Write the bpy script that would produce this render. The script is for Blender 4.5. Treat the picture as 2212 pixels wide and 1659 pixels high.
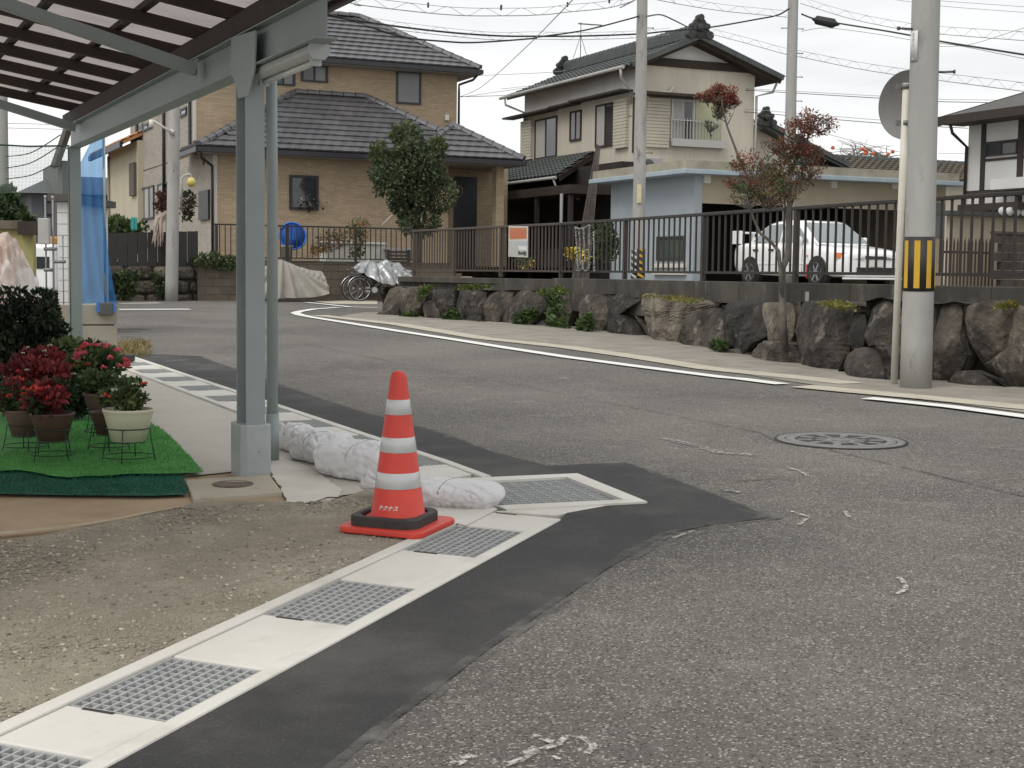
import bpy, bmesh, math, random
import numpy as np
from mathutils import Vector as V, Matrix, noise
random.seed(7)
for _o in list(bpy.data.objects): bpy.data.objects.remove(_o)
sc = bpy.context.scene
C = sc.collection
# ------------------------------------------------------------------ camera, light
F, CX, CY, ZC = 3100.0, 1106.0, 829.5, 1.37
PITCH, ROLL = math.atan((829.5-590)/F), 0.012
cam = bpy.data.cameras.new('camera'); camo = bpy.data.objects.new('camera', cam); C.objects.link(camo)
CM = Matrix.Rotation(math.pi/2-PITCH, 3, 'X') @ Matrix.Rotation(ROLL, 3, 'Z')
camo.matrix_world = Matrix.Translation((0, 0, ZC)) @ CM.to_4x4()
cam.sensor_width = 36; cam.lens = F/2212*36; cam.clip_start = .05; cam.clip_end = 2000
sc.camera = camo
sc.render.resolution_x, sc.render.resolution_y = 1024, 768
W = bpy.data.worlds.new('World'); sc.world = W; W.use_nodes = True
nt = W.node_tree; nt.nodes.clear()
SUN_EL, SUN_AZ = math.radians(52), math.radians(215)
out = nt.nodes.new('ShaderNodeOutputWorld'); bg = nt.nodes.new('ShaderNodeBackground'); nt.links.new(bg.outputs[0], out.inputs[0])
sky = nt.nodes.new('ShaderNodeTexSky'); sky.sky_type = 'NISHITA'; sky.sun_disc = False
sky.sun_elevation = SUN_EL; sky.sun_rotation = SUN_AZ
mulS = nt.nodes.new('ShaderNodeVectorMath'); mulS.operation = 'SCALE'; mulS.inputs['Scale'].default_value = .08
nt.links.new(sky.outputs[0], mulS.inputs[0])
tc = nt.nodes.new('ShaderNodeTexCoord'); mp = nt.nodes.new('ShaderNodeMapping'); mp.inputs['Scale'].default_value = (1.2, 1.2, 7)
nt.links.new(tc.outputs['Generated'], mp.inputs[0])
nz = nt.nodes.new('ShaderNodeTexNoise'); nz.inputs['Scale'].default_value = 1.5; nz.inputs['Detail'].default_value = 7; nz.inputs['Roughness'].default_value = .55
nt.links.new(mp.outputs[0], nz.inputs[0])
rp = nt.nodes.new('ShaderNodeValToRGB'); rp.color_ramp.elements[0].position = .36; rp.color_ramp.elements[1].position = .62
rp.color_ramp.elements[0].color = (.72, .735, .755, 1); rp.color_ramp.elements[1].color = (1.0, 1.0, .99, 1)
nt.links.new(nz.outputs[0], rp.inputs[0])
mxS = nt.nodes.new('ShaderNodeMix'); mxS.data_type = 'RGBA'; mxS.inputs['Factor'].default_value = .95
nt.links.new(mulS.outputs[0], mxS.inputs['A']); nt.links.new(rp.outputs[0], mxS.inputs['B']); nt.links.new(mxS.outputs['Result'], bg.inputs[0])
bg.inputs[1].default_value = 1.0
sun = bpy.data.lights.new('sun', 'SUN'); sun.energy = 1.4; sun.angle = math.radians(32); sun.color = (1, .965, .92)
suno = bpy.data.objects.new('sun', sun); C.objects.link(suno)
# sun stands behind the camera, high, a little to the left
_d = V((-.42, -.55, 0)).normalized()*math.cos(SUN_EL); _d.z = math.sin(SUN_EL)
suno.rotation_euler = _d.to_track_quat('Z', 'Y').to_euler(); suno.location = (0, 0, 30)
sc.view_settings.view_transform = 'Standard'; sc.view_settings.look = 'None'; sc.view_settings.exposure = 0.2; sc.view_settings.gamma = 1
# ------------------------------------------------------------------ where things stand
# The survey of the place: sight lines from the camera position meet the ground or a wall plane,
# which gives every thing its real position and size in metres.
RR = 2212/4032
YB, S1, S2 = 8.0, .035, .012
def gz(y): return S1*y if y < YB else S1*YB+S2*(y-YB)
def ray(u, v):
    d = CM @ V(((u-CX)/F, -(v-CY)/F, -1)); return d/d.y
def P(u, v, Y): return V((0, 0, ZC))+ray(u, v)*Y
def G(u, v, o=0.):
    d = ray(u, v); y = (o-ZC)/(d.z-S1)
    if y > YB or y < 0: y = (o+S1*YB-S2*YB-ZC)/(d.z-S2)
    return V((0, 0, ZC))+d*y
def K(x0, y0, w, Wd=2212): return lambda x, y: ((x0+x*w/Wd)*RR, (y0+y*w/Wd)*RR)
A1 = K(0, 0, 1350); A2 = K(1100, 0, 1050, 2205); A3 = K(1900, 0, 1250, 2206); A4 = K(2900, 0, 1132, 2209)
A5 = K(0, 700, 1150); A6 = K(950, 750, 1050, 2205); A7 = K(1900, 750, 1050, 2205); A8 = K(2800, 700, 1232)
B1 = K(0, 1300, 1200); B2 = K(800, 1350, 1200); B3 = K(1500, 1700, 1600); B4 = K(0, 2000, 1400); B5 = K(2900, 1500, 1132, 2209)
B6 = K(1200, 2600, 1400); B7 = K(400, 450, 560); B8 = K(0, 850, 480)
def xy(p): return (p[0], p[1])
# ------------------------------------------------------------------ helpers
ORG = {}
def tag(o, label=None, cat=None, group=None, kind=None):
    if label: o['label'] = label
    if cat: o['category'] = cat
    if group: o['group'] = group
    if kind: o['kind'] = kind
    return o
def thing(name, loc, label=None, cat=None, group=None):
    o = bpy.data.objects.new(name, None); C.objects.link(o); o.location = loc; o.empty_display_size = .1
    ORG[o] = V(loc); tag(o, label, cat, group); return o
def link(name, me, parent=None, loc=(0, 0, 0), rot=None, scale=None):
    o = bpy.data.objects.new(name, me); C.objects.link(o)
    o.location = loc
    if rot is not None: o.rotation_euler = rot
    if scale is not None: o.scale = scale
    if parent: o.parent = parent
    ORG[o] = (ORG[parent] if parent else V((0, 0, 0)))+V(loc)
    return o
def put(name, me, parent, M):
    """an object with its own mesh placed by a world matrix under a parent that is not rotated"""
    o = bpy.data.objects.new(name, me); C.objects.link(o); o.parent = parent
    M = M.copy(); M.translation = M.translation-(ORG[parent] if parent else V((0, 0, 0)))
    o.matrix_basis = M; ORG[o] = V((0, 0, 0)); return o
def copy_tree(o, parent=None):
    c = o.copy(); C.objects.link(c); c.parent = parent
    ORG[c] = ORG.get(o, V((0, 0, 0)))
    for ch in list(o.children): copy_tree(ch, c)
    return c
class MB:
    def __init__(s): s.v = []; s.f = []; s.sm = []
    def add(s, vs, fs, M=None, smooth=False):
        b = len(s.v)
        s.v += [tuple(M @ V(p)) if M is not None else tuple(p) for p in vs]
        s.f += [tuple(i+b for i in f) for f in fs]; s.sm += [smooth]*len(fs); return s
    def bx(s, x0, x1, y0, y1, z0, z1, M=None):
        vs = [(x, y, z) for z in (z0, z1) for y in (y0, y1) for x in (x0, x1)]
        return s.add(vs, [(0, 2, 3, 1), (4, 5, 7, 6), (0, 1, 5, 4), (2, 6, 7, 3), (0, 4, 6, 2), (1, 3, 7, 5)], M)
    def bar(s, a, b, w, h, up=(0, 0, 1)):
        a, b = V(a), V(b); d = (b-a).normalized(); x = d.cross(V(up))
        if x.length < 1e-4: x = d.cross(V((1, 0, 0)))
        x.normalize(); y = x.cross(d).normalized(); q = []
        for p in (a, b):
            for i, j in ((-1, -1), (1, -1), (1, 1), (-1, 1)): q.append(p+x*(i*w/2)+y*(j*h/2))
        return s.add(q, [(3, 2, 1, 0), (4, 5, 6, 7), (0, 1, 5, 4), (1, 2, 6, 5), (2, 3, 7, 6), (3, 0, 4, 7)])
    def tube(s, pts, r, n=8, caps=True):
        pts = [V(p) for p in pts]; m = len(pts); rs = r if isinstance(r, (list, tuple)) else [r]*m
        vs = []; px = None
        for i, p in enumerate(pts):
            d = (pts[min(i+1, m-1)]-pts[max(i-1, 0)]).normalized()
            if px is None: px = d.cross(V((0, 0, 1)) if abs(d.z) < .95 else V((1, 0, 0))).normalized()
            else: px = (px-d*px.dot(d)).normalized()
            py = d.cross(px)
            for k in range(n):
                a = 2*math.pi*k/n; vs.append(p+(px*math.cos(a)+py*math.sin(a))*rs[i])
        fs = [(i*n+k, i*n+(k+1) % n, (i+1)*n+(k+1) % n, (i+1)*n+k) for i in range(m-1) for k in range(n)]
        s.add(vs, fs, None, True)
        if caps:
            b = len(s.v)-m*n
            s.f += [tuple(b+k for k in reversed(range(n))), tuple(b+(m-1)*n+k for k in range(n))]; s.sm += [False, False]
        return s
    def lathe(s, prof, c=(0, 0, 0), n=24, M=None, smooth=True):
        vs = []; c = V(c)
        for r, z in prof:
            for k in range(n):
                a = 2*math.pi*k/n; vs.append(c+V((r*math.cos(a), r*math.sin(a), z)))
        fs = [(i*n+k, i*n+(k+1) % n, (i+1)*n+(k+1) % n, (i+1)*n+k) for i in range(len(prof)-1) for k in range(n)]
        if prof[0][0] > 1e-5: fs.append(tuple(reversed(range(n))))
        if prof[-1][0] > 1e-5: fs.append(tuple((len(prof)-1)*n+k for k in range(n)))
        return s.add(vs, fs, M, smooth)
    def ext(s, poly, z0, z1, M=None):
        n = len(poly); A = sum(poly[i][0]*poly[(i+1) % n][1]-poly[(i+1) % n][0]*poly[i][1] for i in range(n))
        if A < 0: poly = poly[::-1]
        vs = [(p[0], p[1], z0) for p in poly]+[(p[0], p[1], z1) for p in poly]
        return s.add(vs, [tuple(reversed(range(n))), tuple(range(n, 2*n))]+[(i, (i+1) % n, n+(i+1) % n, n+i) for i in range(n)], M)
    def slab(s, poly, t):
        """plate of thickness t (downwards along its normal) from a 3D polygon"""
        q = [V(p) for p in poly]; nn = (q[1]-q[0]).cross(q[2]-q[0]).normalized()
        if nn.z < 0: q = q[::-1]; nn = -nn
        n = len(q)
        return s.add(q+[p-nn*t for p in q], [tuple(range(n)), tuple(reversed(range(n, 2*n)))]+[(i, n+i, n+(i+1) % n, (i+1) % n) for i in range(n)])
    def me(s, name, mt=None, org=V((0, 0, 0))):
        m = bpy.data.meshes.new(name); o = V(org)
        m.from_pydata([tuple(V(p)-o) for p in s.v], [], s.f); m.polygons.foreach_set('use_smooth', s.sm)
        if mt: m.materials.append(mt)
        m.update(); return m
    def build(s, name, mt, parent=None, at=None, bevel=0, seg=2, smooth_angle=None):
        org = ORG[parent] if parent else V(at or (0, 0, 0))
        o = link(name, s.me(name, mt, org), parent, (0, 0, 0) if parent else org)
        if bevel:
            b = o.modifiers.new('bevel', 'BEVEL'); b.width = bevel; b.segments = seg; b.limit_method = 'ANGLE'; b.angle_limit = .7
        return o
def npmesh(name, v, f, mt, smooth=False, mi=None):
    """fast mesh from numpy: v (n,3), f (m,k)"""
    m = bpy.data.meshes.new(name); v = np.asarray(v, np.float32); f = np.asarray(f, np.int32); k = f.shape[1]
    m.vertices.add(len(v)); m.vertices.foreach_set('co', v.ravel())
    m.loops.add(f.size); m.loops.foreach_set('vertex_index', f.ravel())
    m.polygons.add(len(f)); m.polygons.foreach_set('loop_start', np.arange(0, f.size, k, dtype=np.int32)); m.polygons.foreach_set('loop_total', np.full(len(f), k, np.int32))
    if smooth: m.polygons.foreach_set('use_smooth', np.ones(len(f), bool))
    for x in (mt if isinstance(mt, (list, tuple)) else [mt]): m.materials.append(x)
    if mi is not None: m.polygons.foreach_set('material_index', np.asarray(mi, np.int32))
    m.update(calc_edges=True); return m
# ------------------------------------------------------------------ materials
MATS = {}
def mat(name, c, c2=None, scale=3., rough=.8, bump=0., bscale=None, metal=0., spec=.5, rnd=0., detail=5, lo=.35, hi=.65, stretch=None, c3=None, s3=20., l3=.6, h3=.7, alpha=1., trans=0., coat=0., bdist=.01):
    if name in MATS: return MATS[name]
    m = bpy.data.materials.new(name); m.use_nodes = True; t = m.node_tree; N = t.nodes; L = t.links; b = N['Principled BSDF']
    MATS[name] = m
    b.inputs['Roughness'].default_value = rough; b.inputs['Metallic'].default_value = metal; b.inputs['Specular IOR Level'].default_value = spec
    b.inputs['Alpha'].default_value = alpha; b.inputs['Transmission Weight'].default_value = trans; b.inputs['Coat Weight'].default_value = coat
    g = N.new('ShaderNodeNewGeometry'); pos = g.outputs['Position']
    if stretch:
        mp = N.new('ShaderNodeMapping'); mp.inputs['Scale'].default_value = stretch; L.new(pos, mp.inputs[0]); pos = mp.outputs[0]
    col = N.new('ShaderNodeRGB'); col.outputs[0].default_value = (*c, 1); cur = col.outputs[0]
    def nzr(sc_, lo_, hi_, dt=detail):
        n = N.new('ShaderNodeTexNoise'); n.inputs['Scale'].default_value = sc_; n.inputs['Detail'].default_value = dt; n.inputs['Roughness'].default_value = .6; L.new(pos, n.inputs['Vector'])
        r = N.new('ShaderNodeMapRange'); r.inputs[1].default_value = lo_; r.inputs[2].default_value = hi_; L.new(n.outputs[0], r.inputs[0]); return r.outputs[0], n.outputs[0]
    def mixc(f, a, bcol):
        mx = N.new('ShaderNodeMix'); mx.data_type = 'RGBA'; L.new(f, mx.inputs['Factor']); L.new(a, mx.inputs['A'])
        if isinstance(bcol, tuple): mx.inputs['B'].default_value = (*bcol, 1)
        else: L.new(bcol, mx.inputs['B'])
        return mx.outputs['Result']
    if c2: f, raw = nzr(scale, lo, hi); cur = mixc(f, cur, c2)
    if c3: f, raw = nzr(s3, l3, h3); cur = mixc(f, cur, c3)
    if rnd:
        oi = N.new('ShaderNodeObjectInfo'); mr = N.new('ShaderNodeMapRange'); mr.inputs[3].default_value = 1-rnd; mr.inputs[4].default_value = 1+rnd; L.new(oi.outputs['Random'], mr.inputs[0])
        vm = N.new('ShaderNodeVectorMath'); vm.operation = 'SCALE'; L.new(cur, vm.inputs[0]); L.new(mr.outputs[0], vm.inputs['Scale']); cur = vm.outputs[0]
    L.new(cur, b.inputs['Base Color'])
    if bump:
        n = N.new('ShaderNodeTexNoise'); n.inputs['Scale'].default_value = bscale or scale*6; n.inputs['Detail'].default_value = 6; L.new(pos, n.inputs['Vector'])
        bp = N.new('ShaderNodeBump'); bp.inputs['Strength'].default_value = bump; bp.inputs['Distance'].default_value = bdist; L.new(n.outputs[0], bp.inputs['Height']); L.new(bp.outputs[0], b.inputs['Normal'])
    m['_cur'] = 0
    return m
def leafmat(name, c, c2, rough=.55, scale=9., trans=.25):
    """leaf: colour varies leaf clump by leaf clump, a little light passes through"""
    if name in MATS: return MATS[name]
    m = mat(name, c, c2, scale=scale, rough=rough, spec=.35); t = m.node_tree; b = t.nodes['Principled BSDF']; o = t.nodes['Material Output']
    tr = t.nodes.new('ShaderNodeBsdfTranslucent'); mx = t.nodes.new('ShaderNodeMixShader'); mx.inputs[0].default_value = trans
    src = b.inputs['Base Color'].links[0].from_socket; t.links.new(src, tr.inputs[0])
    t.links.new(b.outputs[0], mx.inputs[1]); t.links.new(tr.outputs[0], mx.inputs[2]); t.links.new(mx.outputs[0], o.inputs[0]); return m
def speckle(m, scale, amt, lightc, darkc, thr=.86, dthr=.18):
    """grains of aggregate: voronoi cells lighter or darker than the binder, with relief"""
    t = m.node_tree; N = t.nodes; L = t.links; b = N['Principled BSDF']; src = b.inputs['Base Color'].links[0].from_socket
    g = N.new('ShaderNodeNewGeometry'); vo = N.new('ShaderNodeTexVoronoi'); vo.inputs['Scale'].default_value = scale; L.new(g.outputs['Position'], vo.inputs['Vector'])
    sp = N.new('ShaderNodeSeparateColor'); L.new(vo.outputs['Color'], sp.inputs[0])
    for sock, a_, b_, colr in ((sp.outputs[0], thr, min(thr+.12, 1.), lightc), (sp.outputs[1], dthr, max(dthr-.12, 0), darkc)):
        r = N.new('ShaderNodeMapRange'); r.inputs[1].default_value = a_; r.inputs[2].default_value = b_; r.inputs[4].default_value = amt; L.new(sock, r.inputs[0])
        mx = N.new('ShaderNodeMix'); mx.data_type = 'RGBA'; L.new(r.outputs[0], mx.inputs['Factor']); L.new(src, mx.inputs['A']); mx.inputs['B'].default_value = (*colr, 1); src = mx.outputs['Result']
    L.new(src, b.inputs['Base Color'])
    bp = N.new('ShaderNodeBump'); bp.inputs['Strength'].default_value = .5; bp.inputs['Distance'].default_value = .006; bp.invert = True; L.new(vo.outputs['Distance'], bp.inputs['Height'])
    if b.inputs['Normal'].links: L.new(b.inputs['Normal'].links[0].from_socket, bp.inputs['Normal'])
    L.new(bp.outputs[0], b.inputs['Normal']); return m
def broken(m, scale, lo, hi):
    """thin worn coat: the coat is missing where the noise is low"""
    t = m.node_tree; N = t.nodes; L = t.links; b = N['Principled BSDF']; g = N.new('ShaderNodeNewGeometry'); n = N.new('ShaderNodeTexNoise'); n.inputs['Scale'].default_value = scale; n.inputs['Detail'].default_value = 6; n.inputs['Roughness'].default_value = .65
    L.new(g.outputs['Position'], n.inputs['Vector']); r = N.new('ShaderNodeMapRange'); r.inputs[1].default_value = lo; r.inputs[2].default_value = hi; L.new(n.outputs[0], r.inputs[0]); L.new(r.outputs[0], b.inputs['Alpha']); return m
def sheet(name, poly, off, mt, kind='structure', sub=0, parent=None, wob=0.):
    """ground sheet: polygon laid on the ground at height off above it"""
    bm = bmesh.new(); vs = [bm.verts.new((p[0], p[1], 0)) for p in poly]; bm.faces.new(vs)
    def cut(co, no): bmesh.ops.bisect_plane(bm, geom=bm.verts[:]+bm.edges[:]+bm.faces[:], plane_co=co, plane_no=no)
    ys = [p[1] for p in poly]
    if min(ys) < YB < max(ys): cut((0, YB, 0), (0, 1, 0))
    if sub:
        xs = [p[0] for p in poly]
        for i in range(int(min(xs)/sub), int(max(xs)/sub)+1): cut((i*sub, 0, 0), (1, 0, 0))
        for i in range(int(min(ys)/sub), int(max(ys)/sub)+1): cut((0, i*sub, 0), (0, 1, 0))
    bmesh.ops.triangulate(bm, faces=bm.faces[:])
    for v in bm.verts: v.co.z = gz(v.co.y)+off+(wob*noise.noise(V((v.co.x*3, v.co.y*3, 1))) if wob else 0)
    bmesh.ops.recalc_face_normals(bm, faces=bm.faces[:])
    for f in bm.faces:
        if f.normal.z < 0: f.normal_flip()
    m = bpy.data.meshes.new(name); bm.to_mesh(m); bm.free(); m.materials.append(mt)
    o = link(name, m, parent)
    if kind: o['kind'] = kind
    return o
def ragged(poly, step, amp, seed=0):
    """resample a closed polygon and roughen its outline"""
    outp = []; n = len(poly)
    for i in range(n):
        a, b = V(poly[i][:2]), V(poly[(i+1) % n][:2]); k = max(1, int((b-a).length/step)); nrm = V((-(b-a).y, (b-a).x)).normalized()
        for j in range(k):
            p = a.lerp(b, j/k); w = noise.noise(V((p.x*4, p.y*4, seed)))*amp+noise.noise(V((p.x*17, p.y*17, seed)))*amp*.5
            outp.append(p+nrm*w if j else p)
    return outp
TH = math.radians(24.5)
EX, EY = V((math.cos(TH), math.sin(TH), 0)), V((-math.sin(TH), math.cos(TH), 0))   # the two directions of the street grid
class Frame:
    """local frame of a building: x along its front, y inwards, z up"""
    def __init__(s, o, ex=EX, ey=EY): s.o = V(o); s.ex = ex; s.ey = ey
    @property
    def M(s): return Matrix(((s.ex.x, s.ey.x, 0, s.o.x), (s.ex.y, s.ey.y, 0, s.o.y), (0, 0, 1, s.o.z), (0, 0, 0, 1)))
    def w(s, x, y, z): return s.o+s.ex*x+s.ey*y+V((0, 0, z))
    def fx(s, u, v, y=0.):
        """meet of a sight line with the plane y=const: (x, z)"""
        d = ray(u, v); c = V((0, 0, ZC)); p0 = s.o+s.ey*y; t = (p0-c).dot(s.ey)/d.dot(s.ey); q = c+d*t-s.o; return q.dot(s.ex), q.z
    def fy(s, u, v, x=0.):
        d = ray(u, v); c = V((0, 0, ZC)); p0 = s.o+s.ex*x; t = (p0-c).dot(s.ex)/d.dot(s.ex); q = c+d*t-s.o; return q.dot(s.ey), q.z
# ================================================================== ground
m_ground = mat('earth', (.17, .14, .105), (.12, .10, .075), scale=.8, rough=.95, bump=.4, bscale=12)
m_road = speckle(mat('asphalt_old', (.160, .147, .130), (.092, .084, .075), scale=.45, rough=.88, bump=.25, bscale=160, c3=(.20, .183, .158), s3=5, l3=.56, h3=.75), 150, .75, (.45, .42, .37), (.030, .026, .023), thr=.84, dthr=.24)
m_fresh = speckle(mat('asphalt_fresh', (.027, .027, .027), (.043, .042, .041), scale=2.2, rough=.8, bump=.3, bscale=240, c3=(.12, .115, .105), s3=1.5, l3=.50, h3=.85), 190, .5, (.10, .10, .098), (.015, .015, .015), thr=.9)
m_conc_new = mat('concrete_new', (.71, .69, .63), (.64, .62, .56), scale=2.5, rough=.85, bump=.12, bscale=60, c3=(.50, .47, .40), s3=3.5, l3=.54, h3=.85)
m_apron = mat('concrete_apron', (.56, .53, .47), (.49, .46, .40), scale=1.6, rough=.88, bump=.12, bscale=50)
m_gravelbed = mat('gravel_bed', (.36, .32, .245), (.26, .23, .175), scale=4, rough=.97, bump=.8, bscale=70, bdist=.02, c3=(.44, .40, .32), s3=1.8, l3=.48, h3=.72)
m_dirt = mat('dirt', (.46, .35, .225), (.34, .245, .15), scale=2.2, rough=.95, bump=.5, bscale=45)
m_line = mat('road_paint', (.80, .79, .75), (.72, .71, .67), scale=5, rough=.75, bump=.2, bscale=90, c3=(.36, .345, .32), s3=22, l3=.66, h3=.80)
m_worn = mat('worn_paint', (.50, .48, .44), (.17, .16, .145), scale=26, rough=.85, lo=.42, hi=.58); broken(m_worn, 40, .45, .6)
m_chalk = mat('chalk', (.66, .64, .60), (.46, .44, .41), scale=34, rough=.9, lo=.36, hi=.64); broken(m_chalk, 44, .42, .60)
m_beige = mat('paving_beige', (.50, .455, .36), (.42, .38, .30), scale=3, rough=.9, bump=.15, bscale=50, c3=(.26, .23, .18), s3=7, l3=.6, h3=.75)
m_verge = mat('verge', (.30, .275, .235), (.215, .195, .165), scale=2.5, rough=.95, bump=.4, bscale=40)
sheet('ground', [(-160, -12), (160, -12), (160, 420), (-160, 420)], -.55, m_ground)
# gutter along the front edge of the yard: axis from the surveyed grating corners
strip_done = 0
d1 = V((.373, .928, 0)).normalized(); n1 = V((.928, -.373, 0)).normalized()
q0 = V((-.930, 3.832, 0))                       # near road-side corner of one grating
def g1(t, s): p = q0+d1*t-n1*s; return V((p.x, p.y, gz(p.y)))     # s: 0 road side .. .335 yard side
d2 = V((-.4415, .897, 0)).normalized(); n2 = V((.897, .4415, 0)).normalized()
r0 = V((-.091, 7.652, 0))
def g2(t, s): p = r0+d2*t-n2*s; return V((p.x, p.y, gz(p.y)))
T1A, T1B = -2.6, 3.02
T2A, T2B = 0.05, 9.35
E_in = [V((-.266, 7.45, 0)), V((.299, 7.65, 0)), V((.559, 7.039, 0)), V((-.084, 6.84, 0))]
E_out = [V((-.494, 7.542, 0)), V((.363, 7.767, 0)), V((.672, 6.99, 0)), V((.300, 6.925, 0))]
# road: everything on the street side of the gutters
road_poly = [xy(g1(-2.8, -.12)), (60, -3), (60, 9), (14, 9), (4.3, 11.2), (3.0, 13.5), (.9, 18.5), (-1.3, 22.9), (-2.9, 27.3), (-1.8, 30.6), (40, 46), (40, 52), (-2.0, 38.2), (-9, 35.1), (-40, 21), (-40, 12), (-9.2, 24.4), (-4.75, 15.9), (-3.75, 16.1), xy(g2(T2B, -.12)), xy(g2(.55, -.12)), (.40, 7.82), (.73, 6.96), (.42, 6.80), xy(g1(2.6, -.12))]
sheet('road', road_poly, 0, m_road, sub=4)
patch = [xy(g1(-2.75, -.062)), xy(G(*B3(-260, 1860))), xy(G(*B3(0, 1640))), xy(G(*B3(600, 1180))), xy(G(*B3(1200, 770))), xy(G(*B3(1560, 560))), xy(G(*B3(1800, 510))), xy(G(*B3(2130, 470))), xy(G(*B3(1750, 320))), xy(G(*B3(1330, 170))), xy(G(*B3(900, 190))), xy(G(*B3(600, 110))), xy(G(*B3(300, 0))), xy(G(*B2(1100, 490))), xy(G(*B2(560, 310))), xy(G(*B2(0, 110))), xy(G(*B1(1450, 190))), xy(G(*B1(1120, 178))), xy(g2(T2B, .01)), xy(g2(.30, .01)), (-.05, 7.60), (.36, 7.74), (.665, 6.98), (.30, 6.87), xy(g1(2.95, -.055))]
sheet('road_patch', ragged(patch, .12, .006, 3), .005, m_fresh)
m_dust = broken(mat('patch_dust', (.20, .19, .175), (.13, .125, .118), scale=9, rough=.9, bump=.3, bscale=90), 6, .38, .80)
edge_dust = [V((p[0], p[1], 0)) for p in patch[1:19]]
# yard surfaces
sheet('dirt_strip', [(-9, 2.4), xy(g1(-2.8, .5)), xy(g1(3.0, .41)), (-.30, 7.0), (-.75, 7.75), (-1.3, 7.9), (-9, 7.9)], -.012, m_dirt)
sheet('concrete_apron', [(-9.5, 7.3), (-2.3, 7.45), (-1.75, 7.62), xy(G(*B2(490, 900))), xy(G(*B2(600, 1120))), xy(G(*B2(760, 1160))), xy(G(*B2(900, 1150))), xy(G(*B2(1010, 1100))), (-.62, 7.35), (-.56, 7.60), xy(g2(.15, .40)), xy(g2(T2B, .40)), (-4.5, 15.9), (-12, 16.0)], -.004, m_apron)
grav = [(-9, 2.4), xy(g1(-2.8, .40)), xy(g1(2.75, .40)), (-.42, 6.78), (-.55, 7.05), xy(G(*B2(1180, 1070))), xy(G(*B2(1000, 1130))), xy(G(*B2(800, 1180))), xy(G(*B2(560, 1150))), xy(G(*B1(1420, 1250))), xy(G(*B1(1180, 1310))), xy(G(*B1(900, 1380))), xy(G(*B1(600, 1430))), xy(G(*B1(300, 1500))), xy(G(*B1(0, 1530))), (-3.6, 5.3), (-9, 4.2)]
sheet('gravel_bed', ragged(grav, .1, .02, 5), .004, m_gravelbed, sub=.5, wob=.006)
m_mortar = mat('mortar_new', (.70, .67, .60), (.60, .575, .51), scale=4, rough=.9, bump=.25, bscale=30)
sheet('mortar_bed', ragged([xy(G(*B2(*q))) for q in [(480, 860), (560, 830), (700, 870), (860, 960), (1000, 1060), (980, 1120), (900, 1120), (820, 1150), (700, 1170), (600, 1165), (560, 1080), (510, 980)]], .03, .03, 8), .001, m_mortar, sub=.2, wob=.006)
strip_later = 1
# beige paving band and verge in front of the stone wall, white edge lines
def strip(name, pts, w, off, mt, parent=None, taper=None):
    """painted or paved strip of width w along the ground polyline pts"""
    L_, R_ = [], []
    for i, p in enumerate(pts):
        a, b = V(pts[max(i-1, 0)][:2]), V(pts[min(i+1, len(pts)-1)][:2]); d = (b-a).normalized(); n = V((-d.y, d.x)); q = V(p[:2]); ww = w if not taper else w*taper[i]
        L_.append(q+n*ww/2); R_.append(q-n*ww/2)
    return sheet(name, L_+R_[::-1], off, mt, kind='structure')
strip('edging', [G(*B1(*q)) for q in [(-500, 1530), (0, 1492), (300, 1462), (600, 1428), (850, 1385), (1100, 1335), (1350, 1290)]], .05, .012, mat('edging_concrete', (.55, .48, .34), (.42, .36, .25), scale=9, rough=.95), taper=[1.2, 1.1, .9, .7, .5, .4, .2])
sheet('verge', [(12, 7.5), (4.05, 11.25), (2.95, 13.3), (.85, 18.4), (-1.4, 22.9), (-3.3, 27.3), (-3.0, 29.2), (-1.6, 30.8), (2, 31), (6, 24), (6.5, 14), (14, 10)], .006, m_verge, sub=3)
pv = [G(*q) for q in [A6(640, 1035), A6(1300, 1110), A7(0, 1225), A7(700, 1300), A7(1300, 1385), A8(0, 1355), A8(700, 1425), A8(1000, 1460)]]
strip('paving_band', pv, .34, .010, m_beige)
pv2 = [G(*q) for q in [A8(640, 1480), A8(1000, 1515), A8(1450, 1555), A8(1900, 1600), A8(2300, 1640)]]
strip('paving_band', pv2, .34, .012, m_beige)
wl = [G(*q) for q in [A6(800, 972), A6(600, 985), A6(480, 1005), A6(445, 1018), A6(490, 1035), A6(600, 1055), A6(850, 1095), A6(1300, 1168), A6(1800, 1245), A6(2205, 1310), A7(700, 1385), A7(1300, 1465), A7(2000, 1555), A8(200, 1428), A8(505, 1467)]]
strip('edge_line', wl, .19, .014, m_line)
wl = [G(*q) for q in [A8(1105, 1568), A8(1400, 1598), A8(1700, 1630), (2212, 903), (2400, 928)]]
strip('edge_line', wl, .19, .016, m_line)
strip('edge_line', [G(*q) for q in [A6(540, 930), A6(700, 945), A6(900, 968), A6(1130, 972)]], .16, .015, m_line)
strip('stop_line', [G(257, 669), G(410, 668.5)], .42, .008, m_line)
strip('edge_line', [G(257, 656), G(345, 655)], .3, .008, m_line)
sheet('paving_corner', [xy(G(*q)) for q in [A6(600, 920), A6(1125, 908), A6(1125, 945), A6(760, 940)]], .010, m_beige)
rd = random.Random(5); dd_ = []
for a, b in zip(edge_dust, edge_dust[1:]):
    k = max(1, int((b-a).length/.15)); dd_ += [a.lerp(b, i/k) for i in range(k)]
strip('patch_edge', dd_, .10, .0062, m_dust, taper=[.5+.9*abs(noise.noise(V((p.x*3, p.y*3, 2))))*1.6 for p in dd_])
sheet('pit_surround', [(-.20, 6.40), (-.06, 6.78), (-.29, 7.46), (-.62, 7.56), (-.66, 7.30), (-.50, 6.95), (-.40, 6.62)], .009, m_conc_new)
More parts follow.
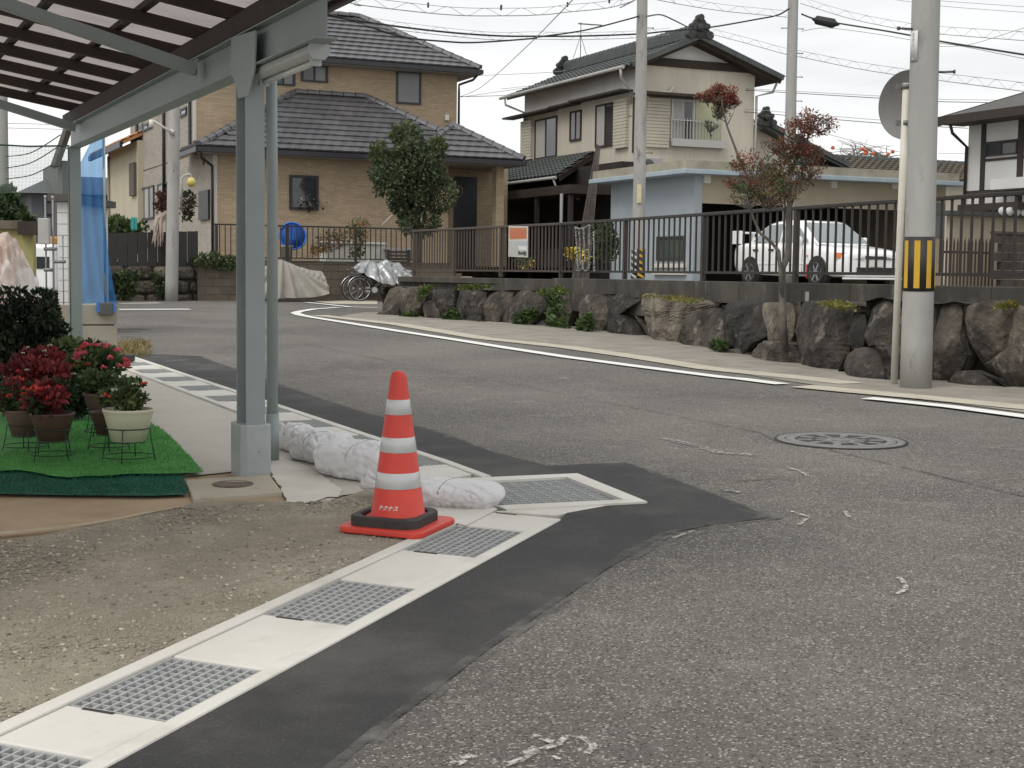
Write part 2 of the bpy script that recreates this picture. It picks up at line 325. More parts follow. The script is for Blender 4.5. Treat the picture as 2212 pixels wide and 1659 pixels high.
# seams and worn marks on the carriageway
m_seam = broken(mat('road_seam', (.055, .05, .046), (.10, .094, .086), scale=6, rough=.9), 7, .36, .56)
strip('road_seam', [G(*q) for q in [A6(280, 1210), A6(560, 1275), A6(1170, 1405), A6(1500, 1470), A6(2200, 1600), (1440, 895), (1640, 935), B5(320, 475)]], .011, .006, m_seam)
strip('road_seam', [G(*q) for q in [B5(640, 515), B5(1000, 600), B5(1400, 695), B5(1900, 820), B5(2300, 910)]], .014, .006, m_seam)
strip('road_seam', [G(*q) for q in [B5(0, 778), B5(150, 765), B5(330, 752)]], .012, .006, m_seam)
for pts, w in (([B3(1530, 38), B3(1700, 75), B3(1850, 120), B3(2030, 132)], .085), ([B5(395, 678), B5(480, 695), B5(550, 738)], .022), ([B5(415, 1010), B5(560, 1055), B5(475, 1118)], .02),
               ([B5(835, 1010), B5(862, 1055)], .022), ([B5(1245, 1520), B5(1295, 1570), B5(1300, 1610), B5(1240, 1650)], .022), ([B3(1590, 585), B3(1700, 545)], .02),
               ([B6(930, 662), B6(990, 628), B6(1050, 606)], .034), ([B6(1240, 665), B6(1330, 640), B6(1420, 590), B6(1540, 545), B6(1640, 490), B6(1740, 500), B6(1800, 545), B6(1760, 590), B6(1690, 570)], .024),
               ([B6(1410, 482), B6(1500, 505), B6(1590, 545)], .026), ([B6(1360, 600), B6(1440, 560)], .03), ([B6(1540, 610), B6(1590, 630)], .012), ([B3(1840, 318), B3(1960, 335)], .05)):
    strip('chalk_mark', [G(*q) for q in pts], w, .0075, m_chalk if w < .05 else m_worn)
strip('worn_line', [G(*B1(1190, 232)), G(*B1(1360, 220))], .09, .009, m_worn)
strip('road_crack', [G(*A5(895, 1150)), G(*A5(1010, 1145)), G(*A5(1130, 1152))], .10, .006, m_seam)
strip('road_crack', [G(*A5(895, 1170)), G(*A5(1060, 1165))], .07, .006, m_seam)
strip('road_crack', [G(*A5(910, 1207)), G(*A5(1010, 1207))], .05, .006, m_seam)
# ------------------------------------------------------------------ gutters
m_galv = mat('galvanised', (.37, .38, .375), (.47, .48, .47), scale=30, rough=.6, metal=0., bump=.05, bscale=90)
m_dark = mat('channel_dark', (.035, .033, .030), (.06, .056, .05), scale=6, rough=.95)
def quadz(q): return [V((p.x, p.y, gz(p.y))) for p in q]
def ribbon(mb, f, t0, t1, s0, s1, z0, z1, step=.5):
    """concrete bar following the gutter between t0,t1 and s0,s1, from z0 to z1 above ground"""
    n = max(1, int((t1-t0)/step)); vs = []
    for i in range(n+1):
        t = t0+(t1-t0)*i/n
        for s, z in ((s0, z0), (s1, z0), (s1, z1), (s0, z1)): p = f(t, s); vs.append((p.x, p.y, p.z+z))
    fs = [(3, 2, 1, 0), tuple(n*4+k for k in range(4))]+[(i*4+k, i*4+(k+1) % 4, (i+1)*4+(k+1) % 4, (i+1)*4+k) for i in range(n) for k in range(4)]
    mb.add(vs, fs)
ch = thing('drain_channel', (0, 5, gz(5)), 'pale new concrete roadside gutter channel turning the corner of the yard', 'gutter')
mb = MB(); ribbon(mb, g1, T1A, T1B-.05, -.062, -.004, -.35, .012); mb.build('kerb_rim', m_conc_new, ch, bevel=.006)
mb = MB(); ribbon(mb, g1, T1A, T1B-.25, .339, .397, -.35, .012); mb.build('kerb_rim', m_conc_new, ch, bevel=.006)
mb = MB(); ribbon(mb, g2, T2A-.02, T2B, .000, .060, -.35, .012); mb.build('kerb_rim', m_conc_new, ch, bevel=.006)
mb = MB(); ribbon(mb, g2, T2A+.12, T2B, .384, .440, -.35, .012); mb.build('kerb_rim', m_conc_new, ch, bevel=.006)
mb = MB(); ribbon(mb, g1, T1A, T1B+.3, -.01, .345, -.40, -.33); ribbon(mb, g2, T2A-.3, T2B, .055, .39, -.40, -.33)
mb.add([(p.x, p.y, p.z-.36) for p in quadz([V((-.75, 7.7, 0)), V((.4, 7.8, 0)), V((.7, 6.95, 0)), V((-.35, 6.6, 0))])], [(0, 1, 2, 3)]); mb.build('channel_floor', m_dark, ch)
def frame_between(mb, outer, inner, z0, z1):
    for i in range(4):
        a, b, c, d = outer[i], outer[(i+1) % 4], inner[(i+1) % 4], inner[i]
        q = quadz([a, b, c, d]); vs = [p+V((0, 0, z0)) for p in q]+[p+V((0, 0, z1)) for p in q]
        mb.add(vs, [(3, 2, 1, 0), (4, 5, 6, 7), (0, 1, 5, 4), (1, 2, 6, 5), (2, 3, 7, 6), (3, 0, 4, 7)])
mb = MB(); frame_between(mb, [V((-.36, 7.545, 0)), V((.363, 7.767, 0)), V((.672, 6.99, 0)), V((-.02, 6.755, 0))], [p for p in E_in], -.35, .0145); mb.build('catch_pit_rim', m_conc_new, ch)
def cover(quad, label, z1=.006):
    q = quadz(quad); o = thing('drain_cover', (sum((p for p in q), V((0, 0, 0)))/4), label, 'drain cover', 'concrete gutter covers')
    c = sum((p for p in q), V((0, 0, 0)))/4; q = [p+(c-p).normalized()*.004 for p in q]
    mb = MB(); vs = [p+V((0, 0, -.06)) for p in q]+[p+V((0, 0, z1)) for p in q]
    mb.add(vs, [(3, 2, 1, 0), (4, 5, 6, 7), (0, 1, 5, 4), (1, 2, 6, 5), (2, 3, 7, 6), (3, 0, 4, 7)]); mb.build('slab', m_conc_new, o, bevel=.005)
    mb = MB(); mb.bar(q[1].lerp(q[2], .50)+(q[0]-q[1]).normalized()*.008+V((0, 0, z1+.0005)), q[1].lerp(q[2], .82)+(q[0]-q[1]).normalized()*.008+V((0, 0, z1+.0005)), .014, .003); mb.build('lifting_slot', m_dark, o)
    return o
def grating(quad, nb, nc, label, detail=True):
    """steel grating: bearing bars along quad 0->1, cross bars along 0->3, each bar its own mesh"""
    q = quadz(quad); c = sum((p for p in q), V((0, 0, 0)))/4
    o = thing('drain_grating', c, label, 'grating', 'steel gutter gratings')
    def pt(a, b): return q[0].lerp(q[1], a).lerp(q[3].lerp(q[2], a), b)
    q = [p+(c-p).normalized()*.012 for p in q]
    mb = MB()
    for a, b in ((0, 1), (1, 2), (2, 3), (3, 0)): mb.bar(q[a]+V((0, 0, -.012)), q[b]+V((0, 0, -.012)), .006, .03)
    mb.build('frame', m_galv, o)
    al = (q[1]-q[0]+q[2]-q[3])/2; ac = (q[3]-q[0]+q[2]-q[1])/2
    bm_ = MB(); bm_.bx(-al.length/2, al.length/2, -.0038, .0038, -.036, 0); mb1 = bm_.me('bearing_bar', m_galv)
    bm_ = MB(); bm_.bx(-ac.length/2, ac.length/2, -.0030, .0030, -.028, -.0020); mb2 = bm_.me('cross_bar', m_galv)
    def rotm(d, p): x = d.normalized(); y = V((0, 0, 1)).cross(x).normalized(); z = x.cross(y); return Matrix(((x.x, y.x, z.x, p.x), (x.y, y.y, z.y, p.y), (x.z, y.z, z.z, p.z), (0, 0, 0, 1)))
    jb = MB(); jc = MB()
    for i in range(1, nb):
        b = i/nb; M = rotm(pt(1, b)-pt(0, b), pt(.5, b)+V((0, 0, .003)))
        if detail: put('bearing_bar', mb1, o, M)
        else: jb.bx(-al.length/2, al.length/2, -.0038, .0038, -.036, 0, M)
    for i in range(1, nc):
        a = i/nc; M = rotm(pt(a, 1)-pt(a, 0), pt(a, .5)+V((0, 0, .003)))
        if detail: put('cross_bar', mb2, o, M)
        else: jc.bx(-ac.length/2, ac.length/2, -.0030, .0030, -.028, -.0020, M)
    if not detail:
        tag(jb.build('bearing_bars', m_galv, o), kind='stuff'); tag(jc.build('cross_bars', m_galv, o), kind='stuff')
    return o
PT = .537; TT = [-2.33, -1.80, -1.30, -.80, -.305, 0, .497, 1.03, 1.575, 2.12, 2.665, 3.0]
ORD = ['first', 'second', 'third', 'fourth', 'fifth', 'sixth', 'seventh', 'eighth', 'ninth', 'tenth']
for k in range(-3, 6):
    t0, t1 = TT[k+5], TT[k+6]
    qd = [g1(t0, 0), g1(t1, 0), g1(t1, .335), g1(t0, .335)]
    if k % 2 == 0: grating(qd, 9, 12, ['steel bar grating in the gutter against the cone base', 'steel bar grating in the gutter, second on from the cone base', 'steel bar grating in the gutter, third on from the cone base', 'steel bar grating in the gutter, fourth on from the cone base', ''][(4-k)//2] if k > -4 else 'steel bar grating in the gutter, last one before the road end of the yard', True)
    else: cover(qd, 'pale concrete gutter cover between the cone and the corner grating' if k == 5 else 'pale rectangular concrete cover, %s one along the gravel side gutter from the cone' % ORD[(3-k)//2])
# the corner piece between cone gutter and catch pit
cover([g1(5.7*PT, 0), V((.50, 6.945, 0)), V((-.03, 6.765, 0)), g1(5.62*PT, .335)], 'wedge shaped pale concrete cover touching the corner grating')
grating(E_in, 14, 9, 'large square steel grating at the gutter corner beside the sandbag')
for k in range(9):
    t0 = .50+.955*k
    if t0+.46 > T2B: break
    grating([g2(t0, .062), g2(t0+.46, .062), g2(t0+.46, .382), g2(t0, .382)], 11, 14, 'steel bar grating, %s one along the side gutter running away behind the sandbags' % ORD[k], k < 1)
    cover([g2(t0+.465, .062), g2(t0+.950, .062), g2(t0+.950, .382), g2(t0+.465, .382)], 'pale concrete cover, %s one along the side gutter running away behind the sandbags' % ORD[k])
cover([g2(.14, .062), g2(.495, .062), g2(.495, .382), g2(.02, .382)], 'short pale concrete gutter cover right behind the corner grating')
# manhole cover in the road
m_iron = mat('cast_iron', (.165, .16, .155), (.215, .21, .205), scale=14, rough=.55, metal=.2, bump=.3, bscale=80)
pc = [G(*B5(*q)) for q in [(320, 455), (1280, 470), (800, 398), (830, 518)]]; cc = (pc[0]+pc[1])/2; cc.z = gz(cc.y)
mh = thing('manhole_cover', cc, 'round cast iron manhole cover with raised pattern in the road', 'manhole cover')
tl = Matrix.Translation(cc) @ Matrix.Rotation(math.atan(S2), 4, 'X')
mb = MB(); mb.lathe([(.415, .0), (.415, .008), (.385, .011), (.365, .011), (.362, .006)], n=48, M=tl); mb.build('frame_ring', m_iron, mh); mb = MB(); mb.lathe([(.43, .0), (.43, .0085), (0, .0055)], n=48, M=tl); mb.build('gap', m_dark, mh)
mb = MB(); mb.lathe([(.355, .0), (.355, .0105), (.30, .012), (.296, .0065), (.0, .0065)], n=48, M=tl); mb.build('lid', m_iron, mh)
for i in range(10):
    a = i*2*math.pi/10
    for r_, l_, w_ in ((.235, .09, .05), (.13, .07, .03)):
        mb = MB(); ex = V((math.cos(a), math.sin(a), 0)); mb.bar(tl @ (ex*(r_-l_/2)+V((0, 0, .0075))), tl @ (ex*(r_+l_/2)+V((0, 0, .0075))), w_, .006); mb.build('raised_pattern', m_iron, mh)
mb = MB(); mb.lathe([(.06, .006), (.06, .011), (.0, .011)], n=20, M=tl); mb.build('raised_pattern', m_iron, mh)
# inspection slab beside the post
sl = [G(*B1(*q)) for q in [(1345, 1105), (1955, 1060), (2050, 1190), (1405, 1238)]]; cs = sum(sl, V((0, 0, 0)))/4
ins = thing('inspection_slab', cs, 'square beige concrete slab with a dark round lid beside the steel post', 'slab')
mb = MB(); mb.add([p+V((0, 0, -.04)) for p in sl]+[p+V((0, 0, .012)) for p in sl], [(0, 1, 2, 3), (7, 6, 5, 4), (0, 4, 5, 1), (1, 5, 6, 2), (2, 6, 7, 3), (3, 7, 4, 0)]); mb.build('slab', m_beige, ins, bevel=.006)
m_lid = mat('rusty_lid', (.13, .10, .08), (.20, .16, .125), scale=25, rough=.8, bump=.4, bscale=90)
lc = G(*B1(1690, 1135)); mb = MB(); mb.lathe([(.105, .010), (.105, .0165), (.097, .0185), (.094, .0145), (0, .0145)], c=lc, n=28); mb.build('lid', m_lid, ins)
# loose gravel
def pebbles(name, poly, n, rmin, rmax, mt, seed, parent=None):
    rng = np.random.default_rng(seed); P2 = np.array([(p[0], p[1]) for p in poly]); lo = P2.min(0); hi = P2.max(0); pts = np.zeros((0, 2))
    while len(pts) < n:
        q = rng.uniform(lo, hi, (n*2, 2)); ins_ = np.zeros(len(q), bool); j = len(P2)-1
        for i in range(len(P2)):
            xi, yi = P2[i]; xj, yj = P2[j]
            ins_ ^= ((yi > q[:, 1]) != (yj > q[:, 1])) & (q[:, 0] < (xj-xi)*(q[:, 1]-yi)/(yj-yi+1e-12)+xi); j = i
        pts = np.vstack([pts, q[ins_]])
    pts = pts[:n]
    bm = bmesh.new(); bmesh.ops.create_icosphere(bm, subdivisions=1, radius=1); bv = np.array([v.co[:] for v in bm.verts]); bf = np.array([[v.index for v in f.verts] for f in bm.faces]); bm.free()
    r = rmin*(rmax/rmin)**(rng.random(n)**2.2); sx = rng.uniform(.7, 1.35, (n, 3)); sx[:, 2] *= .6; ang = rng.uniform(0, 6.28, n)
    vv = bv[None]*(1+rng.uniform(-.25, .25, (n, len(bv), 1)))*(r[:, None]*sx)[:, None, :]
    ca, sa = np.cos(ang)[:, None], np.sin(ang)[:, None]; x = vv[:, :, 0]*ca-vv[:, :, 1]*sa; y = vv[:, :, 0]*sa+vv[:, :, 1]*ca
    zz = np.array([gz(t) for t in pts[:, 1]])+.004+r*.18
    vv = np.stack([x+pts[:, :1], y+pts[:, 1:], vv[:, :, 2]+zz[:, None]], 2)
    ff = bf[None]+(np.arange(n)*len(bv))[:, None, None]
    mi = np.repeat(rng.choice(len(mt), n, p=[.60, .28, .07, .05][:len(mt)]), len(bf))
    o = link(name, npmesh(name, vv.reshape(-1, 3), ff.reshape(-1, 3), mt, mi=mi), parent); o['kind'] = 'stuff'; return o
mp_ = [mat('pebble_tan', (.36, .32, .25), (.28, .25, .19), scale=30, rough=.95), mat('pebble_grey', (.34, .305, .25), (.26, .235, .19), scale=30, rough=.95), mat('pebble_pale', (.58, .53, .43), (.47, .43, .34), scale=30, rough=.95), mat('pebble_dark', (.15, .13, .10), (.20, .175, .135), scale=30, rough=.95)]
near = [g1(-2.4, .40), g1(2.75, .41), V((-.44, 6.75, 0)), V((-.6, 7.0, 0)), G(*B2(1000, 1140)), G(*B2(560, 1170)), G(*B1(1300, 1290)), G(*B1(800, 1420)), G(*B1(0, 1540)), V((-3.0, 5.0, 0)), V((-2.6, 3.0, 0))]
tag(pebbles('gravel', near, 30000, .003, .0095, mp_, 3), 'loose tan gravel covering the yard beside the gutter', 'gravel')
# ================================================================== foliage tools
def leaves(pts, out, size, rng, aspect=.5, up=.35, jit=.8, fold=.25, droop=0.):
    """folded rhombic leaves: returns (v, f) arrays"""
    n = len(pts); d = out+rng.normal(0, jit, (n, 3)); d[:, 2] += up-droop; d /= np.linalg.norm(d, axis=1)[:, None]+1e-9
    r = rng.normal(0, 1, (n, 3)); s = np.cross(d, r); s /= np.linalg.norm(s, axis=1)[:, None]+1e-9; nn = np.cross(s, d)
    L = size*rng.uniform(.6, 1.3, n)[:, None]; wv = L*aspect*.5
    base = pts; tip = pts+d*L; mid = pts+d*L*.45+nn*L*fold*.5
    v = np.stack([base, mid+s*wv, tip, mid-s*wv], 1).reshape(-1, 3)
    return v, np.arange(4*n).reshape(n, 4)
def blob_pts(blobs, n, rng, inner=.45):
    vol = np.array([b[1][0]*b[1][1]*b[1][2] for b in blobs])**.67; k = rng.choice(len(blobs), n, p=vol/vol.sum())
    c = np.array([b[0] for b in blobs])[k]; rr = np.array([b[1] for b in blobs])[k]
    d = rng.normal(0, 1, (n, 3)); d /= np.linalg.norm(d, axis=1)[:, None]; q = rng.uniform(inner**3, 1, n)**(1/3)
    return c+d*rr*q[:, None], d
def crown(name, blobs, n, size, mts, parent, seed, weights=None, **kw):
    rng = np.random.default_rng(seed); inner = kw.pop('inner', .45); p, d = blob_pts(blobs, n, rng, inner); o_ = np.array(ORG[parent])
    v, f = leaves(p, d, size, rng, **kw)
    # leaf colour follows the clump it belongs to
    key = np.array([noise.noise(V(q)*(1.6/size**.35)) for q in p[:, :3]])+rng.normal(0, .16, n)
    w = np.cumsum(weights or [1/len(mts)]*len(mts)); w = w/w[-1]; rank = np.argsort(np.argsort(key))/n; mi = np.searchsorted(w, rank)
    o = link(name, npmesh(name, v-o_, f, mts, mi=np.clip(mi, 0, len(mts)-1)), parent); return o
def lumps(c, R, k, r, rng):
    """clumps scattered over an ellipsoid: uneven outline"""
    out_ = []
    for i in range(k):
        d = rng.normal(0, 1, 3); d /= np.linalg.norm(d); q = rng.uniform(.35, .95); out_.append((tuple(np.array(c)+d*np.array(R)*q), tuple(np.array(r)*rng.uniform(.6, 1.25))))
    return out_
# ================================================================== cone
m_conered = mat('cone_red', (.70, .072, .050), (.63, .062, .043), scale=8, rough=.5, spec=.4, bump=.03, bscale=60)
m_band = mat('cone_band', (.60, .61, .60), (.66, .67, .66), scale=12, rough=.35, metal=.15)
m_rubber = mat('rubber', (.028, .027, .026), (.055, .052, .048), scale=14, rough=.7, bump=.15, bscale=60)
m_white = mat('white_print', (.80, .76, .74), rough=.6)
bl, bb, br = [G(*B2(*q), o=.015) for q in [(992, 1375), (1500, 1438), (1818, 1290)]]
ctr = (bl+br)/2; ctr.z = gz(ctr.y)
ex = (br-bb); ex.z = 0; half = ex.length/2*1.0; ex.normalize(); ey = V((-ex.y, ex.x, 0))
ey2 = bl-bb; ey2.z = 0; half2 = ey2.length/2
side = (half+half2)/2
CMt = Matrix(((ex.x, ey.x, 0, ctr.x), (ex.y, ey.y, 0, ctr.y), (0, 0, 1, ctr.z+.010), (0, 0, 0, 1)))
tilt = Matrix.Rotation(math.atan(S1)*.8, 4, V((1, 0, 0)))
CMt = Matrix.Translation(CMt.translation) @ tilt @ CMt.to_3x3().to_4x4()
cone = thing('traffic_cone', ctr, 'red traffic cone with three pale reflective bands beside the sandbags', 'traffic cone')
def rsq(h, r, n=6):
    o_ = []
    for sx, sy, a0 in ((1, 1, 0), (-1, 1, 90), (-1, -1, 180), (1, -1, 270)):
        for i in range(n+1): a = math.radians(a0+90*i/n); o_.append((sx*(h-r)+r*math.cos(a), sy*(h-r)+r*math.sin(a)))
    return o_
mb = MB(); mb.ext(rsq(side, .05), .0, .028, CMt); mb.build('base_plate', m_conered, cone, bevel=.008, seg=3)
mb = MB(); mb.lathe([(.145, .028), (.147, .05), (.140, .056), (.124, .058), (.121, .06), (.036, .676), (.031, .690), (.022, .699), (.008, .703), (0, .704)], n=48, M=CMt); mb.build('body', m_conered, cone)
def cr(z): return .121+(.036-.121)*(z-.06)/(.676-.06)
for z0, z1 in ((.512, .578), (.346, .412), (.188, .257)):
    mb = MB(); mb.lathe([(cr(z0)+.0004, z0), (cr(z0)+.0014, z0+.001), (cr(z1)+.0014, z1-.001), (cr(z1)+.0004, z1)], n=48, M=CMt); mb.f = mb.f[:-2]; mb.sm = mb.sm[:-2]; mb.build('reflective_band', m_band, cone)
def text_mesh(body, size, shear=0., bold=0.):
    cu = bpy.data.curves.new('lettering', 'FONT'); cu.body = body; cu.size = size; cu.shear = shear; cu.align_x = 'CENTER'; cu.align_y = 'CENTER'; cu.offset = bold
    t = bpy.data.objects.new('lettering', cu); C.objects.link(t); bpy.context.view_layer.update()
    m = bpy.data.meshes.new_from_object(t.evaluated_get(bpy.context.evaluated_depsgraph_get())); bpy.data.objects.remove(t); return m
tm = text_mesh('テクナス', .024, .35, .0006)
to_cam = math.atan2(-(CMt.inverted().to_3x3() @ V((.51, -6.4, 0))).y*-1, (CMt.inverted().to_3x3() @ V((.51, -6.4, 0))).x)
a0 = to_cam-.42
for v in tm.vertices:
    z = .105+v.co.y; r = cr(z)+.0012; a = a0+v.co.x/r; v.co = (CMt @ V((r*math.cos(a), r*math.sin(a), z)))-ORG[cone]
tm.materials.append(m_white); link('lettering', tm, cone)
wt = thing('cone_weight', ctr, 'black rubber weight ring lying over the base of the red cone', 'cone weight')
WM = CMt @ Matrix.Translation((-.008, .012, .029)) @ Matrix.Rotation(.04, 4, 'Z')
ring = rsq(side*.80, .07, 8); mb = MB(); n = len(ring)
def circ(r, n_): return [(r*math.cos(math.atan2(p[1], p[0])), r*math.sin(math.atan2(p[1], p[0]))) for p in ring]
ci = circ(.150, n); vs = []
for z, pr, k in ((0, ring, 1), (.036, ring, 1), (.042, ring, .965), (.042, ci, 1.03), (.036, ci, 1), (0, ci, 1)): vs += [(p[0]*k, p[1]*k, z) for p in pr]
mb.add(vs, [(i*n+j, i*n+(j+1) % n, ((i+1) % 6)*n+(j+1) % n, ((i+1) % 6)*n+j) for i in range(6) for j in range(n)], WM); mb.build('ring', m_rubber, wt)
# ================================================================== sandbags
m_bag = mat('bag_white', (.74, .73, .73), (.66, .65, .65), scale=5, rough=.62, bump=.25, bscale=55, c3=(.55, .53, .50), s3=4, l3=.66, h3=.85)
m_cord = mat('bag_seam', (.20, .20, .21), rough=.8)
def bag(c, L, Wd, H, ang, seed, label, knot=1, pinch=(.25, .55)):
    """woven sack lying on the ground, gathered at the knot end, pressed flat below, creased by its weight"""
    c = V((c.x, c.y, gz(c.y))); o = thing('sandbag', c, label, 'sandbag', 'sandbags along the gutter'); vs = []; n, m_ = 90, 72; rr = random.Random(seed)
    folds = [(rr.uniform(-1.2, 1.2), rr.choice((-1, 1))*rr.uniform(.4, 2.2), rr.uniform(.4, 1.2), rr.uniform(9, 22)) for _ in range(11)]
    ca, sa = math.cos(ang), math.sin(ang)
    for i in range(n+1):
        t = -1+2*i/n; e = max(0., 1-abs(t)**4.)**.45
        if t*knot > .70: e = max(e*.0+.11, e*(1-(t*knot-.70)/.30*.80))
        for j in range(m_):
            a = 2*math.pi*j/m_; y = math.copysign(abs(math.cos(a))**.8, math.cos(a))*e; z = math.copysign(abs(math.sin(a))**.85, math.sin(a))*e
            q = V((t*1.6, y*1.1, z*1.0+seed)); w = noise.noise(q)*.10+.03*noise.noise(q*3.1)
            w -= .055*max(0, 1-abs(noise.noise(q*2.1+V((7, 0, 0))))*7)+.035*max(0, 1-abs(noise.noise(q*4.3+V((3, 5, 0))))*6)-.03
            for fx_, sl, am, fr in folds:                       # crease lines running slantwise over the bag
                dd = (t-fx_)+sl*y*1.0+z*.15+.22*noise.noise(V((t*1.5, y*1.5, fx_*9)))
                w -= .062*am*math.exp(-(dd*fr)**2); w += .022*am*math.exp(-((dd-.16)*fr*.7)**2)
            if t*knot > .30: w += .05*math.cos(a*9+t*4+seed)*min(1, (t*knot-.30)/.4)
            k = 1+w; px, py, pz = t*L/2, y*Wd/2*k, z*H/2*k
            pz = pz+H*.40
            if pz < .02: pz = .004+max(pz, -.2)*.03
            pz += .05*H*noise.noise(V((t*3+seed, y*2, 0)))*max(0, z)
            vs.append((c.x+px*ca-py*sa, c.y+px*sa+py*ca, gz(c.y+px*sa+py*ca)+pz))
    fs = [(i*m_+j, i*m_+(j+1) % m_, (i+1)*m_+(j+1) % m_, (i+1)*m_+j) for i in range(n) for j in range(m_)]+[tuple(reversed(range(m_))), tuple(n*m_+j for j in range(m_))]
    mb = MB(); mb.add(vs, fs, None, True); b_ = mb.build('sack', m_bag, o)
    kx = knot*L*.5; kp = V((c.x+kx*ca, c.y+kx*sa, c.z+H*.42)); mb = MB(); dirv = V((ca*knot, sa*knot, .25))
    for i in range(7):                                          # loose frill of cloth beyond the tie
        a = i*.9; p1 = kp+dirv*.08+V((rr.uniform(-.05, .05), rr.uniform(-.05, .05), rr.uniform(0, .06))); mb.tube([kp-dirv*.06, kp+V((0, 0, .006)), p1], [.014, .016, .024], 6)
    mb.build('frill', m_bag, o)
    mb = MB(); mb.tube([vs[(n//2+4)*m_+j] for j in range(2, m_//2-2)], .0018, 4); mb.build('seam_cord', m_cord, o)
    return o
bag(G(*B2(640, 790))+V((.03, .10, 0)), .34, .22, .17, math.radians(-62), 4, 'small knotted white sandbag against the grey steel post', -1)
bag(G(*B2(800, 870))+V((.04, .10, 0)), .46, .29, .19, math.radians(-52), 1, 'wrinkled white sandbag lying between the small bag and the cone', -1)
bag(G(*B2(1130, 985))+V((.0, .10, 0)), .60, .33, .205, math.radians(-34), 2, 'big bulging white sandbag lying just behind the cone', -1)
bag(G(*B2(1780, 1170))+V((-.03, .04, 0)), .62, .36, .125, math.radians(-14), 8, 'flattened white sandbag lying over the corner grating', -1)
# ================================================================== open roofed shelter
m_steel = mat('painted_steel', (.32, .365, .365), (.285, .325, .325), scale=2, rough=.5, spec=.4, bump=.06, bscale=20, c3=(.37, .41, .41), s3=3, l3=.6, h3=.75)
m_steel2 = mat('painted_steel_boot', (.34, .375, .38), (.42, .45, .45), scale=6, rough=.6, bump=.25, bscale=14, c3=(.13, .13, .12), s3=16, l3=.66, h3=.75)
m_wood = mat('dark_stained_wood', (.050, .034, .028), (.034, .023, .019), scale=3, rough=.75, bump=.3, bscale=30, stretch=(2, 2, 2))
m_gutterb = mat('brown_plastic', (.028, .026, .026), (.036, .033, .032), scale=4, rough=.45)
m_poly = leafmat('corrugated_sheet', (.58, .52, .505), (.48, .43, .415), rough=.4, scale=3, trans=.5)
cf = V((-1.412, 7.73, gz(7.73)))
FB = Frame(cf, d2, n2)              # x along the beam (away from the camera), y towards the street
sh = thing('shelter', cf, 'open shelter with grey steel posts and a dark timber and corrugated roof', 'shelter')
zb = FB.fx(505.6, 170.8)[1]          # underside of the beam at the column
ZR = zb+.31                          # underside of the rafters over the beam
SL = .165                            # roof falls towards the street
def hsec(mb, M, hw, hd, tf, tw, z0, z1):
    mb.bx(-hd, -hd+tf, -hw, hw, z0, z1, M); mb.bx(hd-tf, hd, -hw, hw, z0, z1, M); mb.bx(-hd+tf, hd-tf, -tw/2, tw/2, z0, z1, M)
mb = MB(); hsec(mb, FB.M, .052, .095, .010, .008, .20, zb); mb.build('post', m_steel, sh, bevel=.002)
oc = [(-.125, -.055), (-.095, -.085), (.095, -.085), (.125, -.055), (.125, .055), (.095, .085), (-.095, .085), (-.125, .055)]
mb = MB(); mb.ext(oc, -.03, .275, FB.M); mb.build('post_boot', m_steel2, sh, bevel=.006)
F2 = Frame(FB.w(5.0, 0, 0), d2, n2); F2.o.z = cf.z
mb = MB(); hsec(mb, FB.M @ Matrix.Translation((5.57, 0, 0)), .047, .05, .008, .006, .03, zb); mb.build('post', m_steel, sh, bevel=.002)
def ibeam(mb, x0, x1, y, z0, h, w, M):
    mb.bx(x0, x1, y-w/2, y+w/2, z0, z0+.009, M); mb.bx(x0, x1, y-w/2, y+w/2, z0+h-.009, z0+h, M); mb.bx(x0, x1, y-.004, y+.004, z0+.009, z0+h-.009, M)
TE = FB.fx(*A1(2108, 120))[0]
mb = MB(); ibeam(mb, TE, 5.72, 0, zb+.002, .20, .11, FB.M); mb.build('beam', m_steel, sh, bevel=.002)
gp = [FB.fx(*A1(*q), y=-.056) for q in [(1500, 245), (1660, 195), (1650, 450), (1610, 620), (1545, 635), (1530, 540), (1500, 480)]]
mb = MB(); mb.add([FB.w(x, -.056, z) for x, z in gp]+[FB.w(x, -.064, z) for x, z in gp], [tuple(range(7)), tuple(reversed(range(7, 14)))]+[(i, 7+i, 7+(i+1) % 7, (i+1) % 7) for i in range(7)]); mb.build('gusset_plate', m_steel, sh)
mb = MB(); mb.bx(-.12, .12, -.02, .12, zb-.012, zb+.001, FB.M); mb.build('cap_plate', m_steel, sh)
mb = MB(); mb.bx(-3.4, 5.8, -.06, .06, zb+.203, zb+.303, FB.M); mb.build('wall_plate', m_wood, sh)
for i in range(13):
    t = 5.55-.75*i
    mb = MB(); a = FB.w(t, .20, ZR+.043-SL*.20); b = FB.w(t, -8.6, ZR+.043+SL*8.6); mb.bar(a, b, .05, .075); mb.build('rafter', m_wood, sh)
for j in range(20):
    s = .12-.46*j; mb = MB(); z = ZR+.104-SL*s; mb.bar(FB.w(-3.4, s, z), FB.w(5.8, s, z), .05, .035); mb.build('purlin', m_wood, sh)
n = 900; vs = []; t0, t1 = -3.45, 5.85
for i in range(n+1):
    t = t0+(t1-t0)*i/n; w = .009*math.sin(2*math.pi*t/.076)
    for s in (.24, -8.7): vs.append(FB.w(t, s, ZR+.132-SL*s+w))  # roof runs on unseen to the left, length added to darken the space below
mb = MB(); mb.add(vs, [(2*i, 2*i+1, 2*i+3, 2*i+2) for i in range(n)], None, True); mb.build('roof_sheet', m_poly, sh)
mb = MB(); z = ZR-SL*.25; mb.bx(-3.45, 5.75, .203, .225, z-.02, z+.12, FB.M); mb.build('fascia', m_wood, sh)
mb = MB(); pr = [(.226, z+.07), (.228, z+.02), (.245, z-.005), (.285, z-.005), (.308, z+.02), (.312, z+.07)]
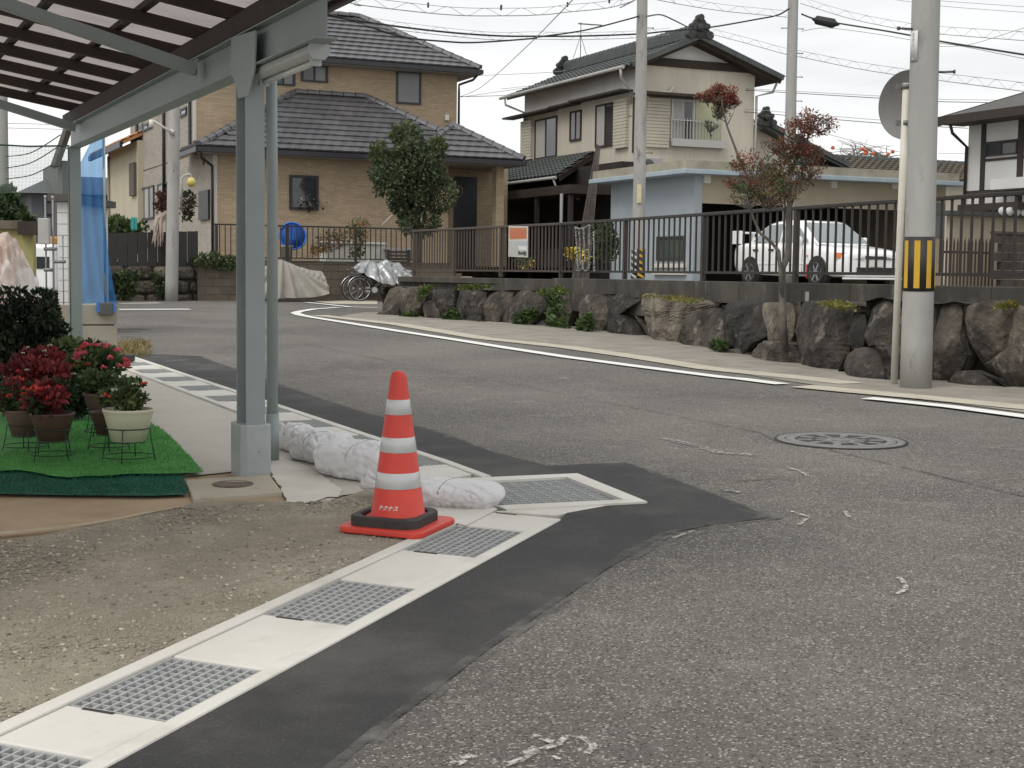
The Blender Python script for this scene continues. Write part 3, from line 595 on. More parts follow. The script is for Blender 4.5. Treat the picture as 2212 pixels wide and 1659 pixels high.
mb.add([FB.w(t, y, zz) for t in (-3.45, 5.75) for y, zz in pr], [(i, i+1, i+7, i+6) for i in range(5)]); mb.build('rain_gutter', m_gutterb, sh)
for uv, ln in ((A1(1270, 450), 3.6), (A1(485, 822), 3.4)):
    t, z = FB.fx(*uv, y=-.05); k = .267; mb = MB(); mb.bar(FB.w(t, -.058, z), FB.w(t, -.058-ln, z+k*ln), .07, .07); mb.build('steel_rafter', m_steel, sh, bevel=.004)
    mb = MB(); mb.bx(t-.05, t+.05, -.0585, -.0555, z-.05, z+.06, FB.M); mb.build('bolt_plate', m_steel, sh)
dp = G(*B2(503, 850)); mb = MB(); mb.tube([dp+V((0, 0, -.02)), dp+V((.0, 0, 1.6)), dp+V((-.004, .0, zb+.02))], .031, 14); mb.build('downpipe', m_steel, sh)
mb = MB(); mb.tube([dp+V((0, 0, .27)), dp+V((0, 0, .005))], .038, 14); mb.build('pipe_socket', m_steel, sh)
m_lampw = mat('lamp_enamel', (.48, .51, .50), (.42, .45, .44), scale=6, rough=.4)
lt = thing('strip_lamp', FB.w(-.9, .03, zb), 'grey enamelled strip lamp fixed under the beam end of the shelter', 'lamp')
mb = MB(); tr = [(-.035, 0), (.045, 0), (.055, -.035), (.030, -.062), (-.020, -.062), (-.045, -.035)]; x0, x1 = FB.fx(*A1(2065, 370), y=.02)[0], FB.fx(*A1(1690, 520), y=.02)[0]
mb.add([FB.w(x, y+.01, zb-.001+z) for x in (x0, x1) for y, z in tr], [tuple(range(6)), tuple(reversed(range(6, 12)))]+[(i, (i+1) % 6, 6+(i+1) % 6, 6+i) for i in range(6)]); mb.build('housing', m_lampw, lt, bevel=.008)
mb = MB(); mb.tube([FB.w(x0+.06, .015, zb-.078), FB.w(x1-.06, .015, zb-.078)], .014, 12); mb.build('tube', mat('lamp_tube', (.62, .64, .62), rough=.3), lt)
for x in (x0+.05, x1-.05):
    mb = MB(); mb.bx(x-.015, x+.015, -.01, .04, zb-.095, zb-.060, FB.M); mb.build('socket', m_lampw, lt)
# ================================================================== turf mats and pots
m_turf = mat('turf_green', (.075, .33, .060), (.055, .25, .048), scale=7, rough=.8, bump=.7, bscale=170, bdist=.012, c3=(.12, .42, .09), s3=3, l3=.5, h3=.75)
m_turf2 = mat('turf_dark', (.014, .125, .075), (.011, .095, .058), scale=9, rough=.85, bump=.7, bscale=170, bdist=.012)
gm = [B1(-420, 1010), B1(0, 1045), B1(120, 1040), B1(230, 1052), B1(400, 1085), B1(510, 1098), B1(620, 1088), B1(750, 1088), B1(950, 1072), B1(1150, 1070), B1(1480, 1055), B1(1440, 1010), B1(1370, 930), B1(1300, 860), B1(1200, 760), B1(1090, 692), B1(1000, 600), B1(900, 480), B1(820, 410), B1(700, 350), B1(0, 330), B1(-400, 330)]
TM1 = tag(sheet('turf_mat', ragged([xy(G(*q)) for q in gm], .05, .006, 2), .020, m_turf, kind=None, sub=.12, wob=.008), 'bright green artificial turf mat under the flower pots', 'mat')
dm = [B1(-420, 1195), B1(0, 1198), B1(600, 1206), B1(1100, 1212), B1(1362, 1200), B1(1345, 1120), B1(1325, 1062), B1(600, 1035), B1(-420, 980)]
TM2 = tag(sheet('turf_mat', ragged([xy(G(*q)) for q in dm], .05, .004, 9), .006, m_turf2, kind=None, sub=.12, wob=.003), 'dark green turf mat strip along the edge of the dirt', 'mat')
def turf_pile(mt_obj, poly, n, col, seed, off):
    rng = np.random.default_rng(seed); q = [xy(G(*p)) for p in poly]; P2 = np.array(q); lo = P2.min(0); hi = P2.max(0); lo[0] = max(lo[0], -2.9); pts = []
    while len(pts) < n:
        x, y = rng.uniform(lo, hi); r = False; j = len(q)-1
        for i in range(len(q)):
            if (q[i][1] > y) != (q[j][1] > y) and x < (q[j][0]-q[i][0])*(y-q[i][1])/(q[j][1]-q[i][1]+1e-12)+q[i][0]: r = not r
            j = i
        if r: pts.append((x, y, gz(y)+off+.008*noise.noise(V((x*3, y*3, 1)))))
    v, f = leaves(np.array(pts), np.zeros((n, 3)), .017, rng, aspect=.22, up=1.1, jit=.55); o = link('turf_pile', npmesh('turf_pile', v, f, col, mi=rng.choice(len(col), n)), mt_obj); o['kind'] = 'stuff'
turf_pile(TM1, gm, 16000, [leafmat('pile_green', (.10, .34, .08), (.075, .26, .06), scale=5), leafmat('pile_light', (.17, .44, .13), (.12, .36, .10), scale=5)], 1, .020)
turf_pile(TM2, dm, 7000, [leafmat('pile_dark', (.016, .14, .085), (.012, .10, .06), scale=5)], 2, .006)
m_potc = mat('pot_cream', (.70, .66, .50), (.66, .62, .46), scale=6, rough=.55)
m_potb = mat('pot_brown', (.115, .060, .045), (.09, .047, .036), scale=6, rough=.6)
m_pott = mat('pot_taupe', (.17, .105, .085), (.14, .088, .07), scale=6, rough=.6)
m_soil = mat('soil', (.05, .038, .028), (.03, .023, .018), scale=30, rough=1)
m_wire = mat('green_wire', (.015, .035, .025), rough=.5)
g_dk = leafmat('leaf_dark', (.028, .050, .020), (.045, .075, .030), scale=12)
g_md = leafmat('leaf_mid', (.075, .12, .040), (.11, .155, .06), scale=12)
g_lt = leafmat('leaf_light', (.16, .21, .075), (.11, .155, .055), scale=14)
g_rd = leafmat('leaf_crimson', (.25, .032, .038), (.32, .055, .055), scale=14)
g_rd2 = leafmat('leaf_wine', (.13, .020, .028), (.17, .03, .038), scale=14)
m_pink = mat('petal_pink', (.72, .085, .16), (.80, .16, .22), scale=40, rough=.6)
m_redp = mat('petal_red', (.72, .06, .045), (.78, .12, .09), scale=40, rough=.6)
m_whp = mat('petal_white', (.72, .71, .64), (.62, .6, .5), scale=40, rough=.6)
m_stem = mat('stem', (.09, .10, .04), (.12, .09, .05), scale=9, rough=.8)
def flower_mesh(mt, r, seed):
    rng = np.random.default_rng(seed); n = 16; d = rng.normal(0, 1, (n, 3)); d[:, 2] = abs(d[:, 2])*.8; d /= np.linalg.norm(d, axis=1)[:, None]
    v, f = leaves(d*r*.35, d, r*.8, rng, aspect=1.0, up=.1, jit=.35); return npmesh('flower', v, f, mt)
FLW = {k: flower_mesh(m, r, i) for i, (k, m, r) in enumerate((('pink', m_pink, .028), ('red', m_redp, .022), ('white', m_whp, .016)))}
def pot(at, rim, base, h, stand, mt, label, leafs, R, nl, lsize, seed, flowers=(), group='potted plants on the turf', lift=.03, spread=1., asp=.6, cat='potted plant'):
    o = thing('potted_plant', at, label, cat, group); rng = np.random.default_rng(seed); z0 = at.z+stand
    mb = MB(); mb.lathe([(0, 0), (base, 0), (base+(rim-base)*.86, h*.80), (rim*.965, h*.82), (rim, h*.90), (rim*1.03, h*.93), (rim*1.03, h), (rim*.95, h), (rim*.93, h*.86), (0, h*.86)], c=(at.x, at.y, z0), n=32); mb.build('pot', mt, o)
    mb = MB(); mb.lathe([(rim*.925, h*.865), (0, h*.89)], c=(at.x, at.y, z0), n=24); mb.build('soil', m_soil, o)
    if stand > .02:
        mb = MB(); r2 = base*1.25
        for k in range(4):
            a = k*math.pi/2+seed; p = V((math.cos(a), math.sin(a), 0)); mb.tube([V((at.x, at.y, z0+h*.40))+p*(base+(rim-base)*.40+.008), V((at.x, at.y, at.z+stand*.9))+p*(r2+.012), V((at.x, at.y, at.z+.004))+p*(r2+.03)], .0032, 5)
        for zz, rr in ((z0-.004, r2*.8), (z0+h*.40, base+(rim-base)*.40+.008), (at.z+.03, r2+.026)): mb.tube([V((at.x+rr*math.cos(a), at.y+rr*math.sin(a), zz)) for a in [i*2*math.pi/20 for i in range(21)]], .003, 5, caps=False)
        mb.build('wire_stand', m_wire, o)
    top = z0+h; cx = V((at.x, at.y, top+R[2]*.45+lift))
    mb = MB()
    for k in range(9):
        a = rng.uniform(0, 6.28); q = rng.uniform(.2, .8); mb.tube([V((at.x+.02*math.cos(a), at.y+.02*math.sin(a), z0+h*.86)), V((at.x+R[0]*q*.6*math.cos(a), at.y+R[1]*q*.6*math.sin(a), top+R[2]*.4)), V((at.x+R[0]*q*math.cos(a), at.y+R[1]*q*math.sin(a), top+R[2]*.9))], [.004, .003, .0015], 5)
    mb.build('stems', m_stem, o)
    crown('foliage', lumps(cx, R, 12, [r*.42 for r in R], rng), nl, lsize, leafs, o, seed, aspect=asp, up=.4, inner=.2)
    for kind, k in flowers:
        for i in range(k):
            a = rng.uniform(math.pi, 2.1*math.pi) if i % 3 else rng.uniform(0, 6.28); e = rng.uniform(-.1, 1.0); p = cx+V((R[0]*math.cos(a)*math.cos(e*1.2), R[1]*math.sin(a)*math.cos(e*1.2), R[2]*math.sin(e*1.2)))*1.06
            M = Matrix.Translation(p) @ Matrix.Rotation(rng.uniform(0, 6.28), 4, 'Z') @ Matrix.Scale(rng.uniform(.75, 1.2), 4); put('flower', FLW[kind], o, M)
    return o
def gp_(x, y): p = G(*B1(x, y)); p.z += .026; return p
pot(gp_(935, 985), .137, .094, .178, .115, m_potc, 'cream plastic flower pot of small green leaves on a wire stand', [g_md, g_dk, g_lt], (.13, .12, .085), 900, .035, 11, (('white', 5), ('red', 2)))
pot(gp_(385, 968), .118, .078, .155, .105, m_potb, 'dark brown pot of crimson leaves nearest the dark turf strip', [g_rd, g_rd2, g_dk], (.14, .13, .085), 1100, .045, 12, (('red', 9),))
pot(gp_(190, 905), .118, .08, .15, .09, m_pott, 'lighter brown pot with green leaves and small red blooms beside the crimson plant', [g_md, g_dk, g_rd2], (.17, .15, .10), 1000, .036, 13, (('red', 12),))
pot(gp_(300, 800), .125, .085, .16, .10, m_potb, 'tall crimson leaved plant rising behind the two brown pots', [g_rd, g_rd2], (.20, .18, .12), 1900, .05, 14, (('red', 3), ('white', 6)))
pot(gp_(300, 640), .135, .09, .17, .10, m_potb, 'dark wine leaved plant in a pot in front of the dark evergreen bush', [g_rd2, g_rd], (.17, .16, .13), 1700, .05, 15, (('white', 5),))
pot(gp_(790, 905), .10, .07, .13, .10, m_potb, 'small dark brown pot tucked behind the cream pot', [g_dk, g_md], (.07, .07, .05), 250, .03, 16)
pot(gp_(770, 790), .135, .09, .17, .10, m_pott, 'wide taupe pot with a dark leafy plant behind the cream pot', [g_dk, g_md], (.18, .14, .07), 650, .045, 17)
pot(gp_(720, 655), .15, .10, .17, .10, m_potb, 'brown pot of green leaves with bright pink geranium blooms', [g_md, g_lt, g_dk], (.19, .17, .14), 1500, .05, 18, (('pink', 22), ('red', 5)))
pot(gp_(560, 560), .16, .11, .19, .06, m_potb, 'dark pot with pale green leaves between the geranium and the evergreen', [g_lt, g_md, g_dk], (.20, .18, .17), 1300, .055, 19)
pot(gp_(-40, 470), .19, .14, .20, .03, m_pott, 'low brown planter with dark green leaves and white blossoms', [g_dk, g_md], (.30, .24, .14), 1500, .05, 20, (('white', 12),))
def bush(name, c, R, k, n, size, mts, seed, label, cat='bush', group=None, w=None, **kw):
    o = thing(name, c, label, cat, group); rng = np.random.default_rng(seed); cc = V((c.x, c.y, c.z+R[2]))
    mb = MB()
    for i in range(6):
        a = rng.uniform(0, 6.28); mb.tube([V((c.x, c.y, c.z-.02)), V((c.x+R[0]*.2*math.cos(a), c.y+R[1]*.2*math.sin(a), c.z+R[2]*.5)), V((c.x+R[0]*.6*math.cos(a), c.y+R[1]*.6*math.sin(a), c.z+R[2]*1.4))], [.03*R[0], .02*R[0], .008*R[0]], 6)
    mb.build('trunk', mat('bark', (.10, .085, .065), (.065, .055, .045), scale=14, rough=.95, bump=.4), o)
    crown('crown', [((cc.x, cc.y, cc.z), tuple(r*.72 for r in R))]+lumps(cc, R, k, [r*.30 for r in R], rng), n, size, mts, o, seed+1, weights=w, **kw); return o
g_bush = leafmat('leaf_boxwood', (.012, .022, .013), (.022, .034, .018), scale=8)
g_bush2 = leafmat('leaf_boxwood_light', (.035, .052, .022), (.05, .07, .03), scale=8)
pb = V(((55-1106)/3100*11.0, 11.0, gz(11.0))); bush('evergreen_bush', pb, (.42, .40, .44), 26, 9000, .055, [g_bush, g_bush2], 31, 'dense dark evergreen bush clipped round in front of the far shelter post', w=[.8, .2], inner=.72)
pb = V(((148-1106)/3100*9.9, 9.9, gz(9.9))); bush('evergreen_bush', pb, (.17, .16, .20), 14, 2600, .04, [g_bush, g_bush2, g_dk], 32, 'small dark green bush at the foot of the big evergreen', w=[.5, .3, .2], inner=.6)
# ================================================================== stone retaining wall
m_stone = [mat('stone_%d' % i, c, c2, scale=3.2, rough=.93, bump=1., bscale=14, bdist=.06, rnd=.15, c3=c3, s3=7, l3=.57, h3=.74, lo=.40, hi=.60, stretch=(1, 1, .8)) for i, (c, c2, c3) in enumerate((
    ((.070, .059, .048), (.026, .023, .020), (.20, .18, .145)), ((.115, .097, .076), (.042, .036, .030), (.22, .195, .155)), ((.20, .172, .135), (.10, .083, .064), (.29, .26, .21)), ((.042, .037, .032), (.018, .016, .015), (.15, .135, .115))))]
WL = [V((-2.53, 28.24, 0)), V((.73, 24.39, 0)), V((2.15, 20.66, 0)), V((3.54, 14.93, 0)), V((4.65, 13.64, 0)), V((6.6, 11.6, 0))]
def wall_at(u, back=0.):
    """where the sight column u meets the foot of the stone wall: frame with x along the wall, y into it"""
    k = (u-CX)/F; d = ray(u, 620); k = d.x
    for i in range(len(WL)-1):
        a, b = WL[i], WL[i+1]; e = b-a; den = e.x-k*e.y
        if abs(den) < 1e-9: continue
        s = (k*a.y-a.x)/den
        if (0 <= s <= 1) or (i == 0 and s < 0) or (i == len(WL)-2 and s > 1):
            p = a+e*s; ex_ = e.normalized(); ey_ = V((-ex_.y, ex_.x, 0)); p = p+ey_*back; p.z = gz(p.y); return Frame(p, ex_, ey_)
wall = thing('stone_wall', V((1.5, 22, gz(22))), 'retaining wall of big dark rough stones along the road', 'stone wall')
STN = [(A6, [(1130, 830), (1160, 800), (1290, 800), (1280, 900), (1270, 1040), (1150, 1000), (1125, 900)], 1, 0), (A6, [(1290, 810), (1370, 800), (1465, 810), (1470, 900), (1420, 1010), (1280, 1040)], 1, 0),
       (A6, [(1470, 930), (1540, 905), (1600, 1000), (1610, 1060), (1480, 1090)], 0, -.1), (A6, [(1530, 830), (1720, 820), (1730, 950), (1650, 1050), (1590, 1040)], 0, 0.05), (A6, [(1735, 810), (1975, 830), (1985, 960), (1990, 1080), (1830, 1100), (1740, 1050)], 0, 0),
       (A6, [(1600, 1080), (1700, 990), (1820, 1060), (1830, 1150), (1640, 1120)], 0, -.12), (A6, [(1985, 840), (2205, 830), (2170, 950), (2120, 1050), (2090, 1160), (2000, 1100)], 1, 0), (A6, [(1825, 1060), (1950, 1030), (1960, 1110), (1820, 1145)], 3, -.1),
       (A7, [(100, 1080), (150, 900), (260, 830), (450, 840), (490, 920), (420, 1000), (370, 1100), (250, 1180), (110, 1170), (50, 1120)], 0, 0), (A7, [(370, 1120), (460, 1075), (520, 1110), (500, 1210), (380, 1215)], 3, -.12), (A7, [(470, 890), (610, 830), (690, 870), (700, 1000), (640, 1200), (540, 1230), (500, 960)], 1, .05),
       (A7, [(690, 870), (990, 865), (960, 930), (940, 1050), (900, 1200), (790, 1240), (740, 1100), (700, 960)], 1, 0), (A7, [(950, 920), (1060, 850), (1180, 830), (1240, 860), (1100, 900), (1110, 1010), (1180, 1130), (1240, 1270), (1020, 1260), (960, 1150), (940, 1030)], 3, .04), (A7, [(880, 1260), (950, 1215), (1030, 1260), (1010, 1290), (900, 1285)], 1, -.15),
       (A7, [(1085, 920), (1130, 890), (1200, 855), (1310, 870), (1520, 900), (1760, 930), (1650, 1020), (1560, 1100), (1530, 1240), (1440, 1330), (1290, 1290), (1180, 1130), (1110, 1030)], 2, -.10), (A7, [(1560, 1090), (1640, 1050), (1700, 1000), (1830, 960), (1880, 1080), (1900, 1220), (1860, 1360), (1700, 1395), (1530, 1375), (1540, 1180)], 0, -.05),
       (A7, [(1460, 1320), (1520, 1250), (1540, 1350), (1480, 1350)], 1, -.02),
       (A8, [(-50, 900), (100, 880), (310, 890), (330, 980), (350, 1090), (280, 1170), (190, 1230), (100, 1180), (0, 1100), (-60, 1000)], 3, 0), (A8, [(310, 890), (500, 885), (510, 960), (510, 1090), (480, 1190), (350, 1140), (345, 1020)], 2, .06), (A8, [(-60, 1180), (0, 1080), (90, 1150), (60, 1220), (0, 1230)], 1, .0),
       (A8, [(0, 1215), (120, 1210), (200, 1240), (180, 1320), (60, 1310), (-60, 1290)], 1, -.12), (A8, [(190, 1270), (260, 1190), (350, 1155), (500, 1190), (560, 1240), (570, 1290), (490, 1345), (250, 1345)], 1, -.16),
       (A8, [(520, 890), (620, 880), (830, 900), (960, 930), (990, 1000), (960, 1130), (880, 1230), (800, 1355), (700, 1375), (580, 1365), (570, 1220), (520, 1090)], 0, -.04), (A8, [(990, 960), (1060, 950), (1080, 1100), (1070, 1200), (960, 1190)], 3, .12), (A8, [(810, 1375), (880, 1260), (960, 1210), (1060, 1190), (1110, 1270), (1130, 1395), (920, 1400)], 0, -.15),
       (A8, [(1060, 880), (1150, 860), (1260, 880), (1240, 970), (1260, 1110), (1250, 1230), (1190, 1330), (1150, 1405), (1120, 1270), (1080, 1120)], 0, -.02), (A8, [(1245, 900), (1350, 880), (1360, 1300), (1270, 1380), (1200, 1390), (1262, 1230)], 1, .03), (A8, [(1190, 1400), (1240, 1365), (1330, 1400), (1320, 1450), (1180, 1430)], 1, -.1), (A8, [(1360, 890), (1555, 900), (1550, 1440), (1350, 1430)], 0, .05),
       (A8, [(1560, 910), (1660, 885), (1740, 905), (1725, 1000), (1725, 1110), (1770, 1250), (1700, 1400), (1560, 1445)], 1, 0), (A8, [(1745, 910), (1960, 880), (2110, 930), (2120, 1050), (2080, 1200), (1960, 1290), (1870, 1260), (1790, 1120)], 1, .04), (A8, [(2115, 930), (2300, 940), (2420, 960), (2400, 1500), (2200, 1495), (2060, 1470), (1900, 1320), (1960, 1290), (2085, 1200)], 1, -.03), (A8, [(1600, 1480), (1700, 1370), (1830, 1370), (1960, 1430), (2050, 1490), (1870, 1520), (1620, 1515)], 0, -.16), (A8, [(2420, 950), (2700, 960), (2700, 1540), (2410, 1520)], 0, 0)]
STN += [(A6, [(1128, 1005), (1190, 985), (1200, 1035), (1060, 1035)], 1, -.1), (A6, [(1260, 1050), (1300, 1028), (1330, 1060), (1290, 1072)], 1, -.12)]
def stone(Cv, poly, mi, back, seed):
    cu = sum(Cv(*p)[0] for p in poly)/len(poly); fr = wall_at(cu, back); q = [fr.fx(*Cv(*p)) for p in poly]
    ccx = sum(x for x, z in q)/len(q); ccz = sum(z for x, z in q)/len(q); q = [(ccx+(x-ccx)*1.09, ccz+(z-ccz)*1.05) for x, z in q]; zmin = min(z for x, z in q); q = [(x, z-.05 if z < zmin+.06 else z) for x, z in q]
    ring = []; n = len(q)                                       # resample the outline
    per = sum(math.dist(q[i], q[(i+1) % n]) for i in range(n)); st = per/60
    for i in range(n):
        a, b = q[i], q[(i+1) % n]; k = max(1, round(math.dist(a, b)/st))
        for j in range(k): ring.append((a[0]+(b[0]-a[0])*j/k, a[1]+(b[1]-a[1])*j/k))
    m_ = len(ring); cx = sum(p[0] for p in ring)/m_; cz = sum(p[1] for p in ring)/m_; size = per/6; vs = []; rr = random.Random(seed)
    tx, tz = rr.uniform(-.35, .35), rr.uniform(-.1, .35)         # each face leans its own way
    # facet planes give broken edges
    fac = [(V((rr.uniform(-1, 1), 0, rr.uniform(-1, 1))).normalized(), rr.uniform(.15, .55), rr.uniform(.25, .7)) for _ in range(4)]
    pls = [(rr.uniform(-.45, .45), rr.uniform(-.25, .55), rr.uniform(-.05, .04)) for _ in range(6)]
    lev = [(1.0, .55), (1.0, .22), (1.0, .05), (.992, .002), (.955, -.010), (.88, -.022), (.78, -.028), (.66, -.03), (.54, -.03), (.42, -.03), (.30, -.03), (.18, -.03), (.07, -.03)]
    for s_, y_ in lev:
        for (x, z) in ring:
            dx, dz = (x-cx)*s_, (z-cz)*s_; px, pz = cx+dx, cz+dz
            nv = noise.noise(V((px*2.2+seed, pz*2.2, seed*.7)))*.045+noise.noise(V((px*6+seed, pz*5, seed)))*.042+noise.noise(V((px*14, pz*11, seed)))*.016
            front = 1 if s_ < .999 or y_ < .1 else 0
            yy = y_*size*1.4+(nv*min(1, size*1.4)+max(a_*dx+b_*dz+c_*size for a_, b_, c_ in pls)*.68)*front
            for nn, dd, st_ in fac:
                e = (dx*nn.x+dz*nn.z)/max(size, .1)-dd
                if e > 0: yy += e*st_*size*.4*front
            w = 1+.05*noise.noise(V((px*5, pz*5, seed+3)))
            vs.append(fr.w(cx+dx*w, yy, cz+dz*w))
    fs = [(i*m_+j, i*m_+(j+1) % m_, (i+1)*m_+(j+1) % m_, (i+1)*m_+j) for i in range(len(lev)-1) for j in range(m_)]+[tuple((len(lev)-1)*m_+j for j in range(m_)), tuple(reversed(range(m_)))]
    mb = MB(); mb.add(vs, fs, None, False); o = mb.build('stone', m_stone[mi], wall); return o
for i, (Cv, poly, mi, back) in enumerate(STN): stone(Cv, poly, mi, back, i*1.7+.3)
# earth fill behind the stones and the raised yard
m_fill = mat('dark_earth', (.045, .038, .030), (.07, .06, .046), scale=4, rough=1, bump=.6, bscale=20)
def off_line(d): return [(lambda e: WL[i]+V((-e.y, e.x, 0))*d)(((WL[min(i+1, len(WL)-1)]-WL[max(i-1, 0)]).normalized())) for i in range(len(WL))]
bk = off_line(.38); mb = MB(); mb.add([V((p.x, p.y, 0)) for p in bk]+[V((p.x, p.y, .99)) for p in bk], [(i, i+1, len(bk)+i+1, len(bk)+i) for i in range(len(bk)-1)])
bk2 = off_line(1.3); b0 = len(mb.v); mb.add([V((p.x, p.y, .99)) for p in bk]+[V((p.x, p.y, .99)) for p in bk2], [(i, i+1, len(bk)+i+1, len(bk)+i) for i in range(len(bk)-1)])
mb.add([V((bk[0].x, bk[0].y, 0)), V((bk[0].x, bk[0].y, .99)), V((bk[0].x+6, bk[0].y+2.6, .99)), V((bk[0].x+6, bk[0].y+2.6, 0))], [(0, 1, 2, 3)])
mb.build('earth_fill', m_fill, wall)
# ------------------------------------------------------------------ fence and its concrete footing wall
f1a, f1b = V((-2.13, 30.6, 0)), V((.86, 25.05, 0)); f2a, f2b = V((.80, 25.0, 0)), V((6.6, 10.6, 0))
FF1 = Frame(f1a, (f1b-f1a).normalized(), V((-(f1b-f1a).normalized().y, (f1b-f1a).normalized().x, 0)))
FF2 = Frame(f2a, (f2b-f2a).normalized(), V((-(f2b-f2a).normalized().y, (f2b-f2a).normalized().x, 0)))
m_cwall = mat('concrete_old', (.085, .077, .064), (.042, .038, .032), scale=2.2, rough=.95, bump=.4, bscale=25, c3=(.17, .155, .13), s3=5, l3=.58, h3=.78, stretch=(1, 1, .5))
m_fence = mat('bronze_aluminium', (.036, .029, .025), (.028, .023, .020), scale=5, rough=.55, metal=.1)
m_fenceb = mat('brown_slats', (.075, .056, .044), (.058, .043, .035), scale=5, rough=.6)
z2 = FF2.fx(*A7(1500, 742))[1]; LOT = 1.17
cwall = thing('concrete_footing_wall', V((3, 20, LOT)), 'low weathered concrete wall carrying the brown metal fence above the stones', 'wall')
L2 = (f2b-f2a).length; L1 = (f1b-f1a).length; x = -.1; k = 0
while x < L2:
    e = min(x+(1.22 if k % 3 else 1.30), L2); mb = MB(); mb.bx(x+.004, e-.004, -.09, .09, z2-.55, z2, FF2.M); mb.build('wall_block', m_cwall, cwall, bevel=.01); x = e; k += 1
x = -.6
while x < L1-.1:
    e = min(x+1.22, L1-.02); mb = MB(); mb.bx(x+.004, e-.004, -.09, .09, z2-.62, z2-.02, FF1.M); mb.build('wall_block', m_cwall, cwall, bevel=.01); x = e
hx, hz = FF2.fx(*A8(620, 840), y=-.09); mb = MB(); mb.bx(hx-.09, hx+.07, -.096, -.085, hz-.075, hz+.075, FF2.M); mb.build('weep_hole', m_dark, cwall)
hx, hz = FF2.fx(*A8(680, 840), y=-.10); mb = MB(); mb.bx(hx-.04, hx+.04, -.104, -.097, hz-.06, hz+.06, FF2.M); mb.build('patch_plate', mat('pale_patch', (.35, .34, .31), rough=.9), cwall)
sheetm = MB(); sheetm.add([(f1a.x-.5, f1a.y+.3, LOT), (f1b.x, f1b.y, LOT), (f2b.x, f2b.y, LOT), (60, 2, LOT), (60, 75, LOT), (24, 60, LOT), (3.5, 37.2, LOT), (-1.6, 31.3, LOT)], [tuple(range(8))]); tag(sheetm.build('yard_ground', mat('yard_gravel', (.22, .20, .17), (.16, .145, .12), scale=4, rough=.95, bump=.4)), kind='structure')
def fence(fr, L_, post_x, zb_, zt, sp, label, mt, rail=.05, bw=.022, extra=None):
    o = thing('metal_fence', fr.w(0, 0, zb_), label, 'fence'); cs_ = fr.w(0, 0, 0)
    def seg(x): return zb_, zt
    mb = MB(); mb.bx(-.05, L_, -.032, .032, zt-.045, zt, fr.M); mb.build('top_rail', mt, o, bevel=.008)
    mb = MB(); mb.bx(-.02, L_, -.018, .018, zb_+.10, zb_+.135, fr.M); mb.build('bottom_rail', mt, o)
    mb = MB(); mb.bx(-.03, .03, -.03, .03, 0, zt-zb_-.047); pm = mb.me('post', mt); mb = MB(); mb.bx(-bw/2, bw/2, -.011, .011, 0, zt-zb_-.18); bm_ = mb.me('baluster', mt)
    for x in post_x: put('post', pm, o, fr.M @ Matrix.Translation((x, 0, zb_)))
    x = sp*.5
    while x < L_:
        if all(abs(x-p) > .05 for p in post_x): put('baluster', bm_, o, fr.M @ Matrix.Translation((x, 0, zb_+.136)))
        x += sp
    return o
zt2 = FF2.fx(2212*.9, 427)[1]
fence(FF2, L2-.3, [.06, 2.55, 5.03, 7.38, 9.85, 12.3, 14.8], z2+.003, zt2, .163, 'dark bronze vertical bar fence on the concrete wall in front of the white car', m_fence)
zt1 = FF1.fx(*A6(1800, 308))[1]
fence(FF1, L1-.06, [.05, 2.0, 4.0], z2+.003, zt1, .125, 'brown close-barred fence on the concrete wall carrying the orange poster', m_fenceb)
# poster wired to the fence
pq = [FF1.fx(*A7(*p), y=-.05) for p in [(217, 293), (376, 296), (374, 554), (213, 546)]]
po = thing('poster', FF1.w(pq[3][0], -.05, pq[3][1]), 'weathered poster with an orange top and pale grey lower half tied to the fence', 'poster')
def onp(pts, t, y): return [FF1.w(x, y, z) for x, z in pts], t
def plate(mb, pts, y, t, fr):
    n = len(pts); mb.add([fr.w(x, y, z) for x, z in pts]+[fr.w(x, y-t, z) for x, z in pts], [tuple(range(n)), tuple(reversed(range(n, 2*n)))]+[(i, n+i, n+(i+1) % n, (i+1) % n) for i in range(n)])
mb = MB(); plate(mb, pq, -.045, .006, FF1); mb.build('board', mat('poster_white', (.58, .56, .52), (.50, .48, .44), scale=8, rough=.6), po)
PC = K(1960, 860, 240)
def panel(name, pts, c, c2, y):
    mb = MB(); plate(mb, [FF1.fx(*PC(*p), y=y) for p in pts], y, .0015, FF1); mb.build(name, mat('poster_'+name, c, c2, scale=16, rough=.6), po)
panel('orange_panel', [(420, 330), (1050, 335), (1045, 740), (425, 760)], (.50, .175, .07), (.46, .22, .10), -.052)
panel('orange_print', [(440, 390), (1030, 395), (1025, 690), (445, 710)], (.52, .14, .055), (.42, .15, .08), -.0545)
panel('grey_panel', [(395, 820), (1070, 822), (1065, 1350), (395, 1345)], (.40, .41, .36), (.46, .47, .43), -.052)
panel('blue_print', [(680, 850), (1050, 850), (1050, 975), (740, 960)], (.42, .47, .52), (.36, .41, .46), -.0545)
panel('white_print', [(740, 985), (1050, 1000), (1050, 1160), (780, 1150)], (.68, .68, .67), (.6, .6, .6), -.0545)
panel('dark_print', [(735, 1200), (770, 1175), (830, 1230), (900, 1220), (960, 1185), (1035, 1220), (1030, 1350), (960, 1345), (920, 1300), (820, 1310), (740, 1310)], (.045, .055, .06), (.08, .09, .09), -.0565)
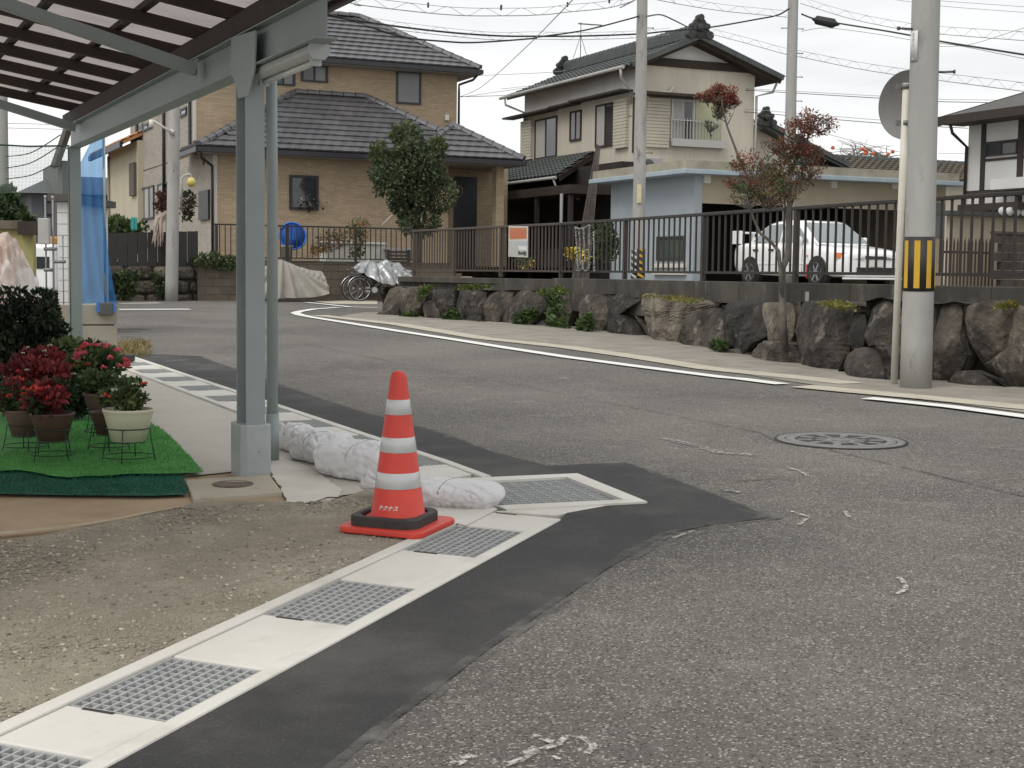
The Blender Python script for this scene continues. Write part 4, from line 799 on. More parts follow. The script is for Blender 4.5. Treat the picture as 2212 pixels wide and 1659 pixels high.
# twisted ropes hanging on the fence
m_rope = mat('rope', (.42, .41, .39), (.05, .05, .05), scale=55, rough=.8, lo=.46, hi=.54)
rp_ = thing('hanging_rope', FF2.w(.9, -.06, z2), 'looped pale twisted rope hanging from the top rail of the bar fence', 'rope')
for xa, ya, xb, yb in ((770, 305, 790, 660), (800, 320, 815, 620), (835, 310, 850, 590), (885, 300, 880, 650), (920, 340, 925, 670), (825, 580, 832, 655)):
    a = FF2.fx(*A7(xa, ya), y=-.055); b = FF2.fx(*A7(xb, yb), y=-.055); mb = MB()
    for ph in (0, math.pi): mb.tube([FF2.w(a[0]+(b[0]-a[0])*i/40+.010*math.cos(i*1.1+ph), -.055+.010*math.sin(i*1.1+ph), a[1]+(b[1]-a[1])*i/40) for i in range(41)], .009, 5)
    mb.build('strand', m_rope, rp_)
a = [FF2.fx(*A7(*p), y=-.05) for p in [(765, 300), (800, 318), (850, 305), (885, 285), (895, 300)]]; mb = MB(); mb.tube([FF2.w(x, -.05, z) for x, z in a], .012, 6); mb.build('loop', m_rope, rp_)
a = [FF2.fx(*A7(*p), y=-.05) for p in [(775, 660), (800, 665), (830, 640), (845, 665), (870, 660), (880, 620)]]; mb = MB(); mb.tube([FF2.w(x, -.05, z) for x, z in a], .012, 6); mb.build('loop', m_rope, rp_)
# weeds in the wall and yellow moss on top of the stones
g_fern = leafmat('leaf_fern', (.085, .135, .03), (.055, .10, .025), scale=10); g_fern2 = leafmat('leaf_fern_yellow', (.17, .19, .04), (.12, .15, .035), scale=10)
g_moss = leafmat('leaf_moss', (.26, .20, .045), (.20, .17, .05), scale=10)
def weed(Cv, poly, n, size, mts, seed, label, back=-.06, depth=.10, cat='weeds', nm='fern_clump', group='weeds on the stone wall'):
    cu = sum(Cv(*p)[0] for p in poly)/len(poly); fr = wall_at(cu, back); q = [fr.fx(*Cv(*p)) for p in poly]; rng = np.random.default_rng(seed); zlo = min(z for x, z in q)
    o = thing(nm, fr.w(sum(x for x, z in q)/len(q), 0, zlo), label, cat, group); P2 = np.array(q); lo = P2.min(0); hi = P2.max(0); pts = []
    while len(pts) < n:
        x, z = rng.uniform(lo, hi); ins_ = False; j = len(q)-1
        for i in range(len(q)):
            if (q[i][1] > z) != (q[j][1] > z) and x < (q[j][0]-q[i][0])*(z-q[i][1])/(q[j][1]-q[i][1]+1e-12)+q[i][0]: ins_ = not ins_
            j = i
        if ins_: pts.append(fr.w(x, -rng.random()*depth, z)[:])
    pts = np.array(pts); outv = np.tile(np.array((-fr.ey)[:]), (n, 1)); v, f = leaves(pts, outv, size, rng, aspect=.45, up=.5, jit=.7)
    link('leaves', npmesh('leaves', v-np.array(ORG[o]), f, mts, mi=rng.choice(len(mts), n)), o); return o
WD = [(A7, [(270, 1150), (330, 1040), (440, 980), (490, 1040), (440, 1080), (340, 1120), (280, 1180)], 'fern clump above the little dark stone'), (A7, [(180, 1190), (260, 1140), (300, 1200), (240, 1210)], 'low weeds at the foot of the round dark stone'), (A7, [(570, 900), (680, 870), (690, 960), (720, 1100), (760, 1220), (700, 1250), (580, 1220), (570, 1050)], 'tall fern growth beside the streaked square stone'),
      (A7, [(480, 860), (520, 820), (700, 800), (760, 850), (620, 900)], 'yellow green weeds on top of the wall above the tall fern growth'), (A7, [(840, 1080), (940, 1000), (950, 1100), (930, 1180), (990, 1230), (900, 1270), (840, 1270)], 'fern clump between the streaked square stone and the dark slab'), (A6, [(1330, 1050), (1420, 1010), (1480, 1000), (1470, 1090), (1340, 1085)], 'green weeds at the foot of the wall near its far corner'),
      (A6, [(1690, 1090), (1740, 1010), (1800, 990), (1825, 1060), (1800, 1140), (1700, 1145)], 'bright green weed tuft between two low stones'), (A6, [(1480, 830), (1560, 790), (1630, 800), (1600, 830), (1500, 930)], 'yellow green weeds on the wall top near its far corner'), (A6, [(1930, 1110), (2010, 1080), (2060, 1130), (2040, 1160)], 'small weed tuft under the streaked pale stone'), (A6, [(1830, 800), (2000, 790), (2100, 805), (1850, 815)], 'thin line of weeds along the foot of the concrete wall'), (A7, [(1950, 1270), (2030, 1260), (2060, 1310), (1960, 1310)], 'dark green weed tuft beside the sprawling low stone')]
for i, (Cv, poly, lab) in enumerate(WD): weed(Cv, poly, 420 if i in (0, 2, 4, 6) else 220, .11 if i in (0, 2, 4, 6) else .08, [g_fern, g_fern2, g_md] if i in (3, 7, 9) else [g_fern, g_md, g_dk], 50+i, lab)
weed(A7, [(1390, 890), (1450, 868), (1700, 885), (1860, 900), (1830, 930), (1600, 905)], 500, .05, [g_moss, g_fern2], 71, 'yellow fallen leaves lying on top of the big pale stone', back=.12, depth=.25, nm='moss_patch')
weed(A8, [(860, 895), (930, 875), (1050, 900), (1040, 945), (960, 920)], 300, .05, [g_moss, g_fern2], 72, 'yellow fallen leaves on the wall top near the white post', back=.12, depth=.2, nm='moss_patch')
weed(A8, [(2060, 915), (2160, 880), (2212, 900), (2150, 925)], 160, .05, [g_moss, g_fern2], 73, 'small yellow weeds on the wall top behind the big utility pole', back=.12, depth=.2, nm='moss_patch')
# ------------------------------------------------------------------ utility poles
m_pole = mat('pole_concrete', (.40, .39, .365), (.32, .315, .295), scale=3, rough=.9, bump=.25, bscale=24, c3=(.20, .195, .185), s3=5, l3=.60, h3=.75, stretch=(1, 1, .35))
m_hazb = mat('hazard_black', (.022, .022, .020), rough=.55); m_hazy = mat('hazard_yellow', (.62, .37, .025), (.55, .33, .03), scale=6, rough=.5); m_bolt = mat('step_bolt', (.10, .10, .095), rough=.5, metal=.6)
def pole(base, through, r0, r1, H, label, bolts=(), mt=None):
    o = thing('utility_pole', base, label, 'utility pole', 'concrete utility poles'); d = (through-base).normalized(); n = 14
    mb = MB(); mb.tube([base-d*.1+d*H*i/n for i in range(n+1)], [r0+(r1-r0)*i/n for i in range(n+1)], 28); mb.build('shaft', mt or m_pole, o)
    for z, a in bolts:
        p = base+d*(z-base.z); e = V((math.cos(a), math.sin(a), 0)); rr = r0+(r1-r0)*(z-base.z)/H; mb = MB(); mb.tube([p+e*(rr-.02), p+e*(rr+.14)], .010, 8); mb.tube([p+e*(rr+.125), p+e*(rr+.145)], .018, 8); mb.build('step_bolt', m_bolt, o)
    return o, d
pb = V((3.776, 13.383, gz(13.383))); pt_ = P(2000.5, 0, 13.30); pR, dR = pole(pb, pt_, .146, .105, 7.5, 'large concrete utility pole with a yellow striped black sleeve beside the white post', [(P(2030, 156, 13.3).z, -.25), (P(1962, 63, 13.3).z, math.pi+.2)])
def on_pole(v): return P(1985, v, 13.3).z
def sleeve(o, base, d, z0, z1, r, stripes, wd):
    p0, p1 = base+d*(z0-base.z), base+d*(z1-base.z); mb = MB(); mb.tube([p0, p1], r+.004, 40); mb.build('hazard_sleeve', m_hazb, o)
    x = d.cross(V((0, 1, 0))).normalized(); y = x.cross(d)
    for a in stripes:
        mb = MB(); q0, q1 = p0.lerp(p1, .06), p0.lerp(p1, .93); vs = []
        for p in (q0, q1):
            for k in range(5): t = a+wd*(k/4-.5); vs.append(p+(x*math.cos(t)+y*math.sin(t))*(r+.0065))
        mb.add(vs, [(k, k+1, k+6, k+5) for k in range(4)], None, True); mb.build('stripe', m_hazy, o)
zs0, zs1 = on_pole(A8(0, 800)[1]), on_pole(A8(0, 415)[1])
sleeve(pR, pb, dR, zs0, zs1, .141, [math.radians(a) for a in (-157, -112, -67, -22, 23, 68, 113, 158)], .36)
ap = thing('address_plate', V((pb.x, pb.y-.15, on_pole(A4(0, 475)[1]))), 'narrow white vertical plate high on the large concrete pole', 'plate')
zt_, zb2 = on_pole(A4(0, 245)[1]), on_pole(A4(0, 475)[1]); c0 = pb+dR*(zb2-pb.z); c1 = pb+dR*(zt_-pb.z); vs = []
for p in (c0, c1):
    for k in range(4): t = math.radians(188+k*13); vs.append(p+V((math.cos(t), math.sin(t), 0))*.140)
mb = MB(); mb.add(vs, [(k, k+1, k+5, k+4) for k in range(3)], None, True); po_ = mb.build('plate', mat('plate_white', (.70, .69, .66), (.62, .61, .59), scale=10, rough=.5), ap)
s_ = po_.modifiers.new('solid', 'SOLIDIFY'); s_.thickness = .002
vs = []; mb = MB()
for j, (f0, f1) in enumerate(((.80, .93), (.62, .76), (.48, .58), (.36, .44), (.05, .10))):
    vs = []
    for p in (c0.lerp(c1, f0), c0.lerp(c1, f1)):
        for k in range(3): t = math.radians(202+k*5); vs.append(p+V((math.cos(t), math.sin(t), 0))*.1425)
    mb = MB(); mb.add(vs, [(k, k+1, k+4, k+3) for k in range(2)], None, True); mb.build('faded_print', mat('faded_print', (.42, .42, .42), (.62, .61, .59), scale=60, rough=.6), ap)
b3 = P(1378, 600, 32.0); b3.z = LOT; pM, dM = pole(b3, P(1387.5, 0, 32.0), .150, .105, 8.4, 'concrete utility pole with slanted striped sleeve behind the bar fence', [(P(1380, 250, 32).z, 2.8), (P(1380, 330, 32).z, .1), (P(1380, 60, 32).z, .1)])
zz0, zz1 = P(1378, A7(0, 725)[1], 32).z, P(1378, A7(0, 485)[1], 32).z; p0, p1 = b3+dM*(zz0-b3.z), b3+dM*(zz1-b3.z)
mb = MB(); mb.tube([p0, p1], .156, 32); mb.build('hazard_sleeve', m_hazb, pM)
m_hazw = mat('hazard_white', (.62, .60, .55), (.5, .49, .45), scale=8, rough=.6)
for k in range(5):                                              # slanted stripes wound round the sleeve
    for half, mt in ((math.radians(222), m_hazw), (math.radians(290), m_hazy)):
        vs = []
        for j in range(7):
            a = half-math.radians(30)+math.radians(60)*j/6; zc = (k+.1-.55*(j/6))*.145
            for w in (0, .062):
                q = min(max(zc+w+.05, 0), (zz1-zz0)); p = p0.lerp(p1, q/(zz1-zz0)); vs.append(p+V((math.cos(a), math.sin(a), 0))*.159)
        mb = MB(); mb.add(vs, [(2*j, 2*j+2, 2*j+3, 2*j+1) for j in range(6)], None, True); mb.build('stripe', mt, pM)
mb = MB(); q = P(A3(1088, 1345)[0], A3(1088, 1345)[1], 31.83); mb.bx(q.x-.05, q.x+.05, q.y-.02, q.y, q.z-.20, q.z+.20); mb.build('number_plate', mat('plate_cream', (.66, .60, .38), (.5, .45, .3), scale=30, rough=.6), pM)
b4 = P(1700, 600, 35.4); b4.z = LOT; pole(b4, P(1713.5, 0, 35.4), .150, .115, 9.2, 'concrete utility pole rising behind the white car and garage roof', [(P(1700, A4(0, y)[1], 35.4).z, a) for y, a in ((215, 3.0), (220, .1), (408, .1), (590, .1), (585, 3.0), (775, .1))])
b5 = V((-8.20, 34.5, gz(34.5))); pole(b5, P(377, 240, 34.5), .155, .12, 8.0, 'concrete utility pole in front of the blocked stone wall by the brick house', [(P(380, A1(0, 880)[1], 34.5).z, -1.4), (P(380, A1(0, 1105)[1], 34.5).z, -1.3)])
# ------------------------------------------------------------------ white post with a round sign seen from behind
m_postw = mat('post_white', (.66, .64, .56), (.58, .555, .46), scale=5, rough=.55, c3=(.35, .27, .17), s3=12, l3=.68, h3=.76)
m_signb = mat('sign_back', (.21, .205, .195), (.18, .176, .168), scale=3, rough=.5, metal=.4)
sp0 = V((3.66, 13.72, gz(13.72))); spt = P(*A4(1305, 640), 13.72)
so = thing('sign_post', sp0, 'white post with a round traffic sign seen from its grey back', 'sign')
mb = MB(); mb.tube([sp0-V((0, 0, .05)), sp0.lerp(spt, .5), spt], .033, 16); mb.build('post', m_postw, so)
sc_ = P(*A4(1312, 805), 13.79); nrm = V((.78, .62, .03)).normalized(); Q = nrm.to_track_quat('Z', 'Y').to_matrix().to_4x4(); Q.translation = sc_
mb = MB(); mb.lathe([(0, -.006), (.318, -.006), (.325, -.012), (.325, .012), (.318, .010), (0, .004)], n=48, M=Q); mb.build('disc', m_signb, so)
for yy in (665, 945):
    q = P(*A4(1300, yy), 13.72); mb = MB(); mb.tube([q-V((0, 0, .022)), q+V((0, 0, .022))], .040, 16); mb.build('clamp', m_signb, so)
    q2 = P(*A4(1225, yy), 13.74); mb = MB(); mb.bar(q2, q+V((.02, .02, 0)), .02, .055); mb.build('bracket', m_signb, so)
# ------------------------------------------------------------------ red leaved trees by the fence
m_bark2 = mat('bark_grey', (.16, .145, .12), (.10, .09, .075), scale=12, rough=.95, bump=.4, bscale=40)
g_r1 = leafmat('leaf_red', (.235, .070, .050), (.30, .105, .070), scale=10); g_r2 = leafmat('leaf_rust', (.15, .062, .042), (.20, .088, .055), scale=10); g_r3 = leafmat('leaf_olive', (.115, .10, .04), (.15, .125, .055), scale=10)
def tree_from(name, label, Y, stems, blobs, n, size, seed, cat='tree', mts=None, w=None, bark=None, group=None, rdep=.6, asp=.36, base=None, twigs=0):
    """stems: list of ([(u,v)...], r0, r1); blobs: (u, v, ru, rv, kind) all measured at distance Y"""
    b = P(*stems[0][0][0], Y); o = thing(name, base or b, label, cat, group); rng = np.random.default_rng(seed); k = Y/F
    for pts, r0, r1 in stems:
        q = [P(u, v, Y+rng.uniform(-.12, .12)*(i > 0)) for i, (u, v) in enumerate(pts)]; n_ = len(q); mb = MB(); mb.tube(q, [r0+(r1-r0)*i/(n_-1) for i in range(n_)], 8); mb.build('trunk' if pts is stems[0][0] else 'branch', bark or m_bark2, o)
    tot = sum(b_[2]*b_[3]*(b_[5] if len(b_) > 5 else 1) for b_ in blobs)
    for i, b_ in enumerate(blobs):
        u, v, ru, rv, kk = b_[:5]; c = P(u, v, Y+rng.uniform(-.15, .15)); R = (ru*k, max(ru, rv)*k*rdep, rv*k)
        crown('crown', lumps(c, R, 14, [r*.32 for r in R], rng), int(n*ru*rv*(b_[5] if len(b_) > 5 else 1)/tot), size, mts[kk], o, seed+i, weights=w, aspect=asp, up=.1, inner=.15, jit=1.0)
        if twigs:
            mb = MB(); st = P(*stems[-1][0][-1], Y) if len(stems) == 1 else c-V((0, 0, R[2]*.9))
            for _ in range(twigs):
                d = rng.normal(0, 1, 3); d[2] = abs(d[2])*.6; d /= np.linalg.norm(d); e = c+V((d[0]*R[0], d[1]*R[1], d[2]*R[2]))*.9; mb.tube([st, st.lerp(e, .5)+V(rng.normal(0, .05, 3)), e], [.008, .005, .002], 4, caps=False)
            mb.build('twigs', bark or m_bark2, o)
    return o
A_ = lambda Cv, *p: [Cv(*q) for q in p]
mk = [[g_r1, g_r2], [g_r2, g_r3, g_r1], [g_r3, g_r2, g_md]]
tree_from('red_leaved_tree', 'slender garden tree with rusty red and olive leaves growing from the stone wall', 16.4,
          [(A_(A8, (518, 1180), (508, 1000), (503, 800), (505, 640), (540, 560), (548, 420), (545, 280), (555, 150), (575, 40))+A_(A4, (395, 1400), (430, 1300), (470, 1180), (500, 1090)), .045, .014), (A_(A8, (500, 820), (490, 660), (478, 520), (420, 450), (345, 390), (300, 290), (270, 170), (255, 90)), .026, .010), (A_(A8, (545, 250), (600, 100), (640, 20), (650, -80)), .018, .007), (A_(A8, (545, 300), (520, 180), (515, 60), (505, -60)), .014, .006), (A_(A4, (470, 1200), (540, 1110), (560, 1000), (590, 900)), .012, .005)],
          [(*A4(560, 930), 50, 28, 0), (*A4(500, 1010), 42, 26, 0), (*A4(640, 960), 45, 20, 0, .6), (*A4(420, 1140), 55, 28, 1), (*A4(300, 1110), 40, 20, 1, .7), (*A4(520, 1180), 48, 30, 1), (*A4(150, 1290), 62, 34, 1), (*A4(330, 1290), 58, 34, 2), (*A4(560, 1310), 48, 26, 1, .7), (*A4(60, 1400), 45, 24, 1, .8), (*A4(230, 1420), 70, 38, 2), (*A4(380, 1430), 45, 30, 1, .8), (*A4(100, 1520), 42, 26, 2, .8), (*A4(250, 1540), 50, 20, 0, .5)], 6200, .043, 81, mts=mk, twigs=14)
tree_from('red_leaved_tree', 'thin leaning tree with a single red leaf tuft at its top', 17.2, [(A_(A3, (1960, 1430), (1850, 1250), (1790, 1120), (1745, 1000), (1700, 880), (1672, 770), (1660, 690)), .020, .008), (A_(A3, (1690, 850), (1640, 810), (1600, 800)), .006, .003), (A_(A3, (1700, 870), (1730, 810), (1750, 770)), .006, .003)],
          [(*A3(1650, 650), 40, 24, 0), (*A3(1560, 670), 28, 14, 0), (*A3(1710, 700), 30, 18, 0), (*A3(1650, 760), 24, 22, 2, .4), (*A3(1580, 880), 12, 14, 2, .25)], 2600, .042, 95, mts=mk, twigs=14)
# ================================================================== houses: tools
def brickmat(name, dirv, c, c2, mortar, bw=.227, bh=.062, rough=.85, bumpd=.006):
    if name in MATS: return MATS[name]
    m = mat(name, c, c2, scale=.7, rough=rough); t = m.node_tree; N = t.nodes; L = t.links; b = N['Principled BSDF']; src = b.inputs['Base Color'].links[0].from_socket
    g = N.new('ShaderNodeNewGeometry'); d = N.new('ShaderNodeVectorMath'); d.operation = 'DOT_PRODUCT'; d.inputs[1].default_value = dirv; L.new(g.outputs['Position'], d.inputs[0])
    sp = N.new('ShaderNodeSeparateXYZ'); L.new(g.outputs['Position'], sp.inputs[0]); cb = N.new('ShaderNodeCombineXYZ'); L.new(d.outputs['Value'], cb.inputs[0]); L.new(sp.outputs[2], cb.inputs[1])
    br = N.new('ShaderNodeTexBrick'); br.inputs['Scale'].default_value = 1; br.inputs['Brick Width'].default_value = bw; br.inputs['Row Height'].default_value = bh; br.inputs['Mortar Size'].default_value = .006; br.inputs['Mortar Smooth'].default_value = .3
    br.inputs['Mortar'].default_value = (*mortar, 1); L.new(cb.outputs[0], br.inputs['Vector']); L.new(src, br.inputs['Color1'])
    dk = N.new('ShaderNodeVectorMath'); dk.operation = 'SCALE'; dk.inputs['Scale'].default_value = .80; L.new(src, dk.inputs[0]); L.new(dk.outputs[0], br.inputs['Color2']); L.new(br.outputs['Color'], b.inputs['Base Color'])
    bp = N.new('ShaderNodeBump'); bp.inputs['Strength'].default_value = .6; bp.inputs['Distance'].default_value = bumpd; bp.invert = True; L.new(br.outputs['Fac'], bp.inputs['Height']); L.new(bp.outputs[0], b.inputs['Normal']); return m
def tile_mesh(name, mt, w, r, kind):
    """one roof tile: x across, y up the slope, z off the roof"""
    prof = {'flat': [(-.5, .012), (-.40, .020), (-.12, .010), (.12, .010), (.40, .020), (.5, .012)], 'wave': [(-.5, .012), (-.34, .040), (-.16, .040), (0, .008), (.25, -.004), (.5, .012)]}[kind]
    vs = []
    for x, z in prof: vs += [(x*w, -r*.56, z-.012), (x*w, -r*.56, z+.034), (x*w, r*.54, z*.9-.010)]
    n = len(prof); fs = []
    for i in range(n-1): a = 3*i; fs += [(a, a+3, a+4, a+1), (a+1, a+4, a+5, a+2)]
    mb = MB(); mb.add(vs, fs, None, False); return mb.me(name, mt)
def axes(x, y, p):
    x = V(x).normalized(); z = x.cross(V(y)).normalized(); y = z.cross(x); return Matrix(((x.x, y.x, z.x, p.x), (x.y, y.y, z.y, p.y), (x.z, y.z, z.z, p.z), (0, 0, 0, 1)))
def inside(q, x, y):
    r = False; j = len(q)-1
    for i in range(len(q)):
        if (q[i][1] > y) != (q[j][1] > y) and x < (q[j][0]-q[i][0])*(y-q[i][1])/(q[j][1]-q[i][1]+1e-12)+q[i][0]: r = not r
        j = i
    return r
def tile_slope(parent, poly, e, me_, w, r, budget, name='tile', mt=None, lift=.012):
    """lay tiles over a planar roof slope; poly[0] is one end of the eave, e points along the eave"""
    q = [V(p) for p in poly]; o = q[0]; e = V(e).normalized(); nrm = None
    for i in range(1, len(q)-1):
        c = (q[i]-o).cross(q[i+1]-o)
        if c.length > 1e-3: nrm = c.normalized(); break
    if nrm.z < 0: nrm = -nrm
    up = nrm.cross(e).normalized()
    if up.z < 0: up = -up
    q2 = [((p-o).dot(e), (p-o).dot(up)) for p in q]; xs = [a for a, b in q2]; ys = [b for a, b in q2]; spots = []
    for i in range(int(max(ys)/r)+1):
        for j in range(int(min(xs)/w)-1, int(max(xs)/w)+2):
            x, y = (j+.5+(.5 if i % 2 and name == 'tile' else 0))*w, (i+.5)*r
            if inside(q2, x, y) or (i == 0 and min(xs)+.05 < x < max(xs)-.05 and inside(q2, x, .02)): spots.append((x, y))
    jv = MB(); src_v = [v.co.copy() for v in me_.vertices]; src_f = [tuple(p.vertices) for p in me_.polygons]; x_ = e if e.cross(up).dot(nrm) > 0 else -e
    for x, y in spots:
        M = axes(x_, up, o+e*x+up*y+nrm*lift)
        if budget[0] > 0: put(name, me_, parent, M); budget[0] -= 1
        else: jv.add(src_v, src_f, M)
    if jv.v: tag(jv.build(name+'_field', mt or me_.materials[0], parent), kind='stuff')
def cap_line(parent, a, b, me_, step, name='ridge_tile'):
    a, b = V(a), V(b); L_ = (b-a).length; d = (b-a)/L_; n = max(1, round(L_/step)); side_ = d.cross(V((0, 0, 1))).normalized()
    for i in range(n): put(name, me_, parent, axes(side_, d, a+d*(L_*(i+.5)/n)))
def cap_mesh(mt, w, l, h, name='ridge_tile'):
    mb = MB(); vs = []
    for y, k in ((-l*.54, 1.12), (l*.46, .92)): vs += [(-w/2*k, y, -h*.6), (-w*.42*k, y, h*.35*k), (-w*.18*k, y, h*k), (w*.18*k, y, h*k), (w*.42*k, y, h*.35*k), (w/2*k, y, -h*.6)]
    mb.add(vs, [(i, i+1, i+7, i+6) for i in range(5)]+[(5, 4, 3, 2, 1, 0), (6, 7, 8, 9, 10, 11)]); return mb.me(name, mt)
m_glass = mat('window_glass', (.030, .034, .038), (.05, .055, .06), scale=1.2, rough=.06, spec=.8)
m_frost = mat('frosted_glass', (.19, .195, .19), (.16, .165, .16), scale=2, rough=.25, spec=.6)
m_alub = mat('black_aluminium', (.020, .021, .026), (.028, .029, .034), scale=6, rough=.45)
m_curt = mat('curtain', (.46, .45, .42), (.36, .35, .33), scale=9, rough=.7, stretch=(4, 4, .4))
def window(parent, fr, x0, x1, z0, z1, y, panes, mt_f=None, fw=.055, dep=.05, side=False, sill=False, mull=True):
    """window in a wall plane: frame proud of the wall, panes set back inside it. side: plane x=const, x0..x1 run along y"""
    mt_f = mt_f or m_alub
    def bx(mb, a0, a1, b0, b1, c0, c1):
        if side: mb.bx(y+b0, y+b1, a0, a1, c0, c1, fr.M)
        else: mb.bx(a0, a1, y+b0, y+b1, c0, c1, fr.M)
    mb = MB(); bx(mb, x0, x1, -dep, .0, z0, z0+fw); bx(mb, x0, x1, -dep, .0, z1-fw, z1); bx(mb, x0, x0+fw, -dep+.001, .0, z0+fw, z1-fw); bx(mb, x1-fw, x1, -dep+.001, .0, z0+fw, z1-fw)
    w = mb.build('window', mt_f, parent); n = len(panes); xa, xb = x0+fw, x1-fw
    for i, pm in enumerate(panes):
        a, b = xa+(xb-xa)*i/n, xa+(xb-xa)*(i+1)/n; off = -.012-(.012 if i % 2 else 0)
        mb = MB(); bx(mb, a+.001, b-.001, off-.004, off, z0+fw, z1-fw); mb.build('pane', pm, w)
        if mull and n > 1:
            for s0, s1 in ((a, a+.03), (b-.03, b)): mb = MB(); bx(mb, s0, s1, off-.014, off-.005, z0+fw, z1-fw); mb.build('sash', mt_f, w)
    if sill: mb = MB(); bx(mb, x0-.05, x1+.05, -dep-.05, .0, z0-.05, z0-.002); mb.build('sill', mt_f, w)
    return w
# ================================================================== tan brick house
c0 = P(464, 480, 40.0); HB = 1.55; c0.z = 0
BH = Frame(c0)
m_br1 = brickmat('brick_tan', EX, (.50, .385, .255), (.45, .345, .23), (.30, .235, .165))
m_br2 = brickmat('brick_side_lit', EY, (.44, .40, .34), (.40, .36, .31), (.30, .27, .23), bw=.23, bh=.07)  # side brick: brighter light on that face put into a paler, greyer colour
m_tile = mat('roof_tile_grey', (.115, .112, .118), (.085, .083, .088), scale=1.5, rough=.36, rnd=.12, spec=.6)
m_tileu = mat('roof_deck', (.03, .03, .032), rough=.9)
m_fasc = mat('fascia_black', (.022, .022, .026), rough=.4); m_soff = mat('soffit', (.30, .28, .26), rough=.8)
bh = thing('brick_house', BH.w(0, 0, HB), 'two storey tan brick house with dark grey tiled hip roofs', 'house')
ze = BH.fx(603, 322, y=-.55)[1]; xR = BH.fx(*A2(1830, 1270), y=-.55)[0]; x1 = BH.fx(*A2(1400, 1400))[0]; xP0, xP1 = [BH.fx(*A2(x, 1500), y=-.35)[0] for x in (1772, 1836)]
UY = 2.6; xa0, zr = BH.fx(*A2(130, 770), y=UY); xa1 = BH.fx(*A2(720, 800), y=UY)[0]
xU1 = BH.fx(*A2(1468, 800), y=UY)[0]; zu = BH.fx(*A2(900, 512), y=UY-.55)[1]
zdoor = BH.fx(*A2(1500, 1400), y=1.3)[1]
mb = MB(); mb.bx(0, x1, 0, 13.4, HB-.3, ze-.02, BH.M); mb.bx(x1, xP0+1.2, 1.3, 9, HB-.3, ze-.03, BH.M); mb.build('wall', m_br1, bh)
mb = MB(); mb.bx(.02, xU1, UY, 9.2, ze-.2, zu-.02, BH.M); mb.build('upper_wall', m_br1, bh)
mb = MB(); mb.bx(-.012, -.002, .09, 13.35, HB-.3, ze-.03, BH.M); mb.bx(-.010, .018, UY+.12, 13.35, ze+.02, zu-.03, BH.M); mb.build('side_wall', m_br2, bh)
mb = MB(); mb.bx(.03, xU1-3, 9.2, 13.3, ze-.2, zu-.03, BH.M); mb.build('rear_wall', m_br2, bh)
m_trim = mat('trim_cream', (.55, .52, .46), rough=.7)
mb = MB(); mb.bx(-.02, .06, UY-.02, UY+.10, ze+.4, zu-.04, BH.M); mb.build('corner_trim', m_trim, bh); mb = MB(); mb.bx(-.02, .07, -.012, .08, HB, ze-.04, BH.M); mb.build('corner_trim', m_trim, bh)
mb = MB(); mb.bx(xP0, xP1, -.55, -.25, HB-.3, ze-.05, BH.M); mb.build('porch_post', m_br1, bh)
# lower roof
def W_(x, y, z): return BH.w(x, y, z)
r1 = bh
def roof_part(name, polys, mtop, soff=None):
    mb = MB()
    for p in polys: mb.slab(p, .05)
    return mb.build(name, mtop, bh)
lo_f = [W_(-.55, -.55, ze), W_(xR, -.55, ze), W_(xa1, UY, zr), W_(xa0, UY, zr)]
lo_l = [W_(-.55, UY+.6, ze), W_(-.55, -.55, ze), W_(xa0, UY, zr)]
lo_r = [W_(xR, -.55, ze), W_(xR, 6.5, ze), W_(xa1, UY+.02, zr)]
pA = BH.fx(*A2(1430, 1040), y=.6); xq0 = BH.fx(*A2(1130, 1235), y=-1.05)[0]; xq1, zq = BH.fx(*A2(2022, 1268), y=-1.05); pz = pA[1]; px = pA[0]
po_f = [W_(xq0, -1.05, ze-.02), W_(xq1, -1.05, ze-.02), W_(px, .6, pz)]
po_l = [W_(xq0, -1.05, ze-.02), W_(px, .6, pz), W_(px, 2.4, pz), W_(xq0-.2, .3, ze+.25)]
po_r = [W_(xq1, -1.05, ze-.02), W_(xq1, 4.5, ze-.02), W_(px, 3.0, pz), W_(px, .6, pz)]
rl = roof_part('roof', [lo_f, lo_l, lo_r, po_f, po_r], m_tileu)
d_u = 2.95; zp = zu+d_u*(zr-ze)/(UY+.55)*.98
up_f = [W_(-.5, UY-.55, zu), W_(xU1+.55, UY-.55, zu), W_(xU1+.55-d_u, UY-.55+d_u, zp), W_(-.5+d_u, UY-.55+d_u, zp)]
up_r = [W_(xU1+.55, UY-.55, zu), W_(xU1+.55, 9.7, zu), W_(xU1+.55-d_u, UY-.55+d_u, zp)]
up_l = [W_(-.5, 13.6, zu), W_(-.5, UY-.55, zu), W_(-.5+d_u, UY-.55+d_u, zp), W_(-.5+d_u, 13.6, zp)]
ru = roof_part('upper_roof', [up_f, up_r, up_l], m_tileu)
tm_ = tile_mesh('tile', m_tile, .305, .33, 'flat'); bud = [170]
tile_slope(rl, lo_f, EX, tm_, .305, .33, bud); bud2 = [30]; tile_slope(rl, po_f, EX, tm_, .305, .33, bud2); tile_slope(rl, lo_l, EY, tm_, .305, .33, [0])
bud3 = [95]; tile_slope(ru, up_f, EX, tm_, .305, .33, bud3)
cm = cap_mesh(m_tile, .24, .36, .075)
for a, b, pr in ((lo_l[1], lo_f[3], rl), (lo_f[1], lo_f[2], rl), (po_f[0], po_f[2], rl), (po_f[1], po_f[2], rl), (lo_f[3], lo_f[2], rl), (up_f[1], up_f[2], ru), (up_f[3], up_f[2], ru)): cap_line(pr, V(a)+V((0, 0, .05)), V(b)+V((0, 0, .05)), cm, .36)
